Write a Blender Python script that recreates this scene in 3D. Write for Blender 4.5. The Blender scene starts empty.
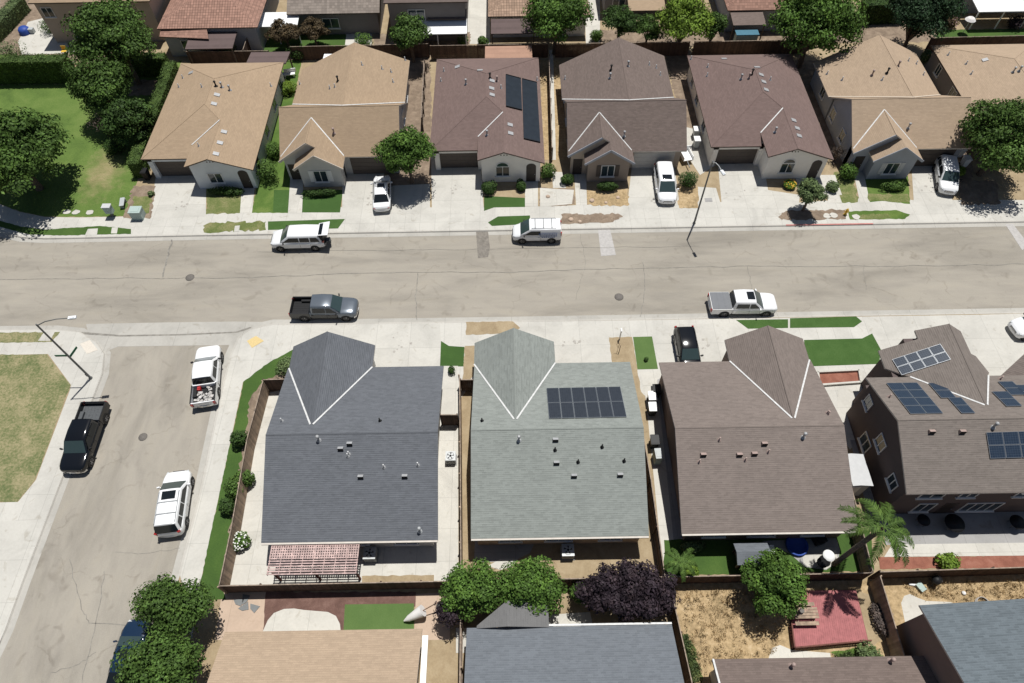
import bpy, bmesh, math, random
import numpy as np
from mathutils import Vector, Matrix
random.seed(7); RNG = np.random.default_rng(11)
SC = bpy.context.scene; COL = SC.collection

# ------------------------------------------------------------------ survey
# camera solved from street lamps, eaves and kerbs of the photograph
F, CX, CY, NX, NY, H = 683.0, 512.0, 341.5, 519.5, 799.0, 50.0
_d = np.array([NX-CX, -(NY-CY), -F]); _d /= np.linalg.norm(_d)
_up = -_d; _f = np.array([0, 0, -1.0]); _y = _f-_up*np.dot(_f, _up); _y /= np.linalg.norm(_y)
_x = np.cross(_y, _up); R = np.array([_x, _y, _up])

def at(px, py, z=0.0):
    """where a point seen at (px, py) stands when its height is z"""
    d = R @ np.array([px-CX, -(py-CY), -F]); t = (z-H)/d[2]
    return (d[0]*t, d[1]*t)
def P(px, py, z=0.0):
    x, y = at(px, py, z); return (x, y, z)

SUN = Vector((0.98, 2.05, 8.0)).normalized()

# ------------------------------------------------------------------ materials
class NT:
    def __init__(s, name):
        s.m = bpy.data.materials.new(name); s.m.use_nodes = True
        s.t = s.m.node_tree; s.n = s.t.nodes; s.b = s.n['Principled BSDF']
        s.b.inputs['Specular IOR Level'].default_value = 0.25
    def node(s, typ, **kw):
        n = s.n.new(typ)
        for k, v in kw.items():
            if hasattr(n, k): setattr(n, k, v)
            else: n.inputs[k].default_value = v
        return n
    def link(s, a, b): s.t.links.new(a, b)
    def pos(s): return s.node('ShaderNodeNewGeometry').outputs['Position']
    def obj(s): return s.node('ShaderNodeTexCoord').outputs['Object']
    def uv(s): return s.node('ShaderNodeTexCoord').outputs['UV']
    def noise(s, vec, scale, detail=4, rough=.55, dist=0.0):
        n = s.node('ShaderNodeTexNoise'); n.inputs['Scale'].default_value = scale
        n.inputs['Detail'].default_value = detail; n.inputs['Roughness'].default_value = rough
        n.inputs['Distortion'].default_value = dist
        if vec is not None: s.link(vec, n.inputs['Vector'])
        return n.outputs['Fac']
    def ramp(s, fac, stops, interp='LINEAR'):
        r = s.node('ShaderNodeValToRGB'); r.color_ramp.interpolation = interp
        e = r.color_ramp.elements
        while len(e) < len(stops): e.new(.5)
        for i, (p, c) in enumerate(stops):
            e[i].position = p; e[i].color = (*c, 1) if len(c) == 3 else c
        s.link(fac, r.inputs['Fac']); return r.outputs['Color']
    def mix(s, a, b, fac, mode='MIX'):
        m = s.node('ShaderNodeMix'); m.data_type = 'RGBA'; m.blend_type = mode
        for sock, v in ((m.inputs[6], a), (m.inputs[7], b), (m.inputs[0], fac)):
            if hasattr(v, 'is_linked'): s.link(v, sock)
            elif isinstance(v, (tuple, list)): sock.default_value = (*v, 1)
            else: sock.default_value = v
        return m.outputs[2]
    def math(s, op, a, b=0.0):
        m = s.node('ShaderNodeMath', operation=op)
        for i, v in enumerate((a, b)):
            if hasattr(v, 'is_linked'): s.link(v, m.inputs[i])
            else: m.inputs[i].default_value = v
        return m.outputs[0]
    def done(s, col=None, rough=.8, bump=None, bstr=.3, bdist=.02, metal=0.0, spec=None):
        if col is not None:
            if hasattr(col, 'is_linked'): s.link(col, s.b.inputs['Base Color'])
            else: s.b.inputs['Base Color'].default_value = (*col, 1)
        s.b.inputs['Roughness'].default_value = rough; s.b.inputs['Metallic'].default_value = metal
        if spec is not None: s.b.inputs['Specular IOR Level'].default_value = spec
        if bump is not None:
            bn = s.node('ShaderNodeBump'); bn.inputs['Strength'].default_value = bstr
            bn.inputs['Distance'].default_value = bdist
            s.link(bump, bn.inputs['Height']); s.link(bn.outputs['Normal'], s.b.inputs['Normal'])
        return s.m

def sc(c, k): return tuple(min(1, x*k) for x in c)
def plain(name, c, rough=.6, var=.12, scale=3.0, metal=0.0, spec=None, space='obj'):
    n = NT(name); v = n.obj() if space == 'obj' else n.pos()
    f = n.noise(v, scale, 5)
    col = n.ramp(f, [(.3, sc(c, 1-var)), (.7, sc(c, 1+var))])
    return n.done(col, rough, metal=metal, spec=spec)
def ground_mat(name, stops, scale=.6, fine=9.0, rough=.95, bstr=.4, bdist=.03, warp=.6, fmix=.35):
    """patchy soil or grass: large patches, fine grain"""
    n = NT(name); v = n.pos()
    a = n.noise(v, scale, 6, .62, warp); b = n.noise(v, fine, 4, .7)
    f = n.math('ADD', n.math('MULTIPLY', a, 1-fmix), n.math('MULTIPLY', b, fmix))
    return n.done(n.ramp(f, stops), rough, b, bstr, bdist)
def concrete_mat(name, c, jx=3.0, jy=3.0, var=.10, joint=.72, ox=0.0, oy=0.0):
    n = NT(name); v = n.pos()
    br = n.node('ShaderNodeTexBrick'); br.offset = 0.0
    mp = n.node('ShaderNodeMapping'); n.link(v, mp.inputs['Vector']); mp.inputs['Location'].default_value = (ox, oy, 0)
    n.link(mp.outputs[0], br.inputs['Vector'])
    br.inputs['Scale'].default_value = 1; br.inputs['Brick Width'].default_value = jx; br.inputs['Row Height'].default_value = jy
    br.inputs['Mortar Size'].default_value = .018; br.inputs['Mortar Smooth'].default_value = .6
    br.inputs['Color1'].default_value = (*sc(c, .965), 1); br.inputs['Color2'].default_value = (*sc(c, 1.035), 1)
    br.inputs['Mortar'].default_value = (*sc(c, joint), 1)
    a = n.noise(v, .35, 6, .65, .8); b = n.noise(v, 5.0, 5, .7)
    m = n.ramp(a, [(.28, (1-var*1.6,)*3), (.55, (1, 1, 1)), (.8, (1+var*.4,)*3)])
    col = n.mix(br.outputs['Color'], m, 1.0, 'MULTIPLY')
    m2 = n.ramp(b, [(.3, (.93, .925, .92)), (.6, (1, 1, 1))])
    col = n.mix(col, m2, 1.0, 'MULTIPLY')
    st = n.noise(v, 1.1, 3, .5, 1.5)
    m3 = n.ramp(st, [(.62, (1, 1, 1)), (.74, (.84, .82, .79))])
    col = n.mix(col, m3, 1.0, 'MULTIPLY')
    return n.done(col, .9, b, .15, .01)
def asphalt_mat(name, c, stretch=(1, 1, 1), rot=0.0):
    n = NT(name); v = n.pos()
    mp = n.node('ShaderNodeMapping'); n.link(v, mp.inputs['Vector'])
    mp.inputs['Rotation'].default_value = (0, 0, rot); mp.inputs['Scale'].default_value = stretch
    big = n.noise(mp.outputs[0], .22, 6, .6, .5)
    streak = n.noise(mp.outputs[0], .9, 5, .6, .3)
    fine = n.noise(v, 24.0, 4, .75)
    col = n.ramp(big, [(.27, sc(c, .74)), (.5, c), (.73, sc(c, 1.10))])
    col = n.mix(col, n.ramp(streak, [(.3, (.90, .90, .91)), (.55, (1, 1, 1)), (.75, (1.03, 1.02, 1.0))]), 1.0, 'MULTIPLY')
    col = n.mix(col, n.ramp(fine, [(.3, (.84, .84, .84)), (.65, (1.06, 1.06, 1.06))]), 1.0, 'MULTIPLY')
    spots = n.noise(v, .5, 2, .4, 2.0)
    col = n.mix(col, n.ramp(spots, [(.62, (1, 1, 1)), (.76, (.82, .81, .80))]), 1.0, 'MULTIPLY')
    # hairline cracks: a voronoi edge web warped by noise, broken up
    wn = n.node('ShaderNodeTexNoise'); wn.inputs['Scale'].default_value = .7; wn.inputs['Detail'].default_value = 5; n.link(v, wn.inputs['Vector'])
    wv = n.node('ShaderNodeVectorMath', operation='MULTIPLY_ADD'); n.link(wn.outputs['Color'], wv.inputs[0]); wv.inputs[1].default_value = (2.2, 2.2, 0); n.link(v, wv.inputs[2])
    vo = n.node('ShaderNodeTexVoronoi', feature='DISTANCE_TO_EDGE'); vo.inputs['Scale'].default_value = .16; n.link(wv.outputs[0], vo.inputs['Vector'])
    cr = n.ramp(vo.outputs['Distance'], [(.0, (.86, .85, .84)), (.004, (.90, .89, .88)), (.009, (1, 1, 1))])
    brk = n.ramp(n.noise(v, .45, 3), [(.47, (0, 0, 0)), (.58, (1, 1, 1))])
    col = n.mix(col, n.mix(col, cr, 1.0, 'MULTIPLY'), brk)
    return n.done(col, .93, fine, .35, .01)
def shingle_mat(name, c, w=.33, h=.15, var=.10, line=1.3, patch=.08, warm=(1, 1, 1)):
    """asphalt shingles: courses with broken light or dark butt lines, faint tab to tab variation, weathering"""
    n = NT(name); uv = n.uv()
    br = n.node('ShaderNodeTexBrick'); n.link(uv, br.inputs['Vector'])
    br.inputs['Scale'].default_value = 1; br.inputs['Brick Width'].default_value = w; br.inputs['Row Height'].default_value = h
    br.inputs['Mortar Size'].default_value = 0.0; br.inputs['Bias'].default_value = 0
    br.inputs['Color1'].default_value = (*sc(c, 1-var), 1); br.inputs['Color2'].default_value = (*sc(c, 1+var), 1)
    sx = n.node('ShaderNodeSeparateXYZ'); n.link(uv, sx.inputs[0]); row = n.math('DIVIDE', sx.outputs[1], h)
    fr = n.math('FRACT', row); fl = n.math('FLOOR', row)
    cb = n.node('ShaderNodeCombineXYZ'); n.link(n.math('MULTIPLY', sx.outputs[0], 1.5), cb.inputs[0]); n.link(n.math('MULTIPLY', fl, 7.31), cb.inputs[1])
    ln = n.noise(cb.outputs[0], 1.0, 3, .7)
    mask = n.math('MULTIPLY', n.ramp(fr, [(.0, (1, 1, 1)), (.30, (1, 1, 1)), (.42, (0, 0, 0))]), n.ramp(ln, [(.36, (.25,)*3), (.62, (.8,)*3)]))
    col = n.mix(br.outputs['Color'], sc(c, line), mask)
    mp = n.node('ShaderNodeMapping'); n.link(uv, mp.inputs['Vector']); mp.inputs['Scale'].default_value = (.3, 2.6, 1)
    band = n.noise(mp.outputs[0], 1.0, 3, .6)
    col = n.mix(col, n.ramp(band, [(.3, (.97, .97, .97)), (.7, (1.03, 1.03, 1.03))]), 1.0, 'MULTIPLY')
    big = n.noise(n.pos(), .4, 4, .6, .4)
    col = n.mix(col, n.ramp(big, [(.3, (1-patch,)*3), (.7, sc(warm, 1+patch))]), 1.0, 'MULTIPLY')
    gr = n.noise(n.pos(), 22, 3, .7)
    col = n.mix(col, n.ramp(gr, [(.3, (.86, .86, .86)), (.7, (1.11, 1.11, 1.11))]), 1.0, 'MULTIPLY')
    return n.done(col, .92, fr, -.35, .012, spec=.2)
def tile_mat(name, c):
    n = NT(name); uv = n.uv()
    sx = n.node('ShaderNodeSeparateXYZ'); n.link(uv, sx.inputs[0])
    w = n.math('SINE', n.math('MULTIPLY', sx.outputs[0], 2*math.pi/.32))
    r = n.math('FRACT', n.math('DIVIDE', sx.outputs[1], .38))
    hgt = n.math('ADD', n.math('MULTIPLY', w, .5), n.math('MULTIPLY', r, -.5))
    br = n.node('ShaderNodeTexBrick'); n.link(uv, br.inputs['Vector']); br.offset = 0
    br.inputs['Scale'].default_value = 1; br.inputs['Brick Width'].default_value = .32; br.inputs['Row Height'].default_value = .38
    br.inputs['Mortar Size'].default_value = .02; br.inputs['Color1'].default_value = (*sc(c, .82), 1); br.inputs['Color2'].default_value = (*sc(c, 1.2), 1)
    br.inputs['Mortar'].default_value = (*sc(c, .55), 1)
    return n.done(br.outputs['Color'], .85, hgt, 1.0, .05)
def stucco(name, c):
    n = NT(name); v = n.pos(); f = n.noise(v, .8, 5, .6); g = n.noise(v, 14, 3)
    return n.done(n.ramp(f, [(.3, sc(c, .92)), (.7, sc(c, 1.05))]), .95, g, .3, .01)
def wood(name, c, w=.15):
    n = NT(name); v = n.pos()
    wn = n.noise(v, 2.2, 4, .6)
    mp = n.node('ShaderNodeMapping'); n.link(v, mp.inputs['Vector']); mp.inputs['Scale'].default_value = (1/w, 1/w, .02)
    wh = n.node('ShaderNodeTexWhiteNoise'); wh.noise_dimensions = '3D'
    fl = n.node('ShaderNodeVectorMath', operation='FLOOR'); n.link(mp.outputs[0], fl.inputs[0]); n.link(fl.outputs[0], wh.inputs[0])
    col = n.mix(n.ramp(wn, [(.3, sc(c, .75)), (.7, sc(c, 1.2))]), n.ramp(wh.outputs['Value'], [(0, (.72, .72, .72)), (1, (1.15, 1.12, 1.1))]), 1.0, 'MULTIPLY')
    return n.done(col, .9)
def leaf_mat(name, c, k=1.0):
    n = NT(name); f = n.noise(n.pos(), 1.3, 3, .6)
    col = n.ramp(f, [(.3, sc(c, .68*k)), (.52, sc(c, k)), (.75, sc((c[0]*1.25, c[1]*1.15, c[2]), 1.25*k))])
    n.done(col, .6, spec=.12)
    tr = n.node('ShaderNodeBsdfTranslucent'); n.link(col, tr.inputs['Color'])
    ms = n.node('ShaderNodeMixShader'); ms.inputs[0].default_value = .12
    n.link(n.b.outputs[0], ms.inputs[1]); n.link(tr.outputs[0], ms.inputs[2])
    n.link(ms.outputs[0], n.n['Material Output'].inputs['Surface'])
    return n.m
def glossy(name, c, rough=.25, metal=0.0, coat=.6, flake=.03):
    n = NT(name); f = n.noise(n.obj(), 2.5, 4, .6)
    col = n.ramp(f, [(.3, sc(c, 1-flake)), (.7, sc(c, 1+flake))])
    n.b.inputs['Coat Weight'].default_value = coat; n.b.inputs['Coat Roughness'].default_value = .06
    return n.done(col, rough, metal=metal, spec=.5)
def pv_mat(name, c=(.012, .02, .04), line=(.13, .15, .18)):
    n = NT(name); uv = n.uv()
    br = n.node('ShaderNodeTexBrick'); n.link(uv, br.inputs['Vector']); br.offset = 0
    br.inputs['Scale'].default_value = 1; br.inputs['Brick Width'].default_value = .166; br.inputs['Row Height'].default_value = .166
    br.inputs['Mortar Size'].default_value = .006; br.inputs['Color1'].default_value = (*c, 1); br.inputs['Color2'].default_value = (*sc(c, 1.25), 1)
    br.inputs['Mortar'].default_value = (*line, 1)
    n.b.inputs['Coat Weight'].default_value = .5
    return n.done(br.outputs['Color'], .28, spec=.5)

MT = {}
def build_materials():
    m = MT
    m['asphalt'] = asphalt_mat('old_asphalt', (.328, .297, .249), (.35, 1.5, 1))
    m['asphalt_side'] = asphalt_mat('old_asphalt_side_street', (.330, .299, .251), (1.4, .4, 1), .12)
    m['tar'] = plain('dark_asphalt_patch', (.20, .18, .155), .9, .25, 4, space='pos')
    m['tarline'] = plain('road_seam_tar', (.225, .21, .185), .9, .3, 3, space='pos')
    m['palepatch'] = plain('pale_road_patch', (.42, .40, .38), .9, .12, 5, space='pos')
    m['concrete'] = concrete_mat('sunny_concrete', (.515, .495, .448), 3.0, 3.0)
    m['walk'] = concrete_mat('sidewalk_concrete', (.525, .505, .458), 1.5, 4.0)
    m['gutter'] = concrete_mat('gutter_concrete', (.43, .41, .37), 6.0, 50, joint=.6)
    m['kerb'] = concrete_mat('kerb_concrete', (.48, .455, .41), 3.0, 50, joint=.65)
    m['patio'] = concrete_mat('patio_concrete', (.54, .517, .465), 2.4, 2.4)
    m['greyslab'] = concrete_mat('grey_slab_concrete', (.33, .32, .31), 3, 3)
    m['paver'] = concrete_mat('tan_paver', (.50, .38, .29), 4, 4)
    m['soil'] = ground_mat('dry_soil', [(.3, (.235, .175, .105)), (.5, (.325, .25, .155)), (.7, (.40, .32, .21))], .9, 7)
    m['barksoil'] = ground_mat('bark_soil', [(.3, (.12, .09, .066)), (.5, (.22, .165, .12)), (.7, (.34, .265, .195))], 1.2, 10)
    m['straw'] = ground_mat('dry_straw_grass', [(.32, (.16, .125, .065)), (.42, (.29, .21, .115)), (.54, (.42, .305, .17)), (.68, (.52, .40, .25))], .6, 3.2, .95, .8, .08, .3, .6)
    m['wood_chip'] = ground_mat('brown_wood_chips', [(.3, (.09, .05, .04)), (.5, (.145, .082, .066)), (.7, (.22, .135, .11))], 1.2, 14)
    m['red_chip'] = ground_mat('red_wood_chips', [(.3, (.17, .065, .045)), (.5, (.26, .105, .072)), (.7, (.34, .16, .115))], 1.2, 14)
    m['lawn'] = ground_mat('green_lawn', [(.3, (.045, .085, .018)), (.5, (.085, .145, .028)), (.68, (.16, .205, .055))], .35, 9, .95, .6, .05)
    m['lush'] = ground_mat('lush_lawn', [(.3, (.035, .07, .017)), (.5, (.055, .105, .022)), (.7, (.085, .14, .032))], .25, 9, .95, .6, .05)
    m['worn'] = ground_mat('worn_lawn', [(.32, (.07, .10, .026)), (.48, (.13, .155, .05)), (.6, (.23, .21, .10)), (.72, (.32, .27, .15))], .5, 7, .95, .6, .05, .9, .4)
    m['corner'] = ground_mat('parched_corner_lawn', [(.36, (.085, .115, .042)), (.46, (.155, .165, .072)), (.54, (.25, .225, .12)), (.64, (.34, .29, .17))], .55, 5, .95, .7, .05, .25, .5)
    m['turf'] = ground_mat('artificial_turf', [(.3, (.034, .076, .016)), (.5, (.05, .104, .023)), (.7, (.072, .13, .036))], .8, 9, .9, .6, .03, .2, .5)
    m['darkturf'] = ground_mat('dark_artificial_turf', [(.3, (.035, .085, .015)), (.5, (.042, .088, .02)), (.7, (.06, .13, .026))], .5, 22, .9, .6, .03, .2, .5)
    m['paleturf'] = ground_mat('pale_turf', [(.3, (.07, .125, .035)), (.5, (.09, .15, .043)), (.7, (.115, .18, .058))], .5, 20, .9, .6, .03, .2, .5)
    # roofs
    m['r_slate'] = shingle_mat('slate_grey_shingles', (.112, .118, .130), line=1.5, var=.10)
    m['r_sage'] = shingle_mat('sage_grey_shingles', (.225, .24, .222), line=1.3, var=.11)
    m['r_brown'] = shingle_mat('brown_shingles', (.182, .150, .133), line=1.4, var=.10)
    m['r_taupe'] = shingle_mat('taupe_shingles', (.172, .147, .130), line=1.4, var=.11)
    m['r_tan'] = shingle_mat('tan_shingles', (.365, .268, .18), line=.84, var=.07)
    m['r_tan2'] = shingle_mat('sand_shingles', (.40, .30, .212), line=.84, var=.07)
    m['r_mauve'] = shingle_mat('mauve_shingles', (.178, .125, .112), line=.82, var=.09)
    m['r_umber'] = shingle_mat('umber_shingles', (.168, .130, .114), line=.8, var=.11)
    m['r_blue'] = shingle_mat('blue_grey_shingles', (.142, .154, .170), line=1.2, var=.10)
    m['r_teal'] = shingle_mat('teal_slate_shingles', (.118, .138, .152), line=1.25, var=.15)
    m['r_darkmauve'] = shingle_mat('dark_mauve_sheet', (.13, .095, .09), 1.2, 1.2, line=.8, var=.04)
    m['r_greyflat'] = shingle_mat('grey_patio_shingles', (.155, .152, .15), line=1.1, var=.06)
    m['r_terra'] = tile_mat('terracotta_tiles', (.32, .185, .14))
    m['r_salmon'] = shingle_mat('salmon_patio_roofing', (.38, .23, .165), 1.0, 1.0, line=.85, var=.05)
    m['r_greytile'] = tile_mat('grey_brown_tiles', (.28, .235, .20))
    m['r_tantile'] = tile_mat('tan_tiles', (.36, .245, .175))
    m['fascia'] = plain('cream_fascia', (.55, .50, .44), .6, .08)
    m['darkfascia'] = plain('brown_fascia', (.10, .075, .06), .6, .1)
    m['flash'] = plain('grey_valley_metal', (.58, .575, .56), .5, .16, 5, space='pos')
    m['flashtan'] = plain('pale_ridge_trim', (.55, .47, .38), .6, .06)
    # walls
    m['w_grey'] = stucco('light_grey_stucco', (.50, .49, .47)); m['w_tan'] = stucco('tan_stucco', (.46, .36, .27))
    m['w_cream'] = stucco('cream_stucco', (.82, .78, .72)); m['w_white'] = stucco('white_stucco', (.70, .68, .64))
    m['w_beige'] = stucco('beige_stucco', (.45, .38, .31)); m['w_brown'] = stucco('brown_stucco', (.24, .18, .15))
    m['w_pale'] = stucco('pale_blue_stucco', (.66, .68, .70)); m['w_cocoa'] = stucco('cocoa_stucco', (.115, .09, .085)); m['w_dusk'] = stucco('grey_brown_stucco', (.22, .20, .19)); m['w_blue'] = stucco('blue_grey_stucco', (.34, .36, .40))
    m['w_stone'] = stucco('stone_stucco', (.30, .25, .21))
    m['trim'] = plain('white_trim', (.72, .71, .69), .5, .04); m['shutter'] = plain('light_grey_shutter', (.50, .50, .50), .6, .05)
    m['glass'] = glossy('window_glass', (.03, .045, .055), .08, 0, .3)
    m['door'] = plain('dark_door', (.05, .04, .035), .5, .1); m['gdoor'] = plain('garage_door_brown', (.10, .082, .07), .6, .06)
    m['gdoorw'] = plain('garage_door_white', (.55, .53, .50), .6, .05)
    m['vent'] = plain('grey_vent_metal', (.42, .42, .42), .45, .1, metal=.3); m['ventd'] = plain('black_vent', (.02, .02, .02), .7, .1)
    m['vents'] = plain('salmon_vent_metal', (.34, .255, .225), .6, .1); m['ventp'] = plain('pale_flat_vent', (.58, .52, .47), .6, .1)
    m['pv'] = pv_mat('solar_cells_black', (.026, .030, .037), (.05, .055, .063)); m['pvb'] = pv_mat('solar_cells_blue', (.014, .024, .042), (.075, .095, .12))
    m['pool'] = plain('black_pool_collector', (.022, .028, .036), .35, .15, 2); m['pvframe'] = plain('panel_frame', (.42, .44, .46), .35, .05, metal=.7)
    # wood, metal, misc
    m['fence'] = wood('fence_boards', (.20, .125, .085)); m['fencel'] = wood('weathered_fence_boards', (.33, .25, .185)); m['fencecap'] = wood('pale_fence_top', (.30, .24, .19))
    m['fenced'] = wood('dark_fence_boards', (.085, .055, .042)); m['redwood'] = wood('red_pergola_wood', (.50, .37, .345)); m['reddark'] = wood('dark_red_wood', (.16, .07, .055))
    m['deck'] = plain('red_deck_paint', (.345, .125, .125), .75, .16, 3); m['white'] = plain('white_paint', (.80, .80, .79), .4, .03); m['metal'] = plain('grey_pole_metal', (.16, .165, .165), .5, .1, metal=.4)
    m['galv'] = plain('galvanised_metal', (.42, .43, .43), .55, .1, metal=.3); m['lamp'] = plain('lamp_lens_white', (.78, .80, .82), .3, .02)
    m['black'] = plain('black_plastic', (.014, .014, .015), .5, .1); m['green_sign'] = plain('green_sign', (.02, .12, .06), .5, .05); m['greyplast'] = plain('grey_plastic', (.40, .42, .42), .5, .05)
    m['acbody'] = plain('condenser_casing', (.36, .36, .34), .5, .1); m['red'] = plain('red_paint', (.42, .03, .03), .5, .1); m['yellow'] = plain('yellow_paint', (.65, .42, .06), .6, .1)
    m['ramp'] = plain('yellow_tactile_pad', (.60, .46, .22), .9, .08, 8); m['rampw'] = plain('pale_tactile_pad', (.60, .545, .47), .9, .08, 8)
    m['redkerb'] = plain('faded_red_kerb', (.45, .19, .17), .9, .15, 4); m['bluep'] = plain('blue_plastic', (.03, .07, .30), .5, .1); m['utility'] = plain('utility_green_grey', (.36, .44, .41), .6, .06)
    m['cushion'] = plain('pale_cloth', (.75, .72, .69), .9, .04); m['pink'] = plain('pink_blossom', (.55, .32, .40), .8, .2, 6); m['bluestone'] = plain('pale_blue_blocks', (.42, .50, .62), .8, .1)
    m['iron'] = plain('cast_iron', (.16, .145, .13), .8, .2, 12, space='pos'); m['bark'] = plain('tree_bark', (.13, .095, .07), .95, .3, 6); m['palmbark'] = plain('palm_bark', (.20, .16, .12), .95, .3, 8)
    # vehicles
    m['p_black'] = glossy('black_car_paint', (.006, .007, .009), .12, 0, .15); m['p_white'] = glossy('white_car_paint', (.78, .78, .78), .3, 0, .5)
    m['p_grey'] = glossy('grey_car_paint', (.14, .16, .185), .25, .4, .4); m['p_blue'] = glossy('dark_blue_car_paint', (.010, .024, .052), .15, 0, .3)  # grey pickup hood and roof: silver-blue sky reflection put into the paint
    m['p_greylow'] = glossy('charcoal_car_paint', (.010, .011, .012), .2, .1, .1)
    m['carglass'] = glossy('car_glass', (.010, .013, .015), .12, 0, .0); m['screen'] = glossy('windscreen_glass', (.035, .055, .055), .08, 0, .3)
    m['tyre'] = plain('tyre_rubber', (.016, .016, .016), .85, .1); m['rim'] = plain('alloy_rim', (.36, .36, .37), .35, .1, metal=.8); m['chrome'] = plain('chrome', (.62, .62, .63), .18, .03, metal=1.0)
    m['bedliner'] = plain('black_bed_liner', (.02, .02, .021), .8, .15, 6); m['bedgrey'] = plain('grey_bed_floor', (.085, .09, .095), .7, .15, 6)
    m['tonneau'] = plain('grey_tonneau_vinyl', (.17, .175, .185), .7, .05); m['lens'] = glossy('headlight_lens', (.55, .57, .58), .12, 0, .4); m['taillens'] = glossy('tail_lens', (.30, .012, .012), .2, 0, .4)
    m['junk'] = plain('mixed_debris', (.42, .40, .38), .9, .55, 5)
    # foliage: three tones each
    for k, c in dict(tree=(.074, .132, .030), lime=(.135, .210, .030), fresh=(.082, .152, .030), deep=(.046, .086, .022), pine=(.022, .046, .020), hedge=(.080, .130, .034),
                     purple=(.040, .029, .036), rust=(.085, .062, .034), palm=(.080, .135, .034), sage=(.115, .160, .066), ash=(.115, .092, .082), gold=(.26, .24, .04)).items():
        m['l_'+k] = [leaf_mat(k+'_leaves_'+t, c, s) for t, s in (('mid', 1.0), ('dark', .62), ('light', 1.45))]
    n = NT('lawn_with_worn_path'); v = n.pos()          # the big lawn: bare straw where people cut across it
    a = n.noise(v, .35, 6, .62, .6); b = n.noise(v, 7, 4, .7); f = n.math('ADD', n.math('MULTIPLY', a, .6), n.math('MULTIPLY', b, .4))
    g = n.ramp(f, [(.34, (.065, .11, .024)), (.5, (.105, .165, .036)), (.66, (.15, .20, .055))]); wcol = n.ramp(f, [(.36, (.13, .14, .05)), (.5, (.23, .205, .095)), (.64, (.33, .275, .15))])
    sub_ = n.node('ShaderNodeVectorMath', operation='SUBTRACT'); n.link(v, sub_.inputs[0]); cx_, cy_ = at(104, 172); sub_.inputs[1].default_value = (cx_, cy_, 0)
    dv = n.node('ShaderNodeVectorMath', operation='MULTIPLY'); n.link(sub_.outputs[0], dv.inputs[0]); dv.inputs[1].default_value = (.26, .14, 0)
    ln = n.node('ShaderNodeVectorMath', operation='LENGTH'); n.link(dv.outputs[0], ln.inputs[0]); q = n.math('ADD', ln.outputs['Value'], n.math('MULTIPLY', n.noise(v, .9, 5, .65), 1.3))
    m['biglawn'] = n.done(n.mix(wcol, g, n.ramp(q, [(1.05, (0, 0, 0)), (1.05, (0, 0, 0)), (1.45, (1, 1, 1))]) if False else n.math('MULTIPLY', n.math('SUBTRACT', q, .72), 1.7)), .95, b, .6, .05)
    m['flower'] = plain('white_flowers', (.75, .76, .70), .8, .05)
build_materials()

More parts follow.
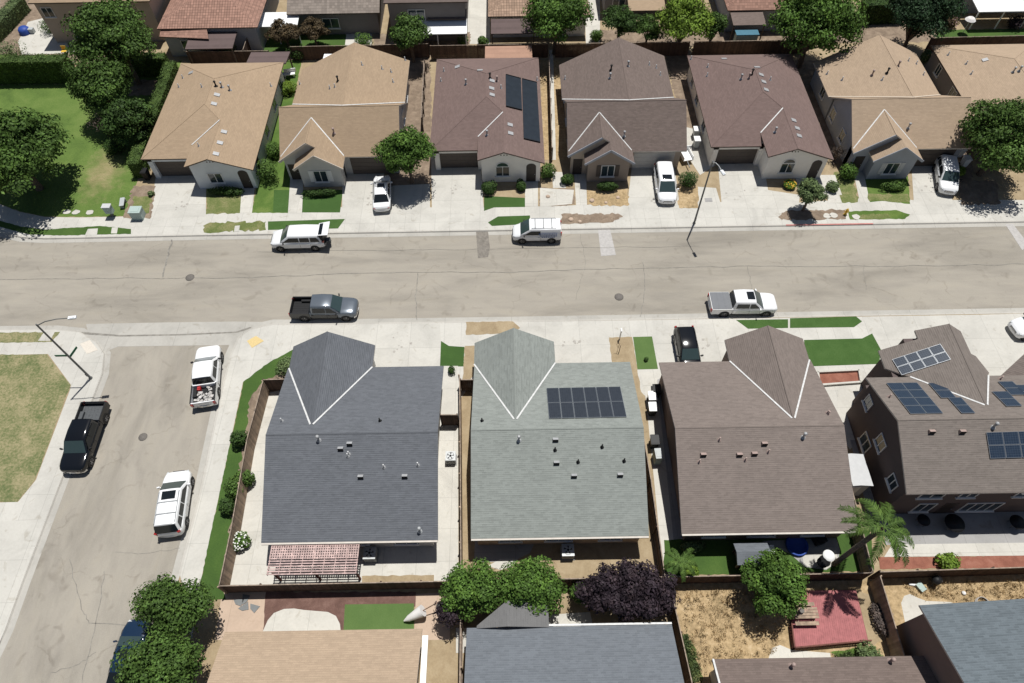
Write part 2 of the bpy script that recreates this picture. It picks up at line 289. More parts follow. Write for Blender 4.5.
# ------------------------------------------------------------------ mesh building
class MB:
    def __init__(s): s.v = []; s.f = []; s.mi = []; s.sm = []; s.uv = []
    def add(s, vs, fs, mi=0, smooth=False, uvs=None):
        o = len(s.v); s.v.extend(tuple(map(float, v)) for v in vs)
        for i, f in enumerate(fs):
            s.f.append(tuple(o+k for k in f)); s.mi.append(mi); s.sm.append(smooth)
            s.uv.append(uvs[i] if uvs else None)
        return s
    def box(s, x0, y0, z0, x1, y1, z1, mi=0):
        v = [(x0, y0, z0), (x1, y0, z0), (x1, y1, z0), (x0, y1, z0), (x0, y0, z1), (x1, y0, z1), (x1, y1, z1), (x0, y1, z1)]
        return s.add(v, [(3, 2, 1, 0), (4, 5, 6, 7), (0, 1, 5, 4), (1, 2, 6, 5), (2, 3, 7, 6), (3, 0, 4, 7)], mi)
    def obox(s, c, lx, ly, lz, rz=0.0, mi=0):
        """box on its base centre c turned by rz"""
        ca, sa = math.cos(rz), math.sin(rz); v = []
        for z in (0, lz):
            for a, b in ((-1, -1), (1, -1), (1, 1), (-1, 1)):
                x, y = a*lx/2, b*ly/2; v.append((c[0]+x*ca-y*sa, c[1]+x*sa+y*ca, c[2]+z))
        return s.add(v, [(3, 2, 1, 0), (4, 5, 6, 7), (0, 1, 5, 4), (1, 2, 6, 5), (2, 3, 7, 6), (3, 0, 4, 7)], mi)
    def beam(s, a, b, w, h, mi=0):
        a = Vector(a); b = Vector(b); d = (b-a).normalized(); u = Vector((0, 0, 1))
        if abs(d.z) > .95: u = Vector((0, 1, 0))
        l = d.cross(u).normalized()*(w/2); t = l.cross(d).normalized()*(h/2)
        v = [p+sx*l+sz*t for p in (a, b) for sx, sz in ((-1, -1), (1, -1), (1, 1), (-1, 1))]
        return s.add(v, [(3, 2, 1, 0), (4, 5, 6, 7), (0, 1, 5, 4), (1, 2, 6, 5), (2, 3, 7, 6), (3, 0, 4, 7)], mi)
    def prism(s, pts, z0, z1, mi=0, mside=None):
        n = len(pts); v = [(p[0], p[1], z0) for p in pts]+[(p[0], p[1], z1) for p in pts]
        a = sum(pts[i][0]*pts[(i+1) % n][1]-pts[(i+1) % n][0]*pts[i][1] for i in range(n))
        idx = list(range(n)) if a > 0 else list(range(n))[::-1]
        s.add(v, [tuple(n+i for i in idx)], mi); o = len(s.v)-2*n
        for k in range(n):
            i, j = idx[k], idx[(k+1) % n]
            s.f.append((o+i, o+j, o+n+j, o+n+i)); s.mi.append(mi if mside is None else mside); s.sm.append(False); s.uv.append(None)
        s.f.append(tuple(o+i for i in idx[::-1])); s.mi.append(mi); s.sm.append(False); s.uv.append(None)
        return s
    def sheet(s, pts, z, mi=0):
        n = len(pts); a = sum(pts[i][0]*pts[(i+1) % n][1]-pts[(i+1) % n][0]*pts[i][1] for i in range(n))
        q = pts if a > 0 else pts[::-1]
        return s.add([(p[0], p[1], z) for p in q], [tuple(range(n))], mi)
    def slab(s, pts, t, mtop=0, mside=1):
        """a roof plane: polygon in space with vertical thickness t, uv along the eave and up the slope"""
        P3 = [Vector(p) for p in pts]; n = len(P3)
        nr = Vector((0, 0, 0))
        for i in range(n): nr += (P3[i]-P3[0]).cross(P3[(i+1) % n]-P3[0])
        if nr.z < 0: P3.reverse(); nr = -nr
        nr.normalize(); u = Vector((0, 0, 1)).cross(nr)
        u = u.normalized() if u.length > 1e-4 else Vector((1, 0, 0)); w = nr.cross(u)
        uv = [(p.dot(u), p.dot(w)) for p in P3]
        s.add(P3, [tuple(range(n))], mtop, False, [uv])
        lo = [p-Vector((0, 0, t)) for p in P3]
        s.add(lo, [tuple(range(n))[::-1]], mside)
        for i in range(n):
            j = (i+1) % n; s.add([P3[i], lo[i], lo[j], P3[j]], [(0, 1, 2, 3)], mside)
        return s
    def tube(s, pts, r, n=8, mi=0, smooth=True):
        P3 = [Vector(p) for p in pts]; rr = r if isinstance(r, (list, tuple)) else [r]*len(P3); o = []
        for i, p in enumerate(P3):
            d = (P3[min(i+1, len(P3)-1)]-P3[max(i-1, 0)]).normalized()
            u = d.cross(Vector((0, 0, 1)));
            if u.length < .05: u = d.cross(Vector((0, 1, 0)))
            u.normalize(); w = u.cross(d)
            o += [p+rr[i]*(math.cos(2*math.pi*k/n)*u+math.sin(2*math.pi*k/n)*w) for k in range(n)]
        fs = [(i*n+k, i*n+(k+1) % n, (i+1)*n+(k+1) % n, (i+1)*n+k) for i in range(len(P3)-1) for k in range(n)]
        s.add(o, fs, mi, smooth); m = len(P3)-1
        s.add(o[:n], [tuple(range(n))], mi); s.add(o[m*n:], [tuple(range(n))[::-1]], mi); return s
    def lathe(s, prof, c=(0, 0, 0), axis='z', n=16, mi=0, smooth=True):
        o = []
        for r, h in prof:
            for k in range(n):
                a = 2*math.pi*k/n; x, y = r*math.cos(a), r*math.sin(a)
                q = (x, y, h) if axis == 'z' else (x, h, y)
                o.append((c[0]+q[0], c[1]+q[1], c[2]+q[2]))
        m = len(prof)
        s.add(o, [(i*n+k, i*n+(k+1) % n, (i+1)*n+(k+1) % n, (i+1)*n+k) for i in range(m-1) for k in range(n)], mi, smooth)
        if prof[0][0] > 1e-3: s.add(o[:n], [tuple(range(n))[::-1]], mi)
        if prof[-1][0] > 1e-3: s.add(o[(m-1)*n:], [tuple(range(n))], mi)
        return s
    def build(s, name, mats, parent=None, loc=None, fix=True, edge=None):
        """ONE mesh object; vertices are world coordinates unless loc is None and the parent is turned (then local)"""
        me = bpy.data.meshes.new(name)
        off = Vector((0, 0, 0))
        if parent is not None and loc is None and not parent.get('_local'):
            q = parent
            while q is not None: off += q.location; q = q.parent
        if loc is not None: off = Vector(loc)
        me.from_pydata([(a-off.x, b-off.y, c-off.z) for a, b, c in s.v], [], s.f)
        for m in (mats if isinstance(mats, (list, tuple)) else [mats]): me.materials.append(MT[m] if isinstance(m, str) else m)
        me.polygons.foreach_set('material_index', s.mi); me.polygons.foreach_set('use_smooth', s.sm)
        if any(u for u in s.uv):
            lay = me.uv_layers.new(name='UVMap')
            for p, u in zip(me.polygons, s.uv):
                if u:
                    for k, li in enumerate(p.loop_indices): lay.data[li].uv = u[k % len(u)]
        if fix:
            bm = bmesh.new(); bm.from_mesh(me)
            if edge: bmesh.ops.remove_doubles(bm, verts=bm.verts, dist=1e-4)
            bmesh.ops.recalc_face_normals(bm, faces=bm.faces)
            if edge:
                for e in bm.edges:
                    if len(e.link_faces) == 2 and e.calc_face_angle(0) > math.radians(edge): e.smooth = False
            bm.to_mesh(me); bm.free()
        me.update()
        o = bpy.data.objects.new(name, me); COL.objects.link(o)
        if parent is not None:
            o.parent = parent
            if parent.get('_local'): o['_local'] = 1
        if loc is not None: o.location = loc
        return o

def thing(name, label, cat, loc=(0, 0, 0), rz=0.0, group=None, local=False):
    o = bpy.data.objects.new(name, None); COL.objects.link(o); o.empty_display_size = .3
    if len(label.split()) > 16: print('LONG', len(label.split()), label)
    o.location = loc; o.rotation_euler = (0, 0, rz); o['label'] = label; o['category'] = cat
    if group: o['group'] = group
    if local: o['_local'] = 1
    return o
def tag(o, label, cat, group=None):
    if len(label.split()) > 16: print('LONG', len(label.split()), label)
    o['label'] = label; o['category'] = cat
    if group: o['group'] = group
    return o
def struct(name, mb, mats, kind='structure', **kw):
    o = mb.build(name, mats, **kw); o['kind'] = kind; return o
PATCHES = [0]
ORGANIC = {'lawn', 'lush', 'worn', 'corner', 'straw', 'soil', 'barksoil', 'wood_chip', 'red_chip', 'biglawn'}
def patch(name, px, mat, lift, z=0.0, kind='structure'):
    pts = [at(x, y, z) for x, y in px]
    if mat in ORGANIC:      # ragged edge
        amp = .16 if mat in ('worn', 'straw', 'barksoil') else .05; out = []
        for a, b in zip(pts, pts[1:]+pts[:1]):
            L = math.dist(a, b); k = max(1, min(60, int(L/.3)))
            for i in range(k):
                t = i/k; j = amp if i else 0; out.append((a[0]+(b[0]-a[0])*t+random.uniform(-j, j), a[1]+(b[1]-a[1])*t+random.uniform(-j, j)))
        pts = out
    PATCHES[0] = (PATCHES[0]+1) % 9
    return struct(name, MB().sheet(pts, z+.004*lift+.0004*PATCHES[0]), mat, kind)
# ------------------------------------------------------------------ ground, streets, kerbs
ZR = -0.12
struct('ground', MB().sheet([(-400, -250), (400, -250), (400, 500), (-400, 500)], -.30), 'soil')
YS, YN = 35.75, 46.75
# kerb lines in metres (west to east, or north to south)
kn = [(-90, 56)]+[at(x, y) for x, y in ((-60, 214), (-25, 222), (-5, 229), (8, 234), (22, 237.2), (45, 238.3), (80, 237.7))]+[(-31, YN), (0, YN+.02), (90, YN+.05)]
ks_e = [at(178, 575), at(200, 490), at(221, 390), at(230, 355), at(238, 337), at(250, 328.5), at(272, 323.5)]
_b = [(ks_e[0][0]-.9, 6.0), (ks_e[0][0]-1.8, -20)]
ks_e = _b[::-1]+ks_e+[(-18, YS+.05), (0, YS), (90, YS+.1)]
ks_w = [at(0, 330), at(55, 329.5), at(80, 332), at(96, 342), at(104, 354), at(102, 374), at(57, 491), at(46, 520), at(22, 583), at(5, 630)]
ks_w = [(-90, ks_w[0][1]+.1)]+ks_w+[(ks_w[-1][0]-1.2, 0), (ks_w[-1][0]-3.2, -20)]

def offset(line, d):
    """the line moved d to its left"""
    out = []
    for i, p in enumerate(line):
        a = Vector(line[max(i-1, 0)]); b = Vector(line[min(i+1, len(line)-1)]); t = (b-a).normalized()
        out.append((p[0]-t.y*d, p[1]+t.x*d))
    return out
def strip(mb, line, d0, d1, z0, z1, mi=0):
    a, b = offset(line, d0), offset(line, d1)
    for i in range(len(line)-1):
        mb.add([(*a[i], z0), (*a[i+1], z0), (*b[i+1], z1), (*b[i], z1)], [(0, 1, 2, 3)], mi)
# blocks of land (their tops are z = 0)
def block(name, line, rest, mat='soil'):
    struct(name, MB().prism(line+rest, -.29, 0), mat)
block('north_block', kn, [(90, 300), (-90, 300)])
block('south_block', ks_e, [(90, -20)])
block('west_block', ks_w, [(-90, -20)], 'soil')
struct('main_street', MB().sheet([(-90, 33.5), (90, 33.5), (90, 57), (-90, 57)], ZR), 'asphalt')
struct('side_street', MB().sheet([(-46, -20), (-18, -20), (-18, 36.0), (-46, 36.0)], ZR+.004), 'asphalt_side')
def kerb(line, side, name):
    m = MB()
    strip(m, line, side*.0, side*.06, -.004, ZR+.02); strip(m, line, -side*.16, 0, .008, .006)
    strip(m, line, side*.06, side*.07, ZR+.02, ZR+.008)
    struct(name, m, 'kerb')
    g = MB(); strip(g, line, side*.07, side*.52, ZR+.008, ZR+.0085); struct('gutter', g, 'gutter')
kerb(kn, -1, 'kerb_north'); kerb(ks_e, 1, 'kerb_south'); kerb(ks_w, 1, 'kerb_west')
# cross gutter over the mouth of the side street
def band(name, px, mat, z): struct(name, MB().sheet([at(x, y, z) for x, y in px], z), mat)
band('cross_gutter', [(86, 324), (160, 322.5), (236, 321.5), (262, 322), (246, 329), (236, 336), (230, 345), (118, 346.5), (105, 352), (99, 341), (88, 332)], 'gutter', ZR+.012)
band('gutter_seam', [(62, 330.5), (90, 332.5), (120, 335), (180, 334), (236, 331.5), (250, 327), (252, 328.2), (237, 332.9), (180, 335.5), (119, 336.6), (88, 334.5), (62, 332)], 'tarline', ZR+.016)
band('road_stain', [(476, 231.5), (488, 231.5), (490, 248), (488, 257), (478, 258), (477, 246)], 'tar', ZR+.012)
band('road_patch', [(598, 229.5), (610, 229), (616, 255), (601, 256)], 'palepatch', ZR+.012)
band('road_patch', [(1005, 224), (1013, 224), (1030, 246), (1022, 250)], 'palepatch', ZR+.012)
band('oil_stain', [(566, 560), (575, 557), (572, 566)], 'tar', ZR+.012)
def line_px(name, pts, w, mat, z, n=6):
    """a seam or tar line following a polyline, a few centimetres wide, slightly wandering"""
    m = MB(); q = [Vector(at(x, y, z)) for x, y in pts]; out = []
    for a, b in zip(q, q[1:]):
        for i in range(n):
            t = i/n; p = a.lerp(b, t); out.append((p.x+random.uniform(-.09, .09), p.y+random.uniform(-.09, .09)))
    out.append(tuple(q[-1])); strip(m, out, -w/2, w/2, z, z); struct(name, m, mat)
Z2 = ZR+.016
line_px('road_seam', [(0, 279), (160, 278), (250, 277.5), (360, 273), (512, 272), (640, 268), (760, 266), (900, 266), (1024, 264)], .05, 'tarline', Z2, 10)
line_px('road_seam', [(256, 252), (400, 250), (512, 249), (700, 246)], .035, 'tarline', Z2, 10)
line_px('road_crack', [(172, 240), (166, 262), (163, 277)], .14, 'tarline', Z2); line_px('road_crack', [(418, 273), (416, 296), (417, 320)], .07, 'tarline', Z2)
line_px('road_crack', [(643, 262), (645, 290), (640, 317)], .05, 'tarline', Z2); line_px('road_crack', [(748, 266), (752, 289)], .04, 'tarline', Z2)
line_px('road_crack', [(580, 235), (586, 262), (576, 300)], .03, 'tarline', Z2); line_px('road_crack', [(864, 265), (866, 290)], .03, 'tarline', Z2)
line_px('road_crack', [(70, 560), (82, 610), (90, 622), (140, 625)], .05, 'tarline', Z2); line_px('road_crack', [(105, 570), (96, 622), (82, 683)], .05, 'tarline', Z2)
line_px('road_crack', [(52, 673), (80, 664), (96, 652)], .04, 'tarline', Z2); line_px('road_crack', [(115, 552), (150, 553), (180, 548)], .03, 'tarline', Z2)
def manhole(px, py, r, z=ZR):
    x, y = at(px, py, z); m = MB(); m.lathe([(0, .012), (r, .012), (r, -.01)], (x, y, z+.006), n=20)
    for k in range(-2, 3): m.box(x-r*.7, y+k*r*.3-.02, z+.017, x+r*.7, y+k*r*.3+.02, z+.026, 0)
    o = m.build('manhole_cover', 'iron'); return o
tag(manhole(190, 277.5, .42), 'round iron manhole cover in the main street opposite the side street mouth', 'manhole cover', 'manhole covers')
tag(manhole(143, 437, .36), 'round iron manhole cover in the middle of the side street beside the black pickup', 'manhole cover', 'manhole covers')
tag(manhole(619, 297, .42), 'round iron manhole cover in the main street north of the solar roofed house', 'manhole cover', 'manhole covers')

# north side: concrete band between gardens and kerb
nb = [(-60, 196), (-25, 203), (0, 204.5), (20, 212), (45, 217), (80, 217.5), (125, 216.5), (205, 214), (330, 211), (480, 211.5), (560, 210), (620, 206.5), (720, 206), (800, 206.5), (880, 201), (912, 204), (1024, 204), (1110, 202)]
top = [at(x, y-(4 if x > 240 else 0)) for x, y in nb]; low = [(x, y) for x, y in offset(kn[1:], .16) if x < 60]+[(62, YN+.2)]
struct('sidewalk', MB().sheet(top+low[::-1], .0025), 'walk')
# driveways and paths on the north side
for px, lift in (([(158, 160), (206, 160), (206, 216), (150, 219)], 2), ([(343, 155), (383, 155), (385, 186), (430, 184), (430, 214), (342, 213)], 2), ([(431, 150), (480, 150), (484, 213), (432, 214)], 2),
                 ([(634, 148), (672, 146), (680, 209), (627, 208)], 2), ([(716, 144), (760, 144), (768, 190), (800, 195), (798, 209), (722, 208)], 2), ([(910, 146), (955, 144), (952, 205), (914, 205)], 2),
                 ([(686, 186), (716, 188), (722, 208), (684, 208)], 2), ([(640, 118), (700, 130), (716, 165), (700, 175), (690, 160)], 1)):
    patch('driveway', px, 'concrete', lift)
for px in ([(243, 168), (257, 168), (252, 213), (240, 213)], [(291, 168), (304, 168), (302, 213), (288, 213)], [(525, 168), (538, 168), (538, 206.5), (525, 206.5)], [(574, 168), (586, 168), (587, 205), (576, 205)],
           [(552, 172), (562, 172), (566, 188), (553, 188)], [(852, 165), (862, 165), (870, 203), (860, 203)], [(826, 178), (834, 180), (842, 203), (828, 203)], [(540, 188), (574, 190), (572, 204), (540, 207)]):
    patch('garden_path', px, 'patio', 3)
patch('front_porch_slab', [(795, 175), (835, 175), (842, 195), (800, 196)], 'patio', 2)
# lawns and beds on the north side
patch('lawn', [(-60, 86), (80, 84), (160, 70), (182, 60), (133, 192), (128, 216), (80, 217), (45, 216.5), (20, 211.5), (0, 204), (-60, 195)], 'biglawn', 1)
patch('bare_soil', [(132, 80), (162, 80), (155, 95), (128, 96)], 'barksoil', 3)
patch('garden_bed', [(133, 186), (156, 186), (150, 219), (124, 218)], 'barksoil', 2)
patch('small_lawn', [(134, 196), (152, 196), (149, 213), (133, 213)], 'worn', 4)
patch('verge', [(-5, 219), (20, 226.5), (45, 229.5), (100, 226), (131, 229), (131, 234), (60, 235.6), (30, 234.6), (0, 227)], 'lush', 3)
patch('verge_slab', [(88, 229), (98, 228.5), (97, 235), (85, 235.5)], 'walk', 4); patch('verge_slab', [(112, 227.5), (118, 227.5), (117, 233.5), (111, 233.5)], 'walk', 4)
patch('lawn', [(206, 188), (256, 184), (252, 212.5), (206, 214.5)], 'worn', 1); patch('lawn', [(262, 160), (292, 160), (288, 213), (252, 213), (256, 190)], 'lawn', 1)
patch('lawn', [(303, 190), (343, 190), (340, 212.5), (302, 212.5)], 'darkturf', 2); patch('lawn', [(274, 190), (291, 190), (288, 212), (273, 212)], 'turf', 2)
patch('verge', [(203, 226), (210, 222.5), (266, 221.5), (266, 230), (204, 232.5)], 'worn', 3); patch('verge', [(268, 221.5), (345, 219), (338, 228.5), (268, 230)], 'turf', 3)
patch('verge_slab', [(235, 226), (240, 225.5), (239, 231.5), (234, 231.8)], 'walk', 5)
patch('lawn', [(484, 196), (526, 198), (525, 207), (494, 207.5), (484, 211)], 'darkturf', 2)
patch('verge', [(488, 222.5), (498, 216.5), (530, 215.5), (530, 224), (492, 226)], 'darkturf', 3)
patch('garden_bed', [(540, 188), (575, 188), (575, 204.5), (540, 206)], 'barksoil', 1); patch('garden_bed', [(586, 190), (628, 188), (628, 206), (587, 205)], 'straw', 2)
patch('verge', [(561, 214.5), (618, 213.5), (623, 217), (610, 222.5), (562, 224)], 'barksoil', 3)
patch('garden_bed', [(677, 186), (697, 186), (698, 208), (679, 208)], 'straw', 3)
patch('verge', [(778, 217), (786, 211), (822, 210), (846, 209.5), (846, 219), (782, 220)], 'barksoil', 3)
patch('verge', [(848, 211.5), (896, 210), (910, 214.5), (905, 219), (850, 219.5)], 'lawn', 3); patch('worn_lawn', [(852, 215), (888, 214), (890, 218.5), (853, 219)], 'worn', 4)
patch('lawn', [(834, 172), (852, 170), (858, 202), (836, 203)], 'worn', 1); patch('lawn', [(864, 178), (908, 176), (910, 204), (882, 201), (868, 202)], 'lawn', 1)
patch('worn_lawn', [(868, 194), (908, 194), (910, 203), (882, 200.5), (869, 201)], 'worn', 3)
patch('garden_bed', [(955, 150), (972, 150), (972, 182), (960, 186)], 'barksoil', 2); patch('garden_bed', [(958, 182), (996, 180), (1000, 204), (962, 205)], 'barksoil', 3)
for x, y in ((67, 212), (76, 212.5), (90, 212.5), (827, 216), (833.5, 215.5), (856, 217)):
    cx, cy = at(x, y); q = [(cx+.42*math.cos(a)*random.uniform(.8, 1.1), cy+.36*math.sin(a)*random.uniform(.8, 1.1)) for a in [k*math.pi/5 for k in range(10)]]
    struct('stepping_stone', MB().prism(q, .012, .045), 'patio')
struct('red_kerb_paint', MB().sheet([(at(785, 222.4)[0], YN+.005), (at(872, 221)[0], YN+.005), (at(872, 221)[0], YN+.158), (at(785, 222)[0], YN+.158)], .0145), 'redkerb')
# side gaps and back strips between the far houses
for px, mat in (([(252, 170), (280, 60), (302, 60), (278, 170)], 'lawn'), ([(407, 50), (430, 50), (432, 185), (385, 185)], 'barksoil'), ([(540, 60), (560, 60), (568, 160), (544, 160)], 'straw'),
                ([(665, 50), (690, 50), (712, 150), (686, 150)], 'barksoil'), ([(795, 60), (822, 60), (852, 160), (834, 165)], 'barksoil'), ([(925, 50), (938, 44), (982, 120), (970, 150)], 'barksoil')):
    patch('side_yard', px, mat, 1)
patch('yard_strip', [(549, 50), (553, 50), (556, 160), (551, 160)], 'patio', 2)
# yards of the row beyond
for px, mat in (([(-20, 0), (140, 0), (140, 62), (-20, 62)], 'barksoil'), ([(243, -20), (258, -20), (258, 52), (205, 54), (212, 40)], 'barksoil'), ([(250, 30), (345, 34), (360, 45), (355, 52), (200, 52)], 'lush'),
                ([(352, -10), (372, -10), (372, 48), (345, 45)], 'patio'), ([(466, -10), (490, -10), (490, 44), (466, 44)], 'patio'), ([(584, -20), (600, -20), (600, 45), (586, 46)], 'patio'), ([(600, 30), (725, 30), (725, 46), (600, 46)], 'barksoil'),
                ([(936, 30), (1060, 28), (1060, 40), (936, 42)], 'lush'), ([(374, 34), (470, 32), (470, 46), (374, 48)], 'barksoil'), ([(760, 20), (936, 16), (936, 42), (760, 44)], 'barksoil'), ([(725, 22), (760, 22), (760, 42), (725, 42)], 'barksoil')):
    patch('back_yard', px, mat, 1)
patch('patio_slab', [(28, 22), (44, 18), (95, 12), (100, 52), (22, 55), (18, 42)], 'patio', 3)
# west corner
patch('sidewalk', [(-40, 329), (0, 330.5), (55, 330), (79, 332.6), (95, 342.5), (103, 354.5), (101, 374), (56.5, 490.5), (45.5, 519), (21, 583), (5, 629), (-30, 720), (-90, 720), (-90, 520), (-20, 503), (18, 502), (36, 480), (70, 390), (71, 385), (48, 354), (-40, 356)], 'walk', 2)
patch('corner_lawn', [(-60, 355), (47, 354.5), (70.5, 385), (35, 480), (17, 502), (-60, 503)], 'corner', 3)
patch('verge', [(-60, 334), (0, 332.5), (60, 332), (52, 342), (-60, 344)], 'corner', 4); patch('verge_slab', [(44, 332.5), (55, 332), (50, 341), (38, 341)], 'walk', 5)
patch('driveway', [(-90, 530), (40, 518), (20, 583), (-20, 690), (-90, 690)], 'concrete', 3)
patch('tactile_pad', [(80, 344), (90, 340), (98, 350), (87, 354)], 'rampw', 5); patch('tactile_pad', [(247, 341), (256, 336), (264, 341), (252, 348)], 'ramp', 5)
# south side: concrete from kerb to the houses
low = offset(ks_e, -.16)
i0 = 2; w = low[i0:-1]+[(62, YS-.2)]
struct('sidewalk', MB().sheet(w+[(62, 26), at(640, 420), at(420, 420), at(300, 420), at(258, 384), at(243, 382), at(200, 585), at(192, 640)], .004), 'walk')
patch('driveway', [(300, 325), (440, 324), (441, 342), (440, 420), (340, 420)], 'concrete', 2); patch('driveway', [(519, 327), (610, 324), (608, 338), (640, 420), (530, 420)], 'concrete', 2)
patch('driveway', [(655, 325), (745, 323), (735, 335), (760, 420), (660, 420)], 'concrete', 2)
patch('driveway', [(862, 318), (1080, 312), (1080, 440), (960, 440), (905, 400), (880, 348), (872, 333)], 'concrete', 2)
patch('side_lawn', [(295, 348.5), (270, 362), (243.5, 381.5), (200, 585), (196, 600), (226, 600), (222, 585), (252, 400), (262, 383), (292, 374)], 'lush', 3)
patch('side_bed', [(262, 383), (292, 368), (296, 384), (262, 396), (245, 470), (225, 590), (221, 590), (250, 400)], 'barksoil', 4)
patch('lawn', [(441, 341), (449, 346), (464.5, 347), (463.5, 366.5), (440, 366.5)], 'darkturf', 3)
patch('dirt_strip', [(466, 322), (513, 321.5), (520, 328), (514, 333), (466, 335)], 'soil', 3); patch('dirt_strip', [(465, 346), (482, 346), (476, 372), (462, 390)], 'soil', 4)
patch('dirt_strip', [(609, 337.5), (632, 337), (640, 385), (645, 420), (618, 420)], 'soil', 3); patch('lawn', [(633, 337), (652, 336.5), (658, 369), (637.5, 369.5)], 'paleturf', 4)
patch('verge', [(736, 320), (788, 319.3), (788, 328), (748, 328.8)], 'turf', 3); patch('verge', [(790, 318.3), (856, 316.5), (862, 321.5), (854, 327.2), (790, 328)], 'turf', 4)
patch('lawn', [(804, 340), (862, 338.5), (872, 333.5), (881, 350), (879, 364), (806, 366.5)], 'turf', 3)
patch('planter_bed', [(817, 373), (858, 371), (860, 383), (819, 386)], 'red_chip', 4); patch('garden_path', [(838, 390), (880, 380), (885, 400), (850, 450), (836, 430)], 'patio', 3)
# yards around the near houses
patch('back_patio', [(262, 400), (268, 395), (300, 395), (300, 540), (428, 540), (428, 366), (458, 366), (458.5, 583), (223, 585), (246, 470)], 'patio', 3)
patch('dirt_strip', [(362, 576), (434, 575), (434, 583.5), (362, 584)], 'soil', 4)
patch('side_yard', [(459.5, 400), (475, 380), (475, 560), (640, 560), (632, 380), (648, 400), (664, 583), (460, 584)], 'soil', 2)
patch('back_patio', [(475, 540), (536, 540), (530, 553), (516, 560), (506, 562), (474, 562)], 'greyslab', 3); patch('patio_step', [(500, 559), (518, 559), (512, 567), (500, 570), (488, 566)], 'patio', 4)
patch('side_yard', [(640, 372), (664, 372), (680, 540), (690, 580), (664, 580), (646, 400)], 'patio', 3)
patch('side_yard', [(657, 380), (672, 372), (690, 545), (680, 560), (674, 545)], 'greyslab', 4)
patch('back_lawn', [(664, 540), (870, 530), (874, 571), (664, 576)], 'lush', 4)
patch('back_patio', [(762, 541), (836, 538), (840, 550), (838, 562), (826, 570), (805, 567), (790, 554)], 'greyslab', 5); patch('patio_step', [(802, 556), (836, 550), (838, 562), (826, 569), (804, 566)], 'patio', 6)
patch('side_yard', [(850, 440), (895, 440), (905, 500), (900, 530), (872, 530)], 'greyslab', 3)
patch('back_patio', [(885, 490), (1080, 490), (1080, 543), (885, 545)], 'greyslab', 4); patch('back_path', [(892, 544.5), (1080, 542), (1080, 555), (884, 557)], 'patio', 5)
patch('chip_strip', [(878, 557), (1080, 555), (1080, 568), (880, 569)], 'red_chip', 4)
# yards in the foreground
patch('paver_patio', [(222, 592), (267, 592), (264, 640), (215, 640)], 'paver', 2); patch('chip_bed', [(266, 592), (416, 592), (416, 606), (345, 640), (263, 640)], 'wood_chip', 3)
q = [(263, 631), (268, 620), (274, 613), (284, 609), (294, 608.5), (304, 610), (316, 611), (328, 612), (336, 616), (340, 624), (341, 634), (300, 640), (263, 640)]
patch('patio_slab', q, 'patio', 4); patch('turf_rug', [(345, 604.5), (414, 603.5), (414, 640), (343, 640)], 'paleturf', 5)
patch('paver_patio', [(416, 594), (450, 592), (450, 640), (414, 640)], 'paver', 4); patch('side_yard', [(424, 634), (450, 630), (450, 720), (426, 720)], 'soil', 3)
patch('back_yard', [(462, 592), (672, 588), (688, 720), (462, 720)], 'soil', 2); patch('patio_slab', [(456, 628), (470, 628), (466, 653), (456, 653)], 'patio', 3); patch('patio_slab', [(545, 615), (590, 612), (594, 630), (545, 632)], 'patio', 4)
patch('dry_yard', [(673, 584), (875, 578), (895, 720), (690, 720)], 'straw', 2); patch('weed_patch', [(678, 636), (688, 634), (697, 655), (702, 683), (690, 683)], 'worn', 3)
patch('patio_slab', [(768, 660), (772, 648), (780, 645), (792, 650), (830, 653), (832, 664), (770, 668)], 'patio', 3); patch('weed_patch', [(830, 652), (872, 646), (884, 660), (850, 664)], 'lawn', 4)
patch('deck_border', [(855, 590), (872, 595), (882, 640), (866, 650)], 'soil', 5)
patch('dry_yard', [(880, 578), (1080, 572), (1080, 640), (910, 720)], 'straw', 3)
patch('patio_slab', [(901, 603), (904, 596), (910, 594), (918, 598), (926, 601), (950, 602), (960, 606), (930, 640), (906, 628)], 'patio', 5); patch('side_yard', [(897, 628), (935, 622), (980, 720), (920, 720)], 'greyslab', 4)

def drips(px, n, r):
    """small dark oil drips on a driveway"""
    m = MB(); cx, cy = at(*px)
    for k in range(n):
        x, y = cx+random.gauss(0, r), cy+random.gauss(0, r*.7); s = random.uniform(.04, .16); m.sheet([(x+s*random.uniform(.7, 1.2)*math.cos(a*.9), y+s*random.uniform(.7, 1.2)*math.sin(a*.9)) for a in range(7)], .020+.0002*k)
    struct('oil_drips', m, 'palestain')
MT['palestain'] = plain('old_oil_stain', (.36, .335, .30), .85, .1, 6, space='pos')
for px in ((180, 205), (372, 200), (455, 190), (655, 200), (738, 195), (930, 190), (400, 345), (575, 345), (700, 345), (930, 330)): drips(px, 7, .55)
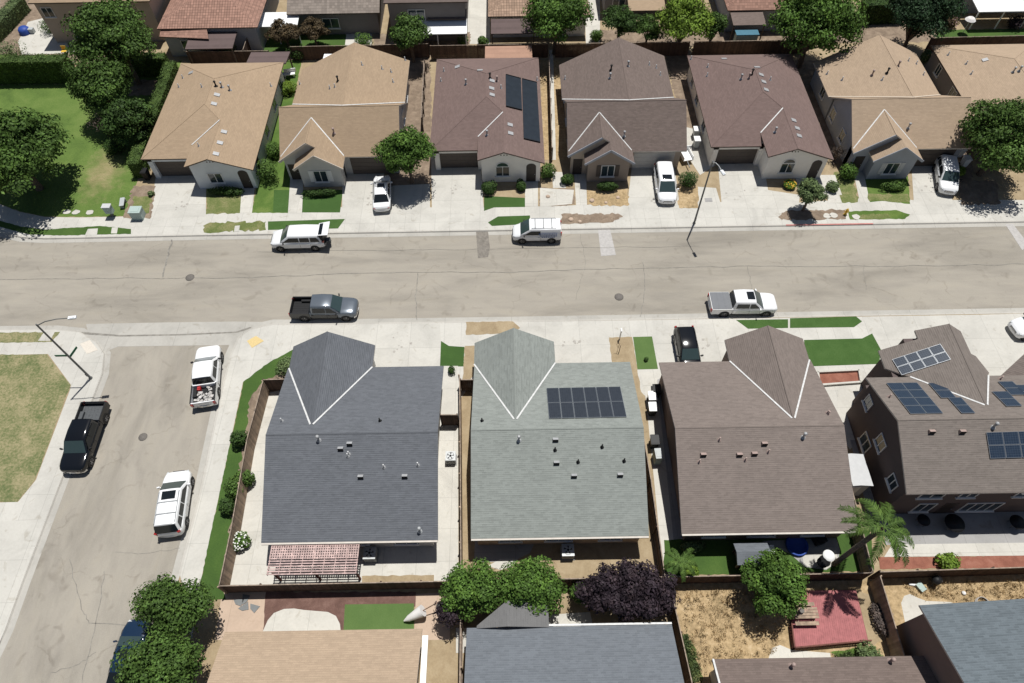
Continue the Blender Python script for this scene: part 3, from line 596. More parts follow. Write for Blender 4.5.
# ------------------------------------------------------------------ houses
HOUSES = {}
class House:
    def __init__(s, name, label, cat, x, y, mroof, mwall, mfas='fascia', group=None, t=.14):
        s.o = thing(name, label, cat, (x, y, 0), group=group); s.mroof, s.mwall, s.mfas, s.t = mroof, mwall, mfas, t
        s.pl = []; s.rb = MB(); s.wb = MB(); s.roof = None; s.wall = None
    def plane(s, *pts, t=None):
        s.pl.append([Vector(p) for p in pts]); s.rb.slab(pts, t or s.t, 0, 1)
    def wbox(s, x0, y0, x1, y1, z1, z0=-.05): s.wb.box(x0, y0, z0, x1, y1, z1)
    def gable_x(s, x0, x1, prof, ):
        """wall block running along x; prof = [(y, z)] outline from the front foot over the ridge to the back foot"""
        n = len(prof); v = [(x0, y, z) for y, z in prof]+[(x1, y, z) for y, z in prof]
        s.wb.add(v, [tuple(range(n)), tuple(range(n, 2*n))[::-1]]+[(i, (i+1) % n, n+(i+1) % n, n+i) for i in range(n)])
    def gable_y(s, y0, y1, prof):
        n = len(prof); v = [(x, y0, z) for x, z in prof]+[(x, y1, z) for x, z in prof]
        s.wb.add(v, [tuple(range(n)), tuple(range(n, 2*n))[::-1]]+[(i, (i+1) % n, n+(i+1) % n, n+i) for i in range(n)])
    def finish(s):
        s.roof = s.rb.build('roof', [s.mroof, s.mfas], s.o); s.wall = s.wb.build('wall', s.mwall, s.o); return s
    def hit(s, px, py):
        """the point of the roof seen at a pixel, with its plane normal"""
        best = None; o = Vector((0, 0, H)); e = Vector((*at(px, py, 0), 0)); d = e-o
        for p in s.pl:
            n = Vector((0, 0, 0))
            for i in range(1, len(p)-1): n += (p[i]-p[0]).cross(p[i+1]-p[0])
            n.normalize()
            if n.z < 0: n = -n
            k = n.dot(d)
            if abs(k) < 1e-6: continue
            t = n.dot(p[0]-o)/k; q = o+d*t
            c = False; m = len(p)
            for i in range(m):
                a, b = p[i], p[i-1]
                if (a.y > q.y) != (b.y > q.y) and q.x < (b.x-a.x)*(q.y-a.y)/(b.y-a.y)+a.x: c = not c
            if c and (best is None or t < best[0]): best = (t, q, n)
        return (best[1], best[2]) if best else None
    def vents(s, lst, kind='box', mat='vent'):
        for px, py in lst:
            h = s.hit(px, py)
            if not h: continue
            p, n = h; m = MB()
            if kind == 'box':   # low slant-back roof vent, dark mouth down the slope
                v = [(p.x+a*.2, p.y+b, p.z+c) for c, b in ((-.1, -.16), (-.1, .12), (.30, -.12), (.20, .10)) for a in (-1, 1)]; m.add(v, [(0, 1, 3, 2), (4, 5, 7, 6), (0, 2, 6, 4), (1, 3, 7, 5), (2, 3, 7, 6)], 0); m.add([(p.x-.2, p.y-.165, p.z-.1), (p.x+.2, p.y-.165, p.z-.1), (p.x+.2, p.y-.125, p.z+.29), (p.x-.2, p.y-.125, p.z+.29)], [(0, 1, 2, 3)], 1)
            elif kind == 'pipe':
                m.lathe([(.055, -.15), (.055, .42), (.04, .42)], p, n=8); m.lathe([(.16, -.02), (.07, .12)], (p.x, p.y, p.z), n=8)
            elif kind == 'flue':
                m.lathe([(.08, -.15), (.08, .5)], p, n=10); m.lathe([(.13, .5), (.13, .6), (.04, .64)], p, n=10); m.lathe([(.09, .44), (.125, .5)], p, n=10, mi=1); m.lathe([(.2, -.03), (.1, .1)], p, n=10)
            elif kind == 'flat':
                u = Vector((1, 0, 0)); w = n.cross(u); u = w.cross(n)
                c = p+n*.03; v = [c+a*.30*u+b*.24*w+h_*n for h_ in (-.05, .05) for a, b in ((-1, -1), (1, -1), (1, 1), (-1, 1))]
                m.add(v, [(3, 2, 1, 0), (4, 5, 6, 7), (0, 1, 5, 4), (1, 2, 6, 5), (2, 3, 7, 6), (3, 0, 4, 7)])
            m.build({'box': 'roof_vent', 'pipe': 'vent_pipe', 'flue': 'flue_pipe', 'flat': 'flat_vent'}[kind], [mat, 'ventd'], s.roof)
    def ridge(s, a, b):
        m = MB(); a, b = Vector(a), Vector(b); L = (b-a).length; n = max(1, int(L/.3)); d = (b-a)/n
        for i in range(n): p = a+d*i; q = a+d*(i+1); m.beam((p.x, p.y, p.z+.004), (q.x, q.y, q.z+.012), .09, .016)
        m.uv = [[(.1, .1)]*4 for _ in m.f]; m.build('ridge_cap', s.mroof, s.roof)
    def flashing(s, pts, w=.062, mat='flash', lift=.035):
        m = MB(); P3 = [Vector(p)+Vector((0, 0, lift)) for p in pts]
        for a, b in zip(P3, P3[1:]): m.beam(a, b, w*2, .03)
        m.build('valley_flashing', mat, s.roof)
    def panels(s, px0, px1, px2, cols, rows, mat='pvb', skip=(), gap=.03):
        """solar panels on the roof plane: px0 = upper left corner seen, px1 = upper right, px2 = lower left"""
        p0, n = s.hit(*px0); o_ = Vector((0, 0, H))
        def on(px): d = Vector((*at(*px, 0), 0))-o_; return o_+d*(n.dot(p0-o_)/n.dot(d))
        q = on(px1); u = (q-p0); u -= n*u.dot(n); u.normalize(); w = n.cross(u)
        e = on(px2)-p0
        if w.dot(e) < 0: w = -w
        pw = (q-p0).length/cols-gap; ph = abs(e.dot(w))/rows-gap
        for i in range(cols):
            for j in range(rows):
                if (i, j) in skip: continue
                c = p0+u*(i*(pw+gap))+w*(j*(ph+gap))+n*.10; m = MB()
                def quad(a0, b0, a1, b1, z): return [c+u*a+w*b+n*z for a, b in ((a0, b0), (a1, b0), (a1, b1), (a0, b1))]
                lo, hi = quad(0, 0, pw, ph, -.04), quad(0, 0, pw, ph, .0)
                m.add(lo+hi, [(0, 1, 2, 3), (4, 5, 6, 7), (0, 1, 5, 4), (1, 2, 6, 5), (2, 3, 7, 6), (3, 0, 4, 7)], 1)
                e = .022; m.add(quad(e, e, pw-e, ph-e, .003), [(0, 1, 2, 3)], 0, False, [[(e, e), (pw-e, e), (pw-e, ph-e), (e, ph-e)]])
                for a in (.1, .8):   # feet down to the shingles
                    m.beam(c+u*pw*a+w*ph*.5-n*.04, c+u*pw*a+w*ph*.5-n*.12, .04, .04, 1)
                m.build('solar_panel', [mat, 'pvframe'], s.roof)
    def win(s, x, y, z, w, h, ang, shutters=None, arch=False, sill=True, bars=1):
        """window centred at x, y, z; ang = direction it faces"""
        n = Vector((math.cos(ang), math.sin(ang), 0)); u = Vector((-n.y, n.x, 0)); c = Vector((x, y, z)); m = MB(); k = Vector((0, 0, 1))
        def bar(a0, b0, a1, b1, d0, d1, mb, mi=0):
            v = [c+u*a+k*b+n*d for d in (d0, d1) for a, b in ((a0, b0), (a1, b0), (a1, b1), (a0, b1))]
            mb.add(v, [(3, 2, 1, 0), (4, 5, 6, 7), (0, 1, 5, 4), (1, 2, 6, 5), (2, 3, 7, 6), (3, 0, 4, 7)], mi)
        t = .07
        bar(-w/2-t, -h/2, -w/2, h/2, -.02, .06, m); bar(w/2, -h/2, w/2+t, h/2, -.02, .06, m)
        bar(-w/2-t, -h/2-t, w/2+t, -h/2, -.02, .08, m); bar(-w/2-t, h/2, w/2+t, h/2+t, -.02, .06, m)
        for i in range(bars): a = -w/2+w*(i+1)/(bars+1); bar(a-.03, -h/2, a+.03, h/2, -.01, .05, m)
        if arch:
            N = 12; v = []
            for d in (-.01, .05):
                for i in range(N+1):
                    a = math.pi*i/N; v.append(c+u*(math.cos(a)*(w/2+t))+k*(h/2+t+math.sin(a)*w*.42)+n*d)
            m.add(v, [tuple(range(N+1)), tuple(range(N+1, 2*N+2))]+[(i, i+1, N+2+i, N+1+i) for i in range(N)])
        f = m.build('window', 'trim', s.o); g = MB(); bar(-w/2, -h/2, w/2, h/2, -.02, .025, g)
        if arch:
            v = [c+u*(math.cos(math.pi*i/12)*w*.44)+k*(h/2+t+.03+math.sin(math.pi*i/12)*w*.35)+n*.056 for i in range(13)]; g.add(v, [tuple(range(13))])
        g.build('pane', 'glass', f)
        if sill: q = MB(); bar(-w/2-.15, -h/2-t-.08, w/2+.15, -h/2-t, -.02, .14, q); q.build('sill', 'trim', f)
        if shutters:
            for sg in (-1, 1):
                q = MB(); a = sg*(w/2+t+.26); bar(a-.22, -h/2-.05, a+.22, h/2+.05, -.01, .05, q)
                for j in range(6): zz = -h/2+h*(j+.5)/6; bar(a-.18, zz-.05, a+.18, zz+.03, .05, .065, q)
                q.build('shutter', shutters, s.o)
        return f
    def door(s, x, y, w, h, ang, mat='door', arch=False):
        n = Vector((math.cos(ang), math.sin(ang), 0)); u = Vector((-n.y, n.x, 0)); m = MB(); c = Vector((x, y, 0))
        pts = [(-w/2, 0), (w/2, 0), (w/2, h)]+([(math.cos(math.pi*i/8)*w/2, h+math.sin(math.pi*i/8)*w*.4) for i in range(1, 8)] if arch else [])+[(-w/2, h)]
        v = [c+u*a+Vector((0, 0, b))+n*d for d in (-.02, .03) for a, b in pts]; N = len(pts)
        m.add(v, [tuple(range(N)), tuple(range(N, 2*N))]+[(i, (i+1) % N, N+(i+1) % N, N+i) for i in range(N)])
        for b in (.25, 1.15): v = [c+u*a+Vector((0, 0, bb))+n*.045 for a, bb in ((-w*.3, b), (w*.3, b), (w*.3, b+.7), (-w*.3, b+.7))]; m.add(v, [(0, 1, 2, 3)])
        d = m.build('door', mat, s.o); k = MB(); p = c+u*w*.38+n*.06; k.lathe([(0, -.03), (.04, -.02), (.04, .02), (0, .03)], (p.x, p.y, 1.0), n=8); k.build('handle', 'galv', d)
    def garage(s, x0, x1, y, mat='gdoor', h=2.1):
        m = MB(); m.box(x0, y-.04, 0, x1, y+.03, h)
        for j in range(4):
            for i in range(4):
                a = x0+(x1-x0)*(i+.08)/4; b = x0+(x1-x0)*(i+.92)/4; m.box(a, y-.055, h*(j+.12)/4, b, y-.041, h*(j+.88)/4)
        m.build('garage_door', mat, s.o)
PI = math.pi; S_ = -PI/2; N_ = PI/2; E_ = 0.0; W_ = PI

# --- three single storey houses seen from behind
def ranch(key, label, mroof, mwall, xl, xr, yb, yf, zr, wxl, wxr, wxc, wyf, wz, xlf=None, xrf=None):
    ze = 2.7; xlf = xl if xlf is None else xlf; xrf = xr if xrf is None else xrf
    yr = (yb+yf)/2; h = House('house', label, 'house', (xl+xr)/2, yr, mroof, mwall); HOUSES[key] = h
    xlm, xrm = (xl+xlf)/2, (xr+xrf)/2; p = (zr-ze)/(yf-yr); yi = yf-(wz-ze)/p
    h.plane((xl, yb, ze), (xr, yb, ze), (xrm, yr, zr), (xlm, yr, zr)); h.plane((xlm, yr, zr), (xrm, yr, zr), (xrf, yf, ze), (xlf, yf, ze))
    h.plane((wxl, wyf, ze), (wxc, wyf, wz), (wxc, yi, wz), (wxl, yf, ze+.012)); h.plane((wxr, wyf, ze), (wxc, wyf, wz), (wxc, yi, wz), (wxr, yf, ze+.012))
    o = .38; d = .17
    a0, a1 = max(xl, xlf)+o, min(xr, xrf)-o
    h.gable_x(a0, a1, [(yb+o, -.05), (yb+o, ze+o*p-d), (yr, zr-d), (yf-o, ze+o*p-d), (yf-o, -.05)])
    pw = (wz-ze)/(wxc-wxl); pr = (wz-ze)/(wxr-wxc)
    h.gable_y(yf-1.5, wyf-.3, [(wxl+o, -.05), (wxl+o, ze+o*pw-d), (wxc, wz-d), (wxr-o, ze+o*pr-d), (wxr-o, -.05)])
    h.finish()
    h.ridge((xlm, yr, zr), (xrm, yr, zr)); h.ridge((wxc, yi, wz), (wxc, wyf, wz)); h.flashing([(wxl, yf, ze+.01), (wxc-.1, yi, wz)]); h.flashing([(wxr, yf, ze+.01), (wxc+.1, yi, wz)])
    for i, k in enumerate((.14, .42, .72)): h.win(xl+(xr-xl)*k+1, yb+o, 1.45, 1.5 if i != 1 else 1.8, 1.1, S_)
    h.garage(wxl+.9, wxr-.9, wyf-.29, 'gdoorw') if False else None
    m = MB(); m.box(wxl+.9, wyf-.29, 0, wxr-.9, wyf-.2, 2.15); 
    for j in range(4): m.box(wxl+1.0, wyf-.2, .06+j*.52, wxr-1.0, wyf-.185, .5+j*.52)
    m.build('garage_door', 'gdoorw', h.o)
    g = MB(); g.beam((xl+.02, yb-.07, ze-.06), (xr-.02, yb-.07, ze-.06), .12, .11); g.build('gutter', 'fascia', h.roof)
    return h
h1 = ranch('slate', 'single storey house with dark slate grey roof at the street corner, red pergola behind', 'r_slate', 'w_grey', -17.75, -5.4, 15.1, 29.4, 5.12, -18.2, -11.4, -14.9, 31.55, 4.8, xlf=-18.3, xrf=-5.6)
h1.vents([(319, 440)], 'flue'); h1.vents([(341, 449), (350, 444), (361, 477), (405, 476.5)], 'box'); h1.vents([(282, 421), (349, 454), (384, 467), (418, 465), (348, 456)], 'pipe'); h1.vents([(380, 421)], 'pipe', 'ventd')
h1.vents([(420, 531)], 'flue', 'galv')
h2 = ranch('sage', 'single storey house with pale sage grey roof carrying one block of black solar panels', 'r_sage', 'w_tan', -3.1, 9.35, 15.15, 29.5, 5.15, -3.12, 3.5, .15, 31.6, 4.8, xrf=9.6)
h2.vents([(519, 440)], 'flue'); h2.vents([(555.5, 440), (556.5, 463), (574, 476), (620, 475)], 'box'); h2.vents([(482, 421), (555, 450), (578, 462), (602, 447), (624, 461)], 'pipe', 'ventd')
h2.panels((546.5, 389), (620.5, 387.5), (549.3, 419.5), 6, 2, 'pv')
h3 = ranch('brown', 'single storey house with brown roof, scattered vents and a black SUV parked before it', 'r_brown', 'w_brown', 11.65, 24.0, 15.25, 29.4, 4.95, 17.7, 24.2, 20.7, 31.5, 4.7, xlf=11.95, xrf=24.3)
h3.vents([(703, 455), (739, 455), (754, 454), (764, 444)], 'box', 'vents'); h3.vents([(699, 462), (719, 440), (745, 460), (768, 452)], 'pipe', 'vents'); h3.vents([(803, 437)], 'flue', 'vent'); h3.vents([(827, 413), (828, 414)], 'pipe', 'vents')

# --- two storey house with blue solar panels
def two_storey():
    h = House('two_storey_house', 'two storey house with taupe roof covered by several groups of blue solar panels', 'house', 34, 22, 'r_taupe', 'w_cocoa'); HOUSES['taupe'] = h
    x0, x1, yb, yf, yr, ze, zr = 26.9, 39.2, 17.0, 26.3, 21.65, 5.0, 7.0
    h.plane((x0, yb, ze), (x1, yb, ze), (x1, yr, zr), (x0, yr, zr)); h.plane((x0, yr, zr), (x1, yr, zr), (x1, yf, ze), (x0, yf, ze))
    p = .43; wz = 6.4; yi = yf-(wz-ze)/p; wc = 33.95; wl = 28.95; wlz = 4.5; pl = (wz-wlz)/(wc-wl)
    yl = yf+.02
    h.plane((wc, yi, wz), (wc, 30.2, wz), (31.7, 30.2, wz-pl*(wc-31.7)), (31.7, 29.4, wz-pl*(wc-31.7)), (wl, 29.05, wlz), (wl, yf+1.1, wlz), (wc-(wz-ze)/pl, yf, ze))
    pr = .62; r = lambda x: wz-pr*(x-wc)
    h.plane((wc, yi, wz), (wc, 30.2, wz), (35.2, 30.0, r(35.2)), (35.2, 27.9, r(35.2)), (35.75, 27.9, r(35.75)), (36.6, 26.7, r(36.6)), (wc+(wz-ze)/pr, yf, ze))
    d = .17; o = .38
    h.gable_x(x0+o, x1-.5, [(yb+o, -.05), (yb+o, ze+o*p-d), (yr, zr-d), (yf-o, ze+o*p-d), (yf-o, -.05)])
    h.wb.box(wl+.35, yf-1, -.05, 31.5, 28.7, wlz); h.wb.box(30.9, yf-1, -.05, 34.9, 29.8, 5.0); h.wb.box(34.8, yf-1, -.05, 36.2, 27.5, 4.7); h.wb.box(28.1, yf-1, -.05, wl+.5, 27.0, 2.6)
    h.gable_y(29.4, 29.82, [(31.9, 4.9), (31.9, wz-pl*(wc-31.9)-d), (wc, wz-d), (34.9, r(34.9)-d), (34.9, 4.9)])
    h.finish()
    h.flashing([(wc-(wz-ze)/pl-.0, yf, ze+.01), (wc-.1, yi, wz)]); h.flashing([(wc+(wz-ze)/pr, yf, ze+.03), (wc+.1, yi, wz)]); h.ridge((x0, yr, zr), (x1, yr, zr)); h.ridge((wc, yi, wz), (wc, 30.2, wz))
    h.vents([(931, 432), (961.5, 432)], 'box', 'vents'); h.vents([(993, 427)], 'flue', 'vent'); h.vents([(889, 397), (991, 374), (1000, 379)], 'pipe', 'vents')
    h.panels((892.2, 360), (940.5, 344.3), (898.5, 377), 4, 2); h.panels((886, 384), (917, 383.5), (908.5, 415), 2, 4)
    h.panels((928, 384), (943, 383.8), (941, 399), 1, 2); h.panels((947.5, 398.5), (961, 398.3), (958, 414.5), 1, 2); h.panels((997.5, 382.5), (1012.5, 382.3), (1006.5, 396), 1, 2)
    h.panels((991.5, 392.5), (1007, 392.2), (1003.5, 407.5), 1, 2); h.panels((1014, 386), (1029, 385.8), (1023, 400), 1, 2); h.panels((985.5, 432.5), (1065, 430), (988.5, 459), 5, 2)
    for y, z, w, hh in ((24.9, 3.6, .8, 1.0), (21.6, 3.4, 1.0, 1.1), (18.6, 3.2, .9, 1.0), (22.6, 1.4, 1.2, 1.2)): h.win(x0+o, y, z, w, hh, W_)
    for x, z, w in ((29.4, 3.9, 1.6), (32.0, 3.9, 1.1), (36.2, 3.9, 1.6), (30.0, 1.3, 1.2), (34.2, 1.25, 2.6), (38.2, 3.9, .9)): h.win(x, yb+o, z, w, 1.1 if z > 2 else 1.5, S_, bars=1 if w < 2 else 3)
    h.door(31.8, yb+o, .95, 2.05, S_)
    return h
h4 = two_storey()
# corner of the next house, cut by the frame
hz = House('neighbour_house', 'tan roofed house corner cut by the right edge beside the white driveway', 'house', 43, 27, 'r_brown', 'w_cream')
hz.plane((38.2, 27.0, 2.9), (40.9, 29.0, 4.4), (46, 26.2, 4.4), (46, 24.2, 2.9)); hz.plane((38.2, 27.0, 2.9), (40.9, 29.0, 4.4), (40.9, 31, 4.4), (38.6, 29.3, 2.9)) if False else None
hz.wbox(40.2, 24.5, 46, 27.2, 2.8); hz.finish()

# --- far side of the street, first pattern: hipped garage side, gabled entry wing at right
def hip_house(key, label, xl, xr, yf, yg, yb, mroof, mwall, arch=True, patio=None, pool=False, mfas='darkfascia', fv='ventp', notch=False):
    ze, p = 2.7, .36; xm = (xl+xr)/2; hw = (xr-xl)/2; zr = ze+hw*p; y1, y2 = yf+hw, yb-hw
    h = House('hip_roof_house', label, 'house', xm, (yf+yb)/2, mroof, mwall, mfas); HOUSES[key] = h
    xw = xr-4.1; zw = ze+4.1*p; yw = yf+4.1; xwl = xw-2.67; zl = zw-2.67*p; yv = yf+(zl-ze)/p
    R1, R2, W0, W1 = (xm, y1, zr), (xm, y2, zr), (xw, yw, zw), (xw, yg, zw); V = (xwl, yv, zl)
    h.plane((xl, yf, ze), (xl, yb, ze), R2, R1); h.plane((xl, yf, ze), R1, W0, V, (xwl, yf, ze)); h.plane((xr, yg, ze), (xr, yb, ze), R2, R1, W0, W1)
    h.plane((xl, yb, ze), (xr, yb, ze), R2); h.plane(W0, W1, (xwl, yg, zl), V)
    # small rear gable on the hip
    xg = xm-.6; zg = zr-.55
    h.plane((xg, y2+1.2, zg), (xg, yb+.05, zg), (xg+2.6, yb+.05, ze+.1), (xg+.1, y2+.4, zg+.02)) if notch else None
    h.plane((xg, y2+1.2, zg), (xg, yb+.05, zg), (xg-2.6, yb+.05, ze+.1)) if notch else None
    o, d = .42, .17
    h.wbox(xl+o, yf+.5, xwl+.4, yb-o, ze); h.wbox(xwl+.3, yf+.4, xr-o, yb-o, ze)
    h.gable_y(yg+.3, yf+1.2, [(xwl+.35, -.05), (xwl+.35, zl+.35*p-d), (xw, zw-d), (xr-o, ze+o*p-d), (xr-o, -.05)])
    h.wb.box(xl+o, yf+.12, -.05, xl+o+.5, yf+.52, ze-.1); h.wb.box(xwl-.1, yf+.12, -.05, xwl+.35, yf+.52, ze-.1); h.wb.box(xl+o, yf+.12, 2.25, xwl+.3, yf+.52, ze-.1)
    h.finish()
    h.ridge(R1, R2); h.ridge(W0, W1); h.ridge((xl, yf, ze), R1); h.ridge(R1, W0); h.ridge((xl, yb, ze), R2); h.ridge((xr, yb, ze), R2); h.flashing([(V[0], V[1], V[2]), (W0[0]-.05, W0[1], W0[2])], .055); 
    if notch: h.flashing([(xg+.05, y2+1.1, zg+.03), (xg+2.6, yb-.2, ze+.12)], .09)
    h.garage(xl+o+.5, xwl-.1, yf+.5, 'gdoor')
    y = yg+.3; h.win(xwl+2.5, y, 1.45, 1.3, 1.15, S_, arch=arch, bars=1)
    h.door(xr-1.35, y, 1.0, 2.0, S_, arch=True)
    for k in (0, 1, 2):
        m = MB(); m.lathe([(.07, -.02), (.07, .03), (0, .03)], (xw-.3+k*.3, y-.0, zw-.62), 'y', 8); m.build('gable_vent', 'darkfascia', h.o)
    for y, w in ((yf+5, 1.2), (yf+9.5, 1.2), (yb-3, .9)):
        h.win(xl+o, y, 1.5, w, 1.1, W_); h.win(xr-o, y+.7, 1.5, w, 1.1, E_)
    if patio:
        x0, x1, y0, y1_, mat = patio; m = MB(); m.slab([(x0, y0, 2.62), (x1, y0, 2.62), (x1, y1_, 2.35), (x0, y1_, 2.35)], .12)
        c = m.build('patio_cover', [mat, 'darkfascia'], h.o); q = MB()
        for x in (x0+.2, x1-.2): q = MB(); q.box(x-.07, y1_-.3, 0, x+.07, y1_-.16, 2.25); q.build('post', 'darkfascia', c)
    h.xw, h.xwl = xw, xwl
    return h
hA = hip_house('A', 'tan hip roofed house beside the big lawn and the clipped hedge', -37.65, -25.8, 54.85, 53.0, 71.0, 'r_tan', 'w_pale', False, (-30.2, -25.6, 70.9, 73.6, 'r_darkmauve'))
hA.vents([(217, 95), (214, 104), (224, 132), (220, 143), (216, 154)], 'flat'); hA.vents([(191, 73)], 'flat'); hA.vents([(179, 87), (202, 87), (271, 86), (199, 146), (183, 78)], 'pipe', 'vent'); hA.vents([(216, 86)], 'flue', 'ventd'); hA.vents([(230, 90), (222, 87)], 'flue', 'vent')
hC = hip_house('C', 'mauve hip roofed house with black pool heating panels on its right slope', -8.15, 3.6, 55.4, 53.3, 71.1, 'r_mauve', 'w_cream', True, (-2.6, 2.9, 71.0, 74.0, 'r_salmon'))
hC.vents([(457.5, 67), (480, 70.5), (492, 81), (491.5, 88.5), (492, 95), (510, 125), (510.5, 133.5)], 'flat'); hC.vents([(444, 71), (441, 81), (434, 66), (501, 88), (537, 80)], 'pipe', 'vent'); hC.vents([(466, 84), (487, 135)], 'flue', 'vent'); hC.vents([(490, 78)], 'flue', 'ventd'); hC.vents([(497, 81)], 'flue', 'vents')
def pool_panel(h, corners):
    q = [h.hit(*c) for c in corners]; m = MB(); n = q[0][1]
    v = [p+n*.03 for p, _ in q]+[p+n*.09 for p, _ in q]
    m.add(v, [(0, 1, 2, 3), (4, 5, 6, 7), (0, 1, 5, 4), (1, 2, 6, 5), (2, 3, 7, 6), (3, 0, 4, 7)]); o = m.build('pool_heating_panel', 'pool', h.roof)
    for a, b in ((4, 5), (7, 6)): t = MB(); t.tube([v[a]+n*.02, v[b]+n*.02], .05, 6); t.build('header_pipe', 'black', o)
pool_panel(hC, [(505.5, 75), (520.6, 79), (521.8, 110.5), (505.8, 106.6)]); pool_panel(hC, [(521.8, 79.3), (536.6, 83), (540, 142.8), (523.5, 139)])
hE = hip_house('E', 'mauve hip roofed house between the white driveway minivan and the small round street tree', 20.75, 32.75, 55.3, 53.1, 71.0, 'r_mauve', 'w_cream', True, None)
hE.vents([(724, 59), (757, 67.5), (761, 75), (763.5, 82), (766, 90), (793.5, 120.5), (797, 128.5), (799, 136)], 'flat'); hE.vents([(691, 59), (707.5, 67), (707, 76), (770, 80)], 'pipe', 'vent'); hE.vents([(741, 79), (775, 132)], 'flue', 'vent'); hE.vents([(752, 74)], 'flue', 'ventd'); hE.vents([(749, 78)], 'flue', 'vents')
hG = hip_house('G', 'tan hip roofed house at the right edge half hidden by the street tree', 49.3, 61.2, 55.3, 53.3, 72.2, 'r_tan2', 'w_dusk', True, None)
hG.vents([(985, 60)], 'flat'); hG.vents([(948, 55), (966, 64), (971, 74)], 'pipe', 'vent'); hG.vents([(1013, 72), (1019, 71)], 'flue', 'vent')

# --- second pattern: street facing gable roof, stepped entry gable at left, rear wing with ridge running away
def gable_house(key, label, xl, xr, yf, mroof, mwall, wallfront, shutter='shutter', door='door', gmat='gdoorw', bwall=None):
    ze = 2.7; zr = 5.65; yr = yf+4.25; p = (zr-ze)/4.25; yb0 = yr+4.3; xm = (xl+xr)/2
    h = House('gable_roof_house', label, 'house', xm, yf+8, mroof, mwall, 'fascia'); HOUSES[key] = h
    h.plane((xl, yf, ze), (xr, yf, ze), (xr, yr, zr), (xl, yr, zr)); h.plane((xl, yr, zr), (xr, yr, zr), (xr, yb0, ze), (xl, yb0, ze))
    zb = 5.6; yb = yf+16.0
    h.plane((xm+.3, yr+.1, zb), (xm+.3, yb-.6, zb), (xl-.1, yb-1.2, ze), (xl-.1, yb0, ze+.015)); h.plane((xm+.3, yr+.1, zb), (xm+.3, yb-.6, zb), (xr-.1, yb+.2, ze), (xr-.1, yb0, ze+.015))
    # entry wing
    wx = xl+3.3; wz = 5.0; wr = xl+6.65; yi = yf+(wz-ze)/p; q = (wz-ze)/(wx-xl); yw = yf-.55; yw2 = yf-1.75; fx = xl+4.12; fz = wz-q*(fx-wx); fl = xl+1.65
    h.plane((wx, yi, wz), (wx, yw, wz), (xl, yw, ze+.01), (xl, yf, ze+.02)); h.plane((wx, yi, wz), (wx, yw, wz), (fx, yw, fz), (fx, yw2, fz), (wr, yw2, ze), (wr, yf, ze+.02))
    h.plane((fx, yw+.3, fz), (fx, yw2, fz), (fl, yw2, ze-.02), (fl, yw+.3, ze-.02))
    o, d = .4, .17
    h.gable_x(xl+o, xr-o, [(yf+.5, -.05), (yf+.5, ze+.5*p-d), (yr, zr-d), (yb0-.3, ze-.05), (yb0-.3, -.05)])
    pb = (zb-ze)/(xm+.3-xl); h.gable_y(yb0-.5, yb-1.3, [(xl+o, -.05), (xl+o, ze+o*pb-d), (xm+.3, zb-d), (xr-o, ze+o*pb-d), (xr-o, -.05)])
    h.gable_y(yw+.32, yf+1.2, [(xl+o, -.05), (xl+o, ze+o*q-d), (wx, wz-d), (wr-o, ze+o*q-d), (wr-o, -.05)])
    h.finish()
    m = MB(); pts = [(fl+o, -.05), (fl+o, ze+o*q-d-.03), (fx, fz-d-.03), (wr-o, ze+o*q-d-.03), (wr-o, -.05)]
    v = [(x, yw2+.35, z) for x, z in pts]+[(x, yw+.8, z) for x, z in pts]; m.add(v, [(0, 1, 2, 3, 4), (9, 8, 7, 6, 5)]+[(i, (i+1) % 5, 5+(i+1) % 5, 5+i) for i in range(5)]); m.build('bay_wall', wallfront, h.o)
    t = MB()   # pale barge boards of the stepped gable
    for a, b in (((fl, yw2-.02, ze-.1), (fx, yw2-.02, fz-.1)), ((fx, yw2-.02, fz-.1), (wr, yw2-.02, ze-.1)), ((xl, yw-.02, ze-.08), (wx, yw-.02, wz-.09))): t.beam(a, b, .06, .24)
    t.build('barge_board', 'w_blue' if key != 'B' else 'fascia', h.o)
    h.ridge((wx, yi, wz), (wx, yw, wz)); h.ridge((xm+.3, yr+.1, zb), (xm+.3, yb-.6, zb)); h.ridge((xl, yr, zr), (xr, yr, zr)); h.flashing([(wx, yi, wz), (xl+.1, yf+.1, ze+.06)], .055); h.flashing([(wx, yi, wz), (wr-.1, yf+.1, ze+.06)], .055)
    h.flashing([(xl-.1, yb0, ze+.04), (xm+.3, yr+.12, zb+.03), (xr-.1, yb0, ze+.04)], .07, 'flash' if key != 'F' else 'flashtan')
    h.win((fl+wr)/2-.05, yw2+.35, 1.45, 1.25, 1.35, S_, shutters=shutter, bars=1)
    h.door(xl+1.1, yw+.32, .95, 2.05, S_, door)
    m = MB(); m.box(wr+.3, yf+.44, 0, xr-1.0, yf+.49, 2.15)
    for j in range(4): m.box(wr+.4, yf+.42, .05+j*.53, xr-1.1, yf+.435, .48+j*.53)
    m.build('garage_door', gmat, h.o)
    for y, w in ((yf+3.5, 1.0), (yf+7, 1.1), (yf+11, 1.1)): h.win(xl+o, y, 1.6, w, 1.2, W_); h.win(xr-o, y+.6, 1.6, w, 1.2, E_)
    return h
hB = gable_house('B', 'tan gable roofed house with the white sedan parked on its driveway', -23.4, -11.15, 54.7, 'r_tan', 'w_grey', 'w_grey', 'trim', gmat='gdoor')
hB.vents([(338, 81)], 'flue', 'ventd'); hB.vents([(330, 88.5), (362, 65), (335, 87), (382, 69), (391, 72), (393, 82), (405, 60), (300, 84)], 'pipe', 'vent'); hB.vents([(334, 133)], 'flue', 'vents')
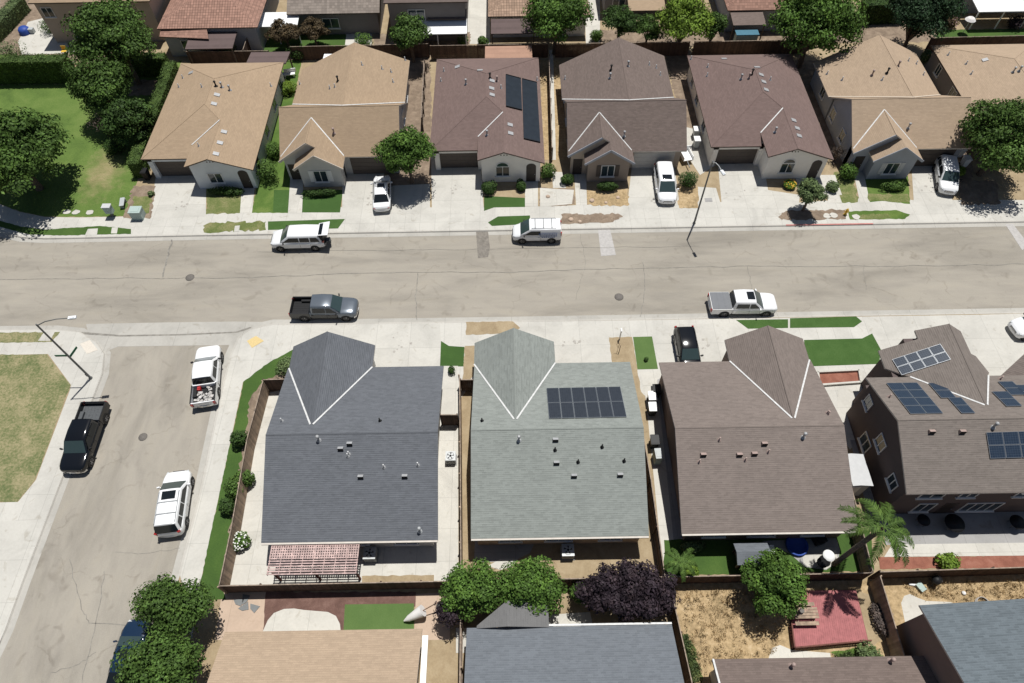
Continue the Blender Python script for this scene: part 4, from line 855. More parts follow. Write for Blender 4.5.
hD = gable_house('D', 'umber gable roofed house whose driveway holds the white minivan', 6.0, 18.2, 54.8, 'r_umber', 'w_beige', 'w_stone', 'gdoor', gmat='gdoorw')
hD.vents([(611, 70)], 'flue', 'ventd'); hD.vents([(610, 78), (628, 66), (624, 136)], 'flue', 'vent'); hD.vents([(649, 65), (656, 68), (660, 75), (565, 79)], 'pipe', 'vent')
hF = gable_house('F', 'tan gable roofed house with dark grey front wall and pale shutters', 35.0, 47.15, 54.5, 'r_tan2', 'w_blue', 'w_blue', 'shutter', gmat='gdoor')
hF.vents([(887, 73)], 'flue', 'ventd'); hF.vents([(872, 75), (898, 66)], 'flue', 'vents'); hF.vents([(908, 61), (916, 64), (923, 75), (882, 80), (827, 74), (842, 80)], 'pipe', 'vent'); hF.vents([(908, 128)], 'flue', 'vent')
m = MB(); m.slab([(-21.5, 70.2, 2.5), (-16.5, 70.6, 2.5), (-16.5, 73, 2.35), (-21.5, 73, 2.35)], .08); m.box(-21.3, 72.6, 0, -21.15, 72.75, 2.3); m.box(-16.8, 72.6, 0, -16.65, 72.75, 2.3); m.build('patio_cover', ['white', 'white'], hB.o)
# satellite dish on a side wall
def dish(h, x, y, z, face):
    m = MB(); m.tube([(x, y, z-.3), (x, y, z), (x+.25*face, y-.1, z+.25)], .025, 6); m.lathe([(0, 0), (.2, .03), (.34, .10)], (x+.3*face, y-.12, z+.35), 'y', 14); m.build('satellite_dish', 'metal', h.o)
dish(hB, -10.95, 56.8, 3.6, 1)

# --- foreground roofs cut by the bottom edge
def rear_roof(key, name, label, corners, ze, rise, mroof, mwall, mfas='fascia', rot=0.0):
    """a plain roof plane climbing towards the viewer from its rear eave, mirrored beyond the ridge"""
    xl, xr, yb, yfar = corners; yr = (yb+yfar)/2
    h = House(name, label, 'house', (xl+xr)/2, yr, mroof, mwall, mfas); HOUSES[key] = h; zr = ze+rise
    c = Vector((xl, yb, 0)); M = Matrix.Rotation(rot, 3, 'Z'); T = lambda x, y, z: tuple(M @ (Vector((x, y, z))-c)+c)
    h.plane(T(xl, yb, ze), T(xr, yb, ze), T(xr, yr, zr), T(xl, yr, zr)); h.plane(T(xl, yr, zr), T(xr, yr, zr), T(xr, yfar, ze), T(xl, yfar, ze))
    o = .4; p = rise/(yb-yr); n = 5; prof = [(yb-o, -.05), (yb-o, ze+o*p-.17), (yr, zr-.17), (yfar+o, ze+o*p-.17), (yfar+o, -.05)]
    v = [T(xl+o, y, z) for y, z in prof]+[T(xr-o, y, z) for y, z in prof]
    h.wb.add(v, [(0, 1, 2, 3, 4), (9, 8, 7, 6, 5)]+[(i, (i+1) % 5, 5+(i+1) % 5, 5+i) for i in range(5)]); h.finish()
    h.T = T; return h
h5 = rear_roof('tanfront', 'tan_roof_house', 'tan roofed house cut by the bottom edge beside the two bushy street trees', (-19.0, -6.15, 9.3, -5), 2.7, 2.6, 'r_tan2', 'w_white')
m = MB(); m.box(-6.12, -4, 2.55, -5.75, 8.9, 2.62); m.build('side_gutter', 'white', h5.o)
h6 = rear_roof('bluefront', 'blue_grey_roof_house', 'blue grey roofed house cut by the bottom edge beneath the green and purple trees', (-3.25, 10.1, 9.3, -5), 2.7, 2.6, 'r_blue', 'w_cream')
m = MB(); zc = 3.0; m.slab([(-2.6, 9.25, 2.78), (-2.6, 9.4, 2.78), (-.6, 10.85, 3.25), (-.6, 9.25, 3.25)], .1); m.slab([(-.6, 9.25, 3.25), (-.6, 10.85, 3.25), (2.1, 10.6, 2.78), (2.1, 9.25, 2.78)], .1)
m.box(1.9, 10.3, 0, 2.05, 10.45, 2.5); m.box(-2.4, 9.5, 0, -2.25, 9.65, 2.5); m.build('patio_cover', ['r_greyflat', 'fascia'], h6.o)
m = MB(); m.beam((1.3, 9.38, 2.72), (10.1, 9.38, 2.72), .12, .10); m.build('gutter', 'flash', h6.roof)
h7 = rear_roof('brownfront', 'brown_roof_house', 'brown roofed house cut by the bottom edge behind the red deck', (12.35, 25.8, 7.2, -7), 2.7, 2.6, 'r_umber', 'w_cream')
h7.vents([(791, 666), (890, 661)], 'flue', 'vents'); h7.flashing([(12.4, 7.2, 2.75), (12.4, 5.4, 3.45)], .06)
h8 = rear_roof('tealfront', 'slate_roof_house', 'tall slate roofed house cut by the bottom right corner', (25.25, 39, 9.75, -4), 5.0, 2.4, 'r_teal', 'w_brown', rot=math.radians(2.5))

# --- row beyond: only the rear parts inside the frame are seen
def far_house(name, label, x0, x1, yb, ze, mroof, mwall, deep=12, rise=2.6, windows=(), eave=.4, hip=True, dx=0):
    h = House(name, label, 'house', (x0+x1)/2, yb+deep/2, mroof, mwall, 'darkfascia'); yr = yb+deep/2; zr = ze+rise; k = min(deep/2, (x1-x0)/2-.1) if hip else 0
    h.plane((x0, yb, ze), (x1, yb, ze), (x1-k, yr, zr), (x0+k, yr, zr)); h.plane((x0, yb+deep, ze), (x1, yb+deep, ze), (x1-k, yr, zr), (x0+k, yr, zr))
    if hip: h.plane((x0, yb, ze), (x0+k, yr, zr), (x0, yb+deep, ze)); h.plane((x1, yb, ze), (x1-k, yr, zr), (x1, yb+deep, ze))
    h.wbox(x0+eave, yb+eave, x1-eave, yb+deep-eave, ze-.02)
    if not hip: h.gable_x(x0+eave, x1-eave, [(yb+eave, ze-.05), (yr, zr-.2), (yb+deep-eave, ze-.05)])
    h.finish()
    for x, z, w, hh in windows: h.win(x, yb+eave, z, w, hh, S_)
    return h
def cover(h, x0, x1, y0, y1, z0, z1, mat, posts=2, pm='white', t=.1, slats=0):
    """patio roof from the house wall (y1) out to its posts (y0)"""
    m = MB(); m.slab([(x0, y0, z0), (x1, y0, z0), (x1, y1, z1), (x0, y1, z1)], t); c = m.build('patio_cover', [mat, pm], h.o)
    for i in range(posts):
        x = x0+.15+(x1-x0-.3)*i/max(1, posts-1); q = MB(); q.box(x-.06, y0+.1, 0, x+.06, y0+.22, z0-t+.01); q.build('post', pm, c)
    return c
def X(px, py, z): return at(px, py, z)[0]
def Y(px, py, z): return at(px, py, z)[1]
f1 = far_house('stucco_house', 'tall beige stucco house with arched doorway at the top left corner', -57, -42.5, 79.5, 5.4, 'r_tan', 'w_beige', windows=((-53, 1.4, 1.6, 1.3), (-46, 1.4, 1.4, 1.3), (-55.5, 4, 1.2, 1.1), (-46, 4, 1.2, 1.1)))
f1.door(-50, 79.9, 1.2, 2.1, S_, arch=True)
f2 = far_house('terracotta_house', 'terracotta tiled house with a mauve patio roof at the top left', -41.8, -29.8, 77.0, 3.4, 'r_terra', 'w_blue', rise=2.2)
f2.plane; m = MB(); m.slab([(-41.5, 76.2, 2.9), (-35.5, 75.6, 2.9), (-36.5, 79.2, 3.8), (-41.5, 79.2, 3.8)], .12, 0, 1); m.build('lower_roof', ['r_terra', 'darkfascia'], f2.o); f2.wb = MB(); f2.wbox(-41.2, 76.6, -36, 78.5, 2.7); f2.wb.build('lean_to_wall', 'w_blue', f2.o)
cover(f2, X(186, 45, 2.6), X(233, 45, 2.6), 74.2, 77.2, 2.5, 2.75, 'r_darkmauve', 2, 'darkfascia'); f2.win(-38.5, 76.6, 1.5, 1.8, 1.1, S_)
f3 = far_house('grey_tile_house', 'grey brown tiled house with a white patio cover at the top', -27.0, -15.6, Y(300, 14, 3), 3.0, 'r_greytile', 'w_dusk', hip=False, windows=((X(331, 22, 1.6), 1.5, 1.9, 1.2),))
cover(f3, X(254, 25, 2.5), X(297, 25, 2.5), Y(275, 26.5, 2.4), Y(275, 26.5, 2.4)+2.6, 2.4, 2.7, 'white', 3)
f4 = far_house('awning_house', 'grey walled house with white awning and brown roof strip at the top', -14.6, -4.6, 78.6, 5.2, 'r_umber', 'w_dusk', windows=((X(417, 9, 3.6), 3.4, 1.9, 1.3), (-12.5, 1.4, 1.6, 1.2)))
cover(f4, X(408, 30, 2.4), X(467, 30, 2.4), Y(440, 34, 2.4), Y(440, 34, 2.4)+2.7, 2.4, 2.7, 'white', 3); cover(f4, X(428, 12, 3), X(467, 12, 3), 78.7, 80.2, 3.0, 3.4, 'r_umber', 0, 'darkfascia')
f5 = far_house('tan_tile_house', 'tan tiled house with mauve patio roof beside the leafy tree at the top', X(488, 14, 3), X(590, 14, 3), Y(520, 16, 3), 3.0, 'r_tantile', 'w_cream')
cover(f5, X(491, 30, 2.5), X(535, 30, 2.5), Y(510, 33.5, 2.5), Y(510, 33.5, 2.5)+2.6, 2.5, 2.8, 'r_darkmauve', 2, 'darkfascia')
f6 = far_house('shaded_house', 'dark walled house with tan patio roof between the trees at the top', X(604, 0, 3), X(690, 0, 3), Y(640, -6, 3), 3.0, 'r_umber', 'w_dusk', windows=((X(619, 6, 1.5), 1.5, 1.5, 1.2),))
cover(f6, X(629, 10, 2.5), X(666, 10, 2.5), Y(645, 10.5, 2.5), Y(645, 10.5, 2.5)+2.4, 2.5, 2.8, 'r_tan', 2, 'darkfascia')
f7 = far_house('red_tile_house', 'red tiled house with mauve patio roof behind the blue bin at the top', X(727, 8, 3), X(800, 8, 3), Y(755, 10, 3), 3.0, 'r_terra', 'w_blue')
cover(f7, X(733, 24, 2.5), X(766, 24, 2.5), Y(750, 25, 2.5), Y(750, 25, 2.5)+2.6, 2.5, 2.8, 'r_umber', 2, 'darkfascia')
f8 = far_house('patio_house', 'blue walled house with long white patio cover at the top right corner', X(948, 0, 3), X(1070, 0, 3), Y(990, -8, 3), 3.0, 'r_umber', 'w_blue')
cover(f8, X(979, 12, 2.4), X(1060, 12, 2.4), Y(1000, 11.5, 2.4), Y(1000, 11.5, 2.4)+3, 2.4, 2.7, 'white', 4)
# ------------------------------------------------------------------ vehicles (local frame: x forward, y left)
def ring(x, w, zb, zs, cr):
    hs = [(0, zb), (w*.82, zb), (w*.95, zb+.07), (w, zb+.30*(zs-zb)), (w, zb+.62*(zs-zb)), (w*.982, zs-.11), (w*.94, zs-.035), (w*.84, zs+cr*.35), (w*.45, zs+cr*.9), (0, zs+cr)]
    return [(x, y, z) for y, z in hs]+[(x, -y, z) for y, z in hs[-2:0:-1]]
def loft(m, rings, mi=0):
    n = len(rings[0]); v = [p for r in rings for p in r]
    m.add(v, [(i*n+k, i*n+(k+1) % n, (i+1)*n+(k+1) % n, (i+1)*n+k) for i in range(len(rings)-1) for k in range(n)], mi, True)
    m.add(rings[0], [tuple(range(n))], mi, True); m.add(rings[-1], [tuple(range(n))[::-1]], mi, True)
def cab_ring(x, wb, zb, wt, zt):
    e = min(.09, (zt-zb)*.4+.004)
    hs = [(wb, zb-.05), (wb, zb), (wt+(wb-wt)*.12, zt-e), (wt*.95, zt-e*.25), (wt*.7, zt+.012), (0, zt+.03)]
    return [(x, y, z) for y, z in hs]+[(x, -y, z) for y, z in hs[-2::-1]]

class Car:
    def __init__(s, name, label, cat, front, rear, zref, zg, L, W, paint, group=None, rim='rim', low=None):
        f, r = Vector(at(*front, zref)), Vector(at(*rear, zref)); c = (f+r)/2; a = math.atan2(f.y-r.y, f.x-r.x)
        s.o = thing(name, label, cat, (c.x, c.y, zg), a, group, local=True); s.L, s.W, s.p, s.rimm = L, W, paint, rim; s.hw = W/2; s.low = low or paint
    def wheels(s, xf, xr, r=.36, wd=.25):
        s.xf, s.xr, s.r = xf, xr, r
        for x in (xf, xr):
            for sg in (1, -1):
                y = sg*(s.hw+.012); m = MB(); i = -sg
                m.lathe([(r*.62, 0), (r*.9, -.0), (r, i*.035), (r, i*(wd-.035)), (r*.9, i*wd), (0, i*wd)], (x, y, r), 'y', 20)
                t = m.build('wheel', 'tyre', s.o, edge=40); q = MB(); q.lathe([(r*.66, i*.01), (r*.60, -i*.006), (r*.50, i*.05), (r*.16, i*.03), (0, i*.0)], (x, y, r), 'y', 20)
                for k in range(5):
                    a = k*2*math.pi/5; q.beam((x+r*.12*math.cos(a), y+i*.012, r+r*.12*math.sin(a)), (x+r*.58*math.cos(a), y+i*.012, r+r*.58*math.sin(a)), .055, .03)
                q.build('rim', s.rimm, t)
    def body(s, stations, arches=True):
        m = MB(); loft(m, [ring(*st) for st in stations])
        if arches:
            for x in (s.xf, s.xr):
                for sg in (1, -1): m.lathe([(0, sg*(s.hw+.006)), (s.r+.07, sg*(s.hw+.006)), (s.r+.07, sg*(s.hw-.2)), (0, sg*(s.hw-.2))], (x, 0, s.r+.01), 'y', 22, 1, False)
        s.b = m.build('body', [s.p, 'black'], s.o, edge=38); return s.b
    def cabin(s, xa, xb, xc, xd, zb, zt, wb, wt, side, zd=None, roofm=None, screen='screen', rearglass=True):
        """xa/xb foot and head of the windscreen, xc/xd head and foot of the rear window"""
        m = MB(); loft(m, [cab_ring(xa, wb*.97, zb, wt*1.04, zb+.012), cab_ring(xa+(xb-xa)*.5, wb, zb, wt*1.03, zb+(zt-zb)*.53), cab_ring(xb, wb, zb, wt*.97, zt-.03), cab_ring((xb+xc)/2, wb, zb, wt, zt), cab_ring(xc, wb*.985, zb, wt*.95, zt-.03), cab_ring(xd, wb*.90, zb, wt*1.0, zb+.012)])
        s.c = m.build('cabin', roofm or s.p, s.o, edge=40)
        def scr(x0, x1, nm, mat):
            q = MB(); d = Vector((x1-x0, 0, zt-zb)); n = Vector((d.z*(1 if x0 > x1 else -1), 0, abs(d.x))).normalized(); P4 = []
            for t in (.05, .35, .65, .90):
                yw = (wb*.90)*(1-t)+(wt*.90)*t; base = Vector((x0+d.x*t, 0, zb+d.z*t))
                for k in (-1, -.5, 0, .5, 1): P4.append(base+Vector((0, k*yw, 0))+n*(.018+.028*(1-k*k)))
            q.add(P4, [(i*5+k, i*5+k+1, (i+1)*5+k+1, (i+1)*5+k) for i in range(3) for k in range(4)], 0, True); q.build(nm, mat, s.o)
        scr(xa, xb, 'windscreen', screen)
        if rearglass: scr(xd, xc, 'rear_window', 'carglass')
        for x0b, x1b, x0t, x1t in side:
            for sg in (1, -1):
                q = MB(); v = []
                for t, a, b in ((.10, x0b, x1b), (.82, x0t, x1t)):
                    y = wb+(wt+(wb-wt)*.12-wb)*t
                    for x in (a, b): v.append((x, sg*(y+.012), zb+(zt-.09-zb)*t))
                q.add([v[0], v[1], v[3], v[2]], [(0, 1, 2, 3)]); q.build('side_window', 'carglass', s.o)
    def lights(s, zf, zr, yf=.62, yr=.72, hx=0.0, tall=.16, rx=0.0):
        for sg in (1, -1):
            m = MB(); m.obox((s.L/2-.20+hx, sg*s.hw*yf, zf), .20, s.hw*.30, .13, sg*-.42); m.build('headlight', 'lens', s.o)
            m = MB(); m.obox((-s.L/2+.09+rx, sg*s.hw*yr, zr), .16, s.hw*.20, tall, sg*-.35); m.build('taillight', 'taillens', s.o)
    def trim(s, zf=.42, zr=.45, grille=True, bm='chrome', zg=.62, wfac=.93):
        for x, nm, z in ((s.L/2-.02, 'front_bumper', zf), (-s.L/2+.02, 'rear_bumper', zr)):
            m = MB(); k = 1 if x > 0 else -1; y = s.hw*wfac
            pts = [(x-k*.22, -y), (x-k*.02, -y*.8), (x+k*.05, -y*.3), (x+k*.05, y*.3), (x-k*.02, y*.8), (x-k*.22, y)]
            m.prism(pts+[(x-k*.32, y*.9), (x-k*.32, -y*.9)], z, z+.2); m.build(nm, bm, s.o)
            q = MB(); q.box(min(x+k*.052, x+k*.065), -.16, z+.05, max(x+k*.052, x+k*.065), .16, z+.15); q.build('number_plate', 'white', s.o)
        if grille:
            m = MB(); m.box(s.L/2-.05, -s.hw*.42, zg, s.L/2+.02, s.hw*.42, zg+.2)
            for k in range(3): m.box(s.L/2+.02, -s.hw*.40, zg+.03+k*.06, s.L/2+.032, s.hw*.40, zg+.055+k*.06, 1)
            m.build('grille', ['black', 'chrome'], s.o)
    def mirrors(s, x, z, m='black'):
        for sg in (1, -1):
            q = MB(); q.obox((x, sg*(s.hw+.10), z), .10, .20, .15, sg*.2); q.beam((x, sg*(s.hw-.08), z+.03), (x, sg*(s.hw+.06), z+.06), .04, .04); q.build('side_mirror', m, s.o)
    def doors(s, xs, z0, z1, m=None):
        for x0, x1 in xs:
            for sg in (1, -1):
                y = sg*(s.hw+.004); q = MB(); q.add([(x0+.012, y, z0), (x1-.012, y, z0), (x1-.012, y, z1), (x0+.012, y, z1)], [(0, 1, 2, 3)])
                for xx in (x0, x1): q.add([(xx-.01, y-sg*.002, z0), (xx+.01, y-sg*.002, z0), (xx+.01, y-sg*.002, z1), (xx-.01, y-sg*.002, z1)], [(0, 1, 2, 3)], 1)
                d = q.build('door', [m or s.low, 'black'], s.o); h = MB(); h.box(x0+.08, min(y, y+sg*.035), z1-.07, x0+.26, max(y, y+sg*.035), z1-.035); h.build('handle', 'black' if s.p != 'p_white' else 'galv', d)
    def rails(s, x0, x1, y, z, m='black', bars=()):
        for sg in (1, -1):
            q = MB(); q.tube([(x0, sg*y, z), (x0+.1, sg*y, z+.07), (x1-.1, sg*y, z+.07), (x1, sg*y, z)], .022, 6); q.build('roof_rail', m, s.o)
        for x in bars: q = MB(); q.beam((x, -y, z+.09), (x, y, z+.09), .06, .035); q.build('cross_bar', m, s.o)
    def sunroof(s, x0, x1, w, z):
        q = MB(); q.box(x0, -w, z, x1, w, z+.012); q.build('sunroof', 'carglass', s.o)

def pickup(name, label, front, rear, zg, paint, L=5.85, W=2.0, bed='open', low=None, roof=None, zref=.9, bump='chrome', hoodm=None):
    c = Car(name, label, 'pickup truck', front, rear, zref+zg, zg, L, W, paint, 'pickup trucks parked in the streets', low=low); h = L/2; w = W/2; zs = 1.13
    c.wheels(h-.98, -h+1.22, .39, .27)
    xb = -h+1.82     # rear of the cab
    c.body([(xb, w*.97, .42, zs, .0), (xb+.3, w, .40, zs, .0), (h-1.75, w, .38, zs, .02), (h-1.55, w, .38, zs-.0, .05), (h-.9, w*.995, .38, zs-.03, .07), (h-.4, w*.965, .40, zs-.08, .06), (h-.16, w*.89, .43, zs-.14, .05), (h-.05, w*.80, .46, zs-.20, .03), (h, w*.68, .52, zs-.29, .0)])
    c.cabin(h-1.34, h-2.22, xb+.20, xb+.02, zs, 1.88, w*.94, w*.76, [(h-2.6, h-1.72, h-2.6, h-2.2), (xb+.30, h-2.68, xb+.36, h-2.68)], roofm=roof)
    # bed: walls, tailgate, floor
    m = MB(); t = .09; z0, z1 = .45, zs+.03
    m.box(-h+.04, -w*.985, z0, xb-.02, -w*.985+t, z1); m.box(-h+.04, w*.985-t, z0, xb-.02, w*.985, z1); m.box(xb-.09, -w*.985+t, z0, xb-.02, w*.985-t, z1)
    for x in (c.xr,):
        for sg in (1, -1): m.lathe([(0, sg*(w+.005)), (c.r+.08, sg*(w+.005)), (c.r+.08, sg*(w-.05)), (0, sg*(w-.05))], (x, 0, c.r+.01), 'y', 22, 1, False)
    b = m.build('bed', [low or paint, 'black'], c.o); q = MB(); q.box(-h+.02, -w*.985+t, z0, -h+.10, w*.985-t, z1-.01); q.box(-h+.008, -w*.4, z0+.32, -h+.02, w*.4, z0+.5); q.build('tailgate', low or paint, c.o)
    q = MB(); q.box(-h+.10, -w*.985+t, .62, xb-.09, w*.985-t, .70)
    for sg in (1, -1): q.box(c.xr-.42, sg*w*.62 if sg > 0 else -w*.985+t, .70, c.xr+.42, w*.985-t if sg > 0 else -w*.62, .92)
    for k in range(7): yy = -w*.8+k*w*1.6/6; q.box(-h+.12, yy-.03, .70, xb-.1, yy+.03, .712)
    q.build('bed_floor', 'bedliner' if bed != 'grey' else 'bedgrey', b)
    if bed in ('open', 'grey'):
        for sg in (1, -1): q = MB(); q.box(-h+.05, sg*w*.985-(.10 if sg > 0 else 0)+(.0), z1, xb-.03, sg*w*.985+(.10 if sg < 0 else 0), z1+.018); q.build('bed_rail_cap', 'black', b)
    if bed == 'cover':
        q = MB(); q.box(-h+.07, -w*.93, z1+.001, xb-.04, w*.93, z1+.045)
        for k in range(1, 3): xx = -h+.07+(xb+h-.1)*k/3; q.box(xx-.012, -w*.93, z1+.045, xx+.012, w*.93, z1+.056)
        q.build('bed_cover', 'tonneau', c.o)
    c.lights(zs-.36, .72, .68, .86, -.02, .34, -.06); c.trim(.42, .45, True, bump, .60, .95); c.mirrors(h-1.72, zs+.03, paint if bump != 'chrome' else 'black'); c.doors([(h-2.59, h-1.62), (xb+.08, h-2.59)], .52, zs-.14, low or paint)
    return c
def suv(name, label, cat, front, rear, zg, paint, L=4.9, W=1.95, Ht=1.78, zs=1.05, hood=1.15, group=None, rails=(), sun=False, open_gate=False, van=False, zref=.85, bars=(), rakef=.92, raker=.42, roofm=None, gw=.93):
    c = Car(name, label, cat, front, rear, zref+zg, zg, L, W, paint, group); h = L/2; w = W/2
    c.wheels(h-.92, -h+.98, .36, .24)
    c.body([(-h, w*.74, .5, zs-.12, .0), (-h+.06, w*.86, .42, zs-.04, .0), (-h+.2, w*.95, .38, zs-.01, .0), (-h+.55, w*.995, .34, zs, .0), (h-hood-.6, w, .32, zs, .02), (h-hood+.1, w, .32, zs-.01, .05), (h-.6, w*.975, .33, zs-.10, .06), (h-.3, w*.92, .35, zs-.17, .05), (h-.12, w*.82, .40, zs-.24, .03), (h, w*.62, .48, zs-.36, .0)])
    xa = h-hood+.12; xb = xa-rakef; xd = -h+.06; xc = xd+raker; L3 = (xb-xc)
    side = [(xb-.95, xa-.32, xb-.95, xb-.06), (xb-1.95, xb-1.03, xb-1.95, xb-1.03), (xd+.28, xb-2.05, xc+.12, xb-2.05)] if L3 > 2.3 else [(xb-.9, xa-.32, xb-.9, xb-.06), (xd+.30, xb-1.0, xc+.15, xb-1.0)]
    if van: side = side[:1]
    c.cabin(xa, xb, xc, xd, zs, Ht, w*gw, w*.78 if not van else w*.86, side, rearglass=not van, roofm=roofm)
    if open_gate:
        q = MB(); x0 = xc-.02; z0 = Ht-.02; a = math.radians(8); Lg = 1.05
        P8 = [(x0-dx*math.cos(a)*Lg+dz*math.sin(a), y, z0+dx*math.sin(a)*Lg+dz*math.cos(a)) for dz in (0, .07) for dx, y in ((0, -w*.78), (1, -w*.86), (1, w*.86), (0, w*.78))]
        q.add(P8, [(0, 1, 2, 3), (4, 5, 6, 7), (0, 1, 5, 4), (1, 2, 6, 5), (2, 3, 7, 6), (3, 0, 4, 7)])
        t = q.build('tailgate', paint, c.o); g = MB(); g.add([(x0-dx*math.cos(a)*Lg+.08*math.sin(a), y, z0+dx*math.sin(a)*Lg+.08*math.cos(a)) for dx, y in ((.08, -w*.7), (.42, -w*.72), (.42, w*.72), (.08, w*.7))], [(0, 1, 2, 3)]); g.build('rear_glass', 'carglass', t)
        q = MB(); q.box(-h-.012, -w*.8, .58, -h+.3, w*.8, Ht-.16); q.build('open_boot', 'black', c.o)
        q = MB(); q.obox((-h-.25, .25, .45), .45, .5, .35, .2); q.build('boot_load', 'bedgrey', c.o)
    c.lights(zs-.34, zs-.12, .66, .80, .0, .22 if not van else .4); c.trim(.36, .40, True, paint if paint != 'p_black' else 'black', zs-.52, .9); c.mirrors(xa-.38, zs+.04, 'black' if not sun else paint)
    xm = xb-.98; c.doors([(xm, xa-.25), (max(xm-1.0, xd+.5), xm)] if not van else [(xm, xa-.25)], .46, zs-.13)
    if rails: c.rails(xd+.5, xb-.1, w*.70, Ht-.02, rails[0], bars)
    if sun: c.sunroof(xb-.75, xb-.1, w*.48, Ht+.018)
    return c
def sedan(name, label, front, rear, zg, paint, L=4.75, W=1.84, zref=.75):
    c = Car(name, label, 'car', front, rear, zref+zg, zg, L, W, paint); h = L/2; w = W/2; zs = .93
    c.wheels(h-.88, -h+.98, .33, .22)
    c.body([(-h, w*.78, .5, zs-.14, .0), (-h+.12, w*.9, .38, zs-.03, .02), (-h+.6, w*.98, .30, zs, .03), (-.3, w, .28, zs, .03), (h-1.35, w, .28, zs-.01, .05), (h-.6, w*.97, .30, zs-.11, .06), (h-.2, w*.88, .34, zs-.22, .04), (h, w*.66, .44, zs-.36, .0)])
    c.cabin(h-1.15, h-1.95, -h+1.45, -h+.65, zs, 1.44, w*.93, w*.70, [(h-2.35, h-1.5, h-2.4, h-1.98), (-h+1.05, h-2.43, -h+1.5, h-2.48)])
    c.lights(zs-.36, zs-.26, .62, .74, .0, .14); c.trim(.33, .36, True, paint, zs-.5, .88); c.mirrors(h-1.5, zs+.0, paint); c.doors([(h-2.4, h-1.4), (h-3.3, h-2.4)], .42, zs-.12)
    c.sunroof(h-2.6, h-2.05, w*.40, 1.455); return c

pickup('pickup_truck', 'black crew cab pickup parked facing the viewer along the side street lawn', (69.5, 474.5), (96.5, 399.5), ZR, 'p_black', bed='grey', L=6.0, W=2.1)
t = pickup('pickup_truck', 'white pickup with debris in its open bed, parked in the side street', (208.5, 348), (203.5, 402), ZR, 'p_white', L=5.8, W=2.08)
m = MB()
for k in range(26): m.obox((random.uniform(-2.7, -1.25), random.uniform(-.7, .7), .70), random.uniform(.12, .4), random.uniform(.1, .3), random.uniform(.05, .22), random.uniform(0, 3))
tag(m.build('debris_pile', 'junk', None, None), 'grey and white debris heaped in the bed of the white pickup', 'debris'); _d = bpy.data.objects['debris_pile']; _d.location = t.o.location; _d.rotation_euler = t.o.rotation_euler
m = MB(); m.obox((0, 0, 0), .34, .26, .30); m.obox((0, 0, .30), .12, .2, .05); _g = m.build('fuel_can', 'red'); tag(_g, 'small red can standing in the bed of the white pickup behind its cab', 'can'); _g.location = t.o.matrix_basis @ Vector((-1.35, .45, .72)); _g.rotation_euler = t.o.rotation_euler
pickup('pickup_truck', 'charcoal grey pickup with empty black bed, parked before the dark roofed corner house', (359, 306.5), (289.5, 307), ZR, 'p_grey', L=5.95, low='p_greylow', bed='open')
t = pickup('pickup_truck', 'white pickup with grey bed cover and sunroof, parked in the main street', (778, 302), (708, 302.5), ZR, 'p_white', L=5.95, bed='cover', bump='p_white'); t.sunroof(.1, .75, .42, 1.905)
suv('suv', 'white SUV with black roof rails and sunroof, parked in the side street', 'SUV', (178, 471), (168.5, 534), ZR, 'p_white', L=5.1, W=2.08, Ht=1.76, rails=('galv',), bars=(-.35, -1.25), sun=True, group='SUVs parked in the streets')
suv('suv', 'white SUV with its tailgate raised, parked in the main street', 'SUV', (275, 238), (322, 237), ZR, 'p_white', L=5.25, W=2.05, Ht=1.88, zs=1.12, open_gate=True, group='SUVs parked in the streets')
v = suv('cargo_van', 'small white cargo van with blue side lettering and roof rack in the main street', 'van', (513.5, 231), (560.5, 230.5), ZR, 'p_white', L=4.75, W=1.85, Ht=1.86, zs=1.10, hood=.85, van=True, rails=('metal',), bars=(.2, -.6, -1.4), rakef=1.0, raker=.1, gw=.97)
m = MB()
for sg in (1, -1):
    for z, a, b in ((1.30, -1.9, -.1), (1.05, -1.9, -.3), (.86, -1.7, -.5)):
        x = a
        while x < b: l = random.uniform(.08, .18); m.box(x, min(sg*.93, sg*.937), z, x+l, max(sg*.93, sg*.937), z+.11); x += l+.05
m.build('side_lettering', plain('blue_lettering', (.07, .13, .30), .6, .1), v.o)
sedan('car', 'white sedan parked on the driveway of the tan gable roofed house', (382, 174.5), (381.5, 209), 0, 'p_white', L=4.9)
suv('minivan', 'white minivan parked on the driveway of the umber gable roofed house', 'van', (669, 206), (662, 159.5), 0, 'p_white', L=5.15, W=1.98, Ht=1.76, zs=1.02, hood=1.0, rakef=1.05, sun=True)
suv('suv', 'white SUV on the driveway of the tan house with pale shutters', 'SUV', (950, 192), (944.5, 158), 0, 'p_white', L=4.75, W=1.9, Ht=1.82, zs=1.1, group='SUVs parked on driveways')
suv('suv', 'black SUV parked on the driveway before the brown roofed house', 'SUV', (691, 366), (684.5, 333), 0, 'p_black', L=4.55, W=1.84, Ht=1.66, rails=('black',), group='SUVs parked on driveways')
sedan('car', 'dark blue car in the side street half hidden under the bushy trees at the bottom', (137, 625), (118, 690), ZR, 'p_blue', L=4.8)
suv('suv', 'white car nosing into the right edge on the white driveway', 'car', (1014.5, 328), (1064, 320), 0, 'p_white', L=4.7, W=1.9, Ht=1.66)
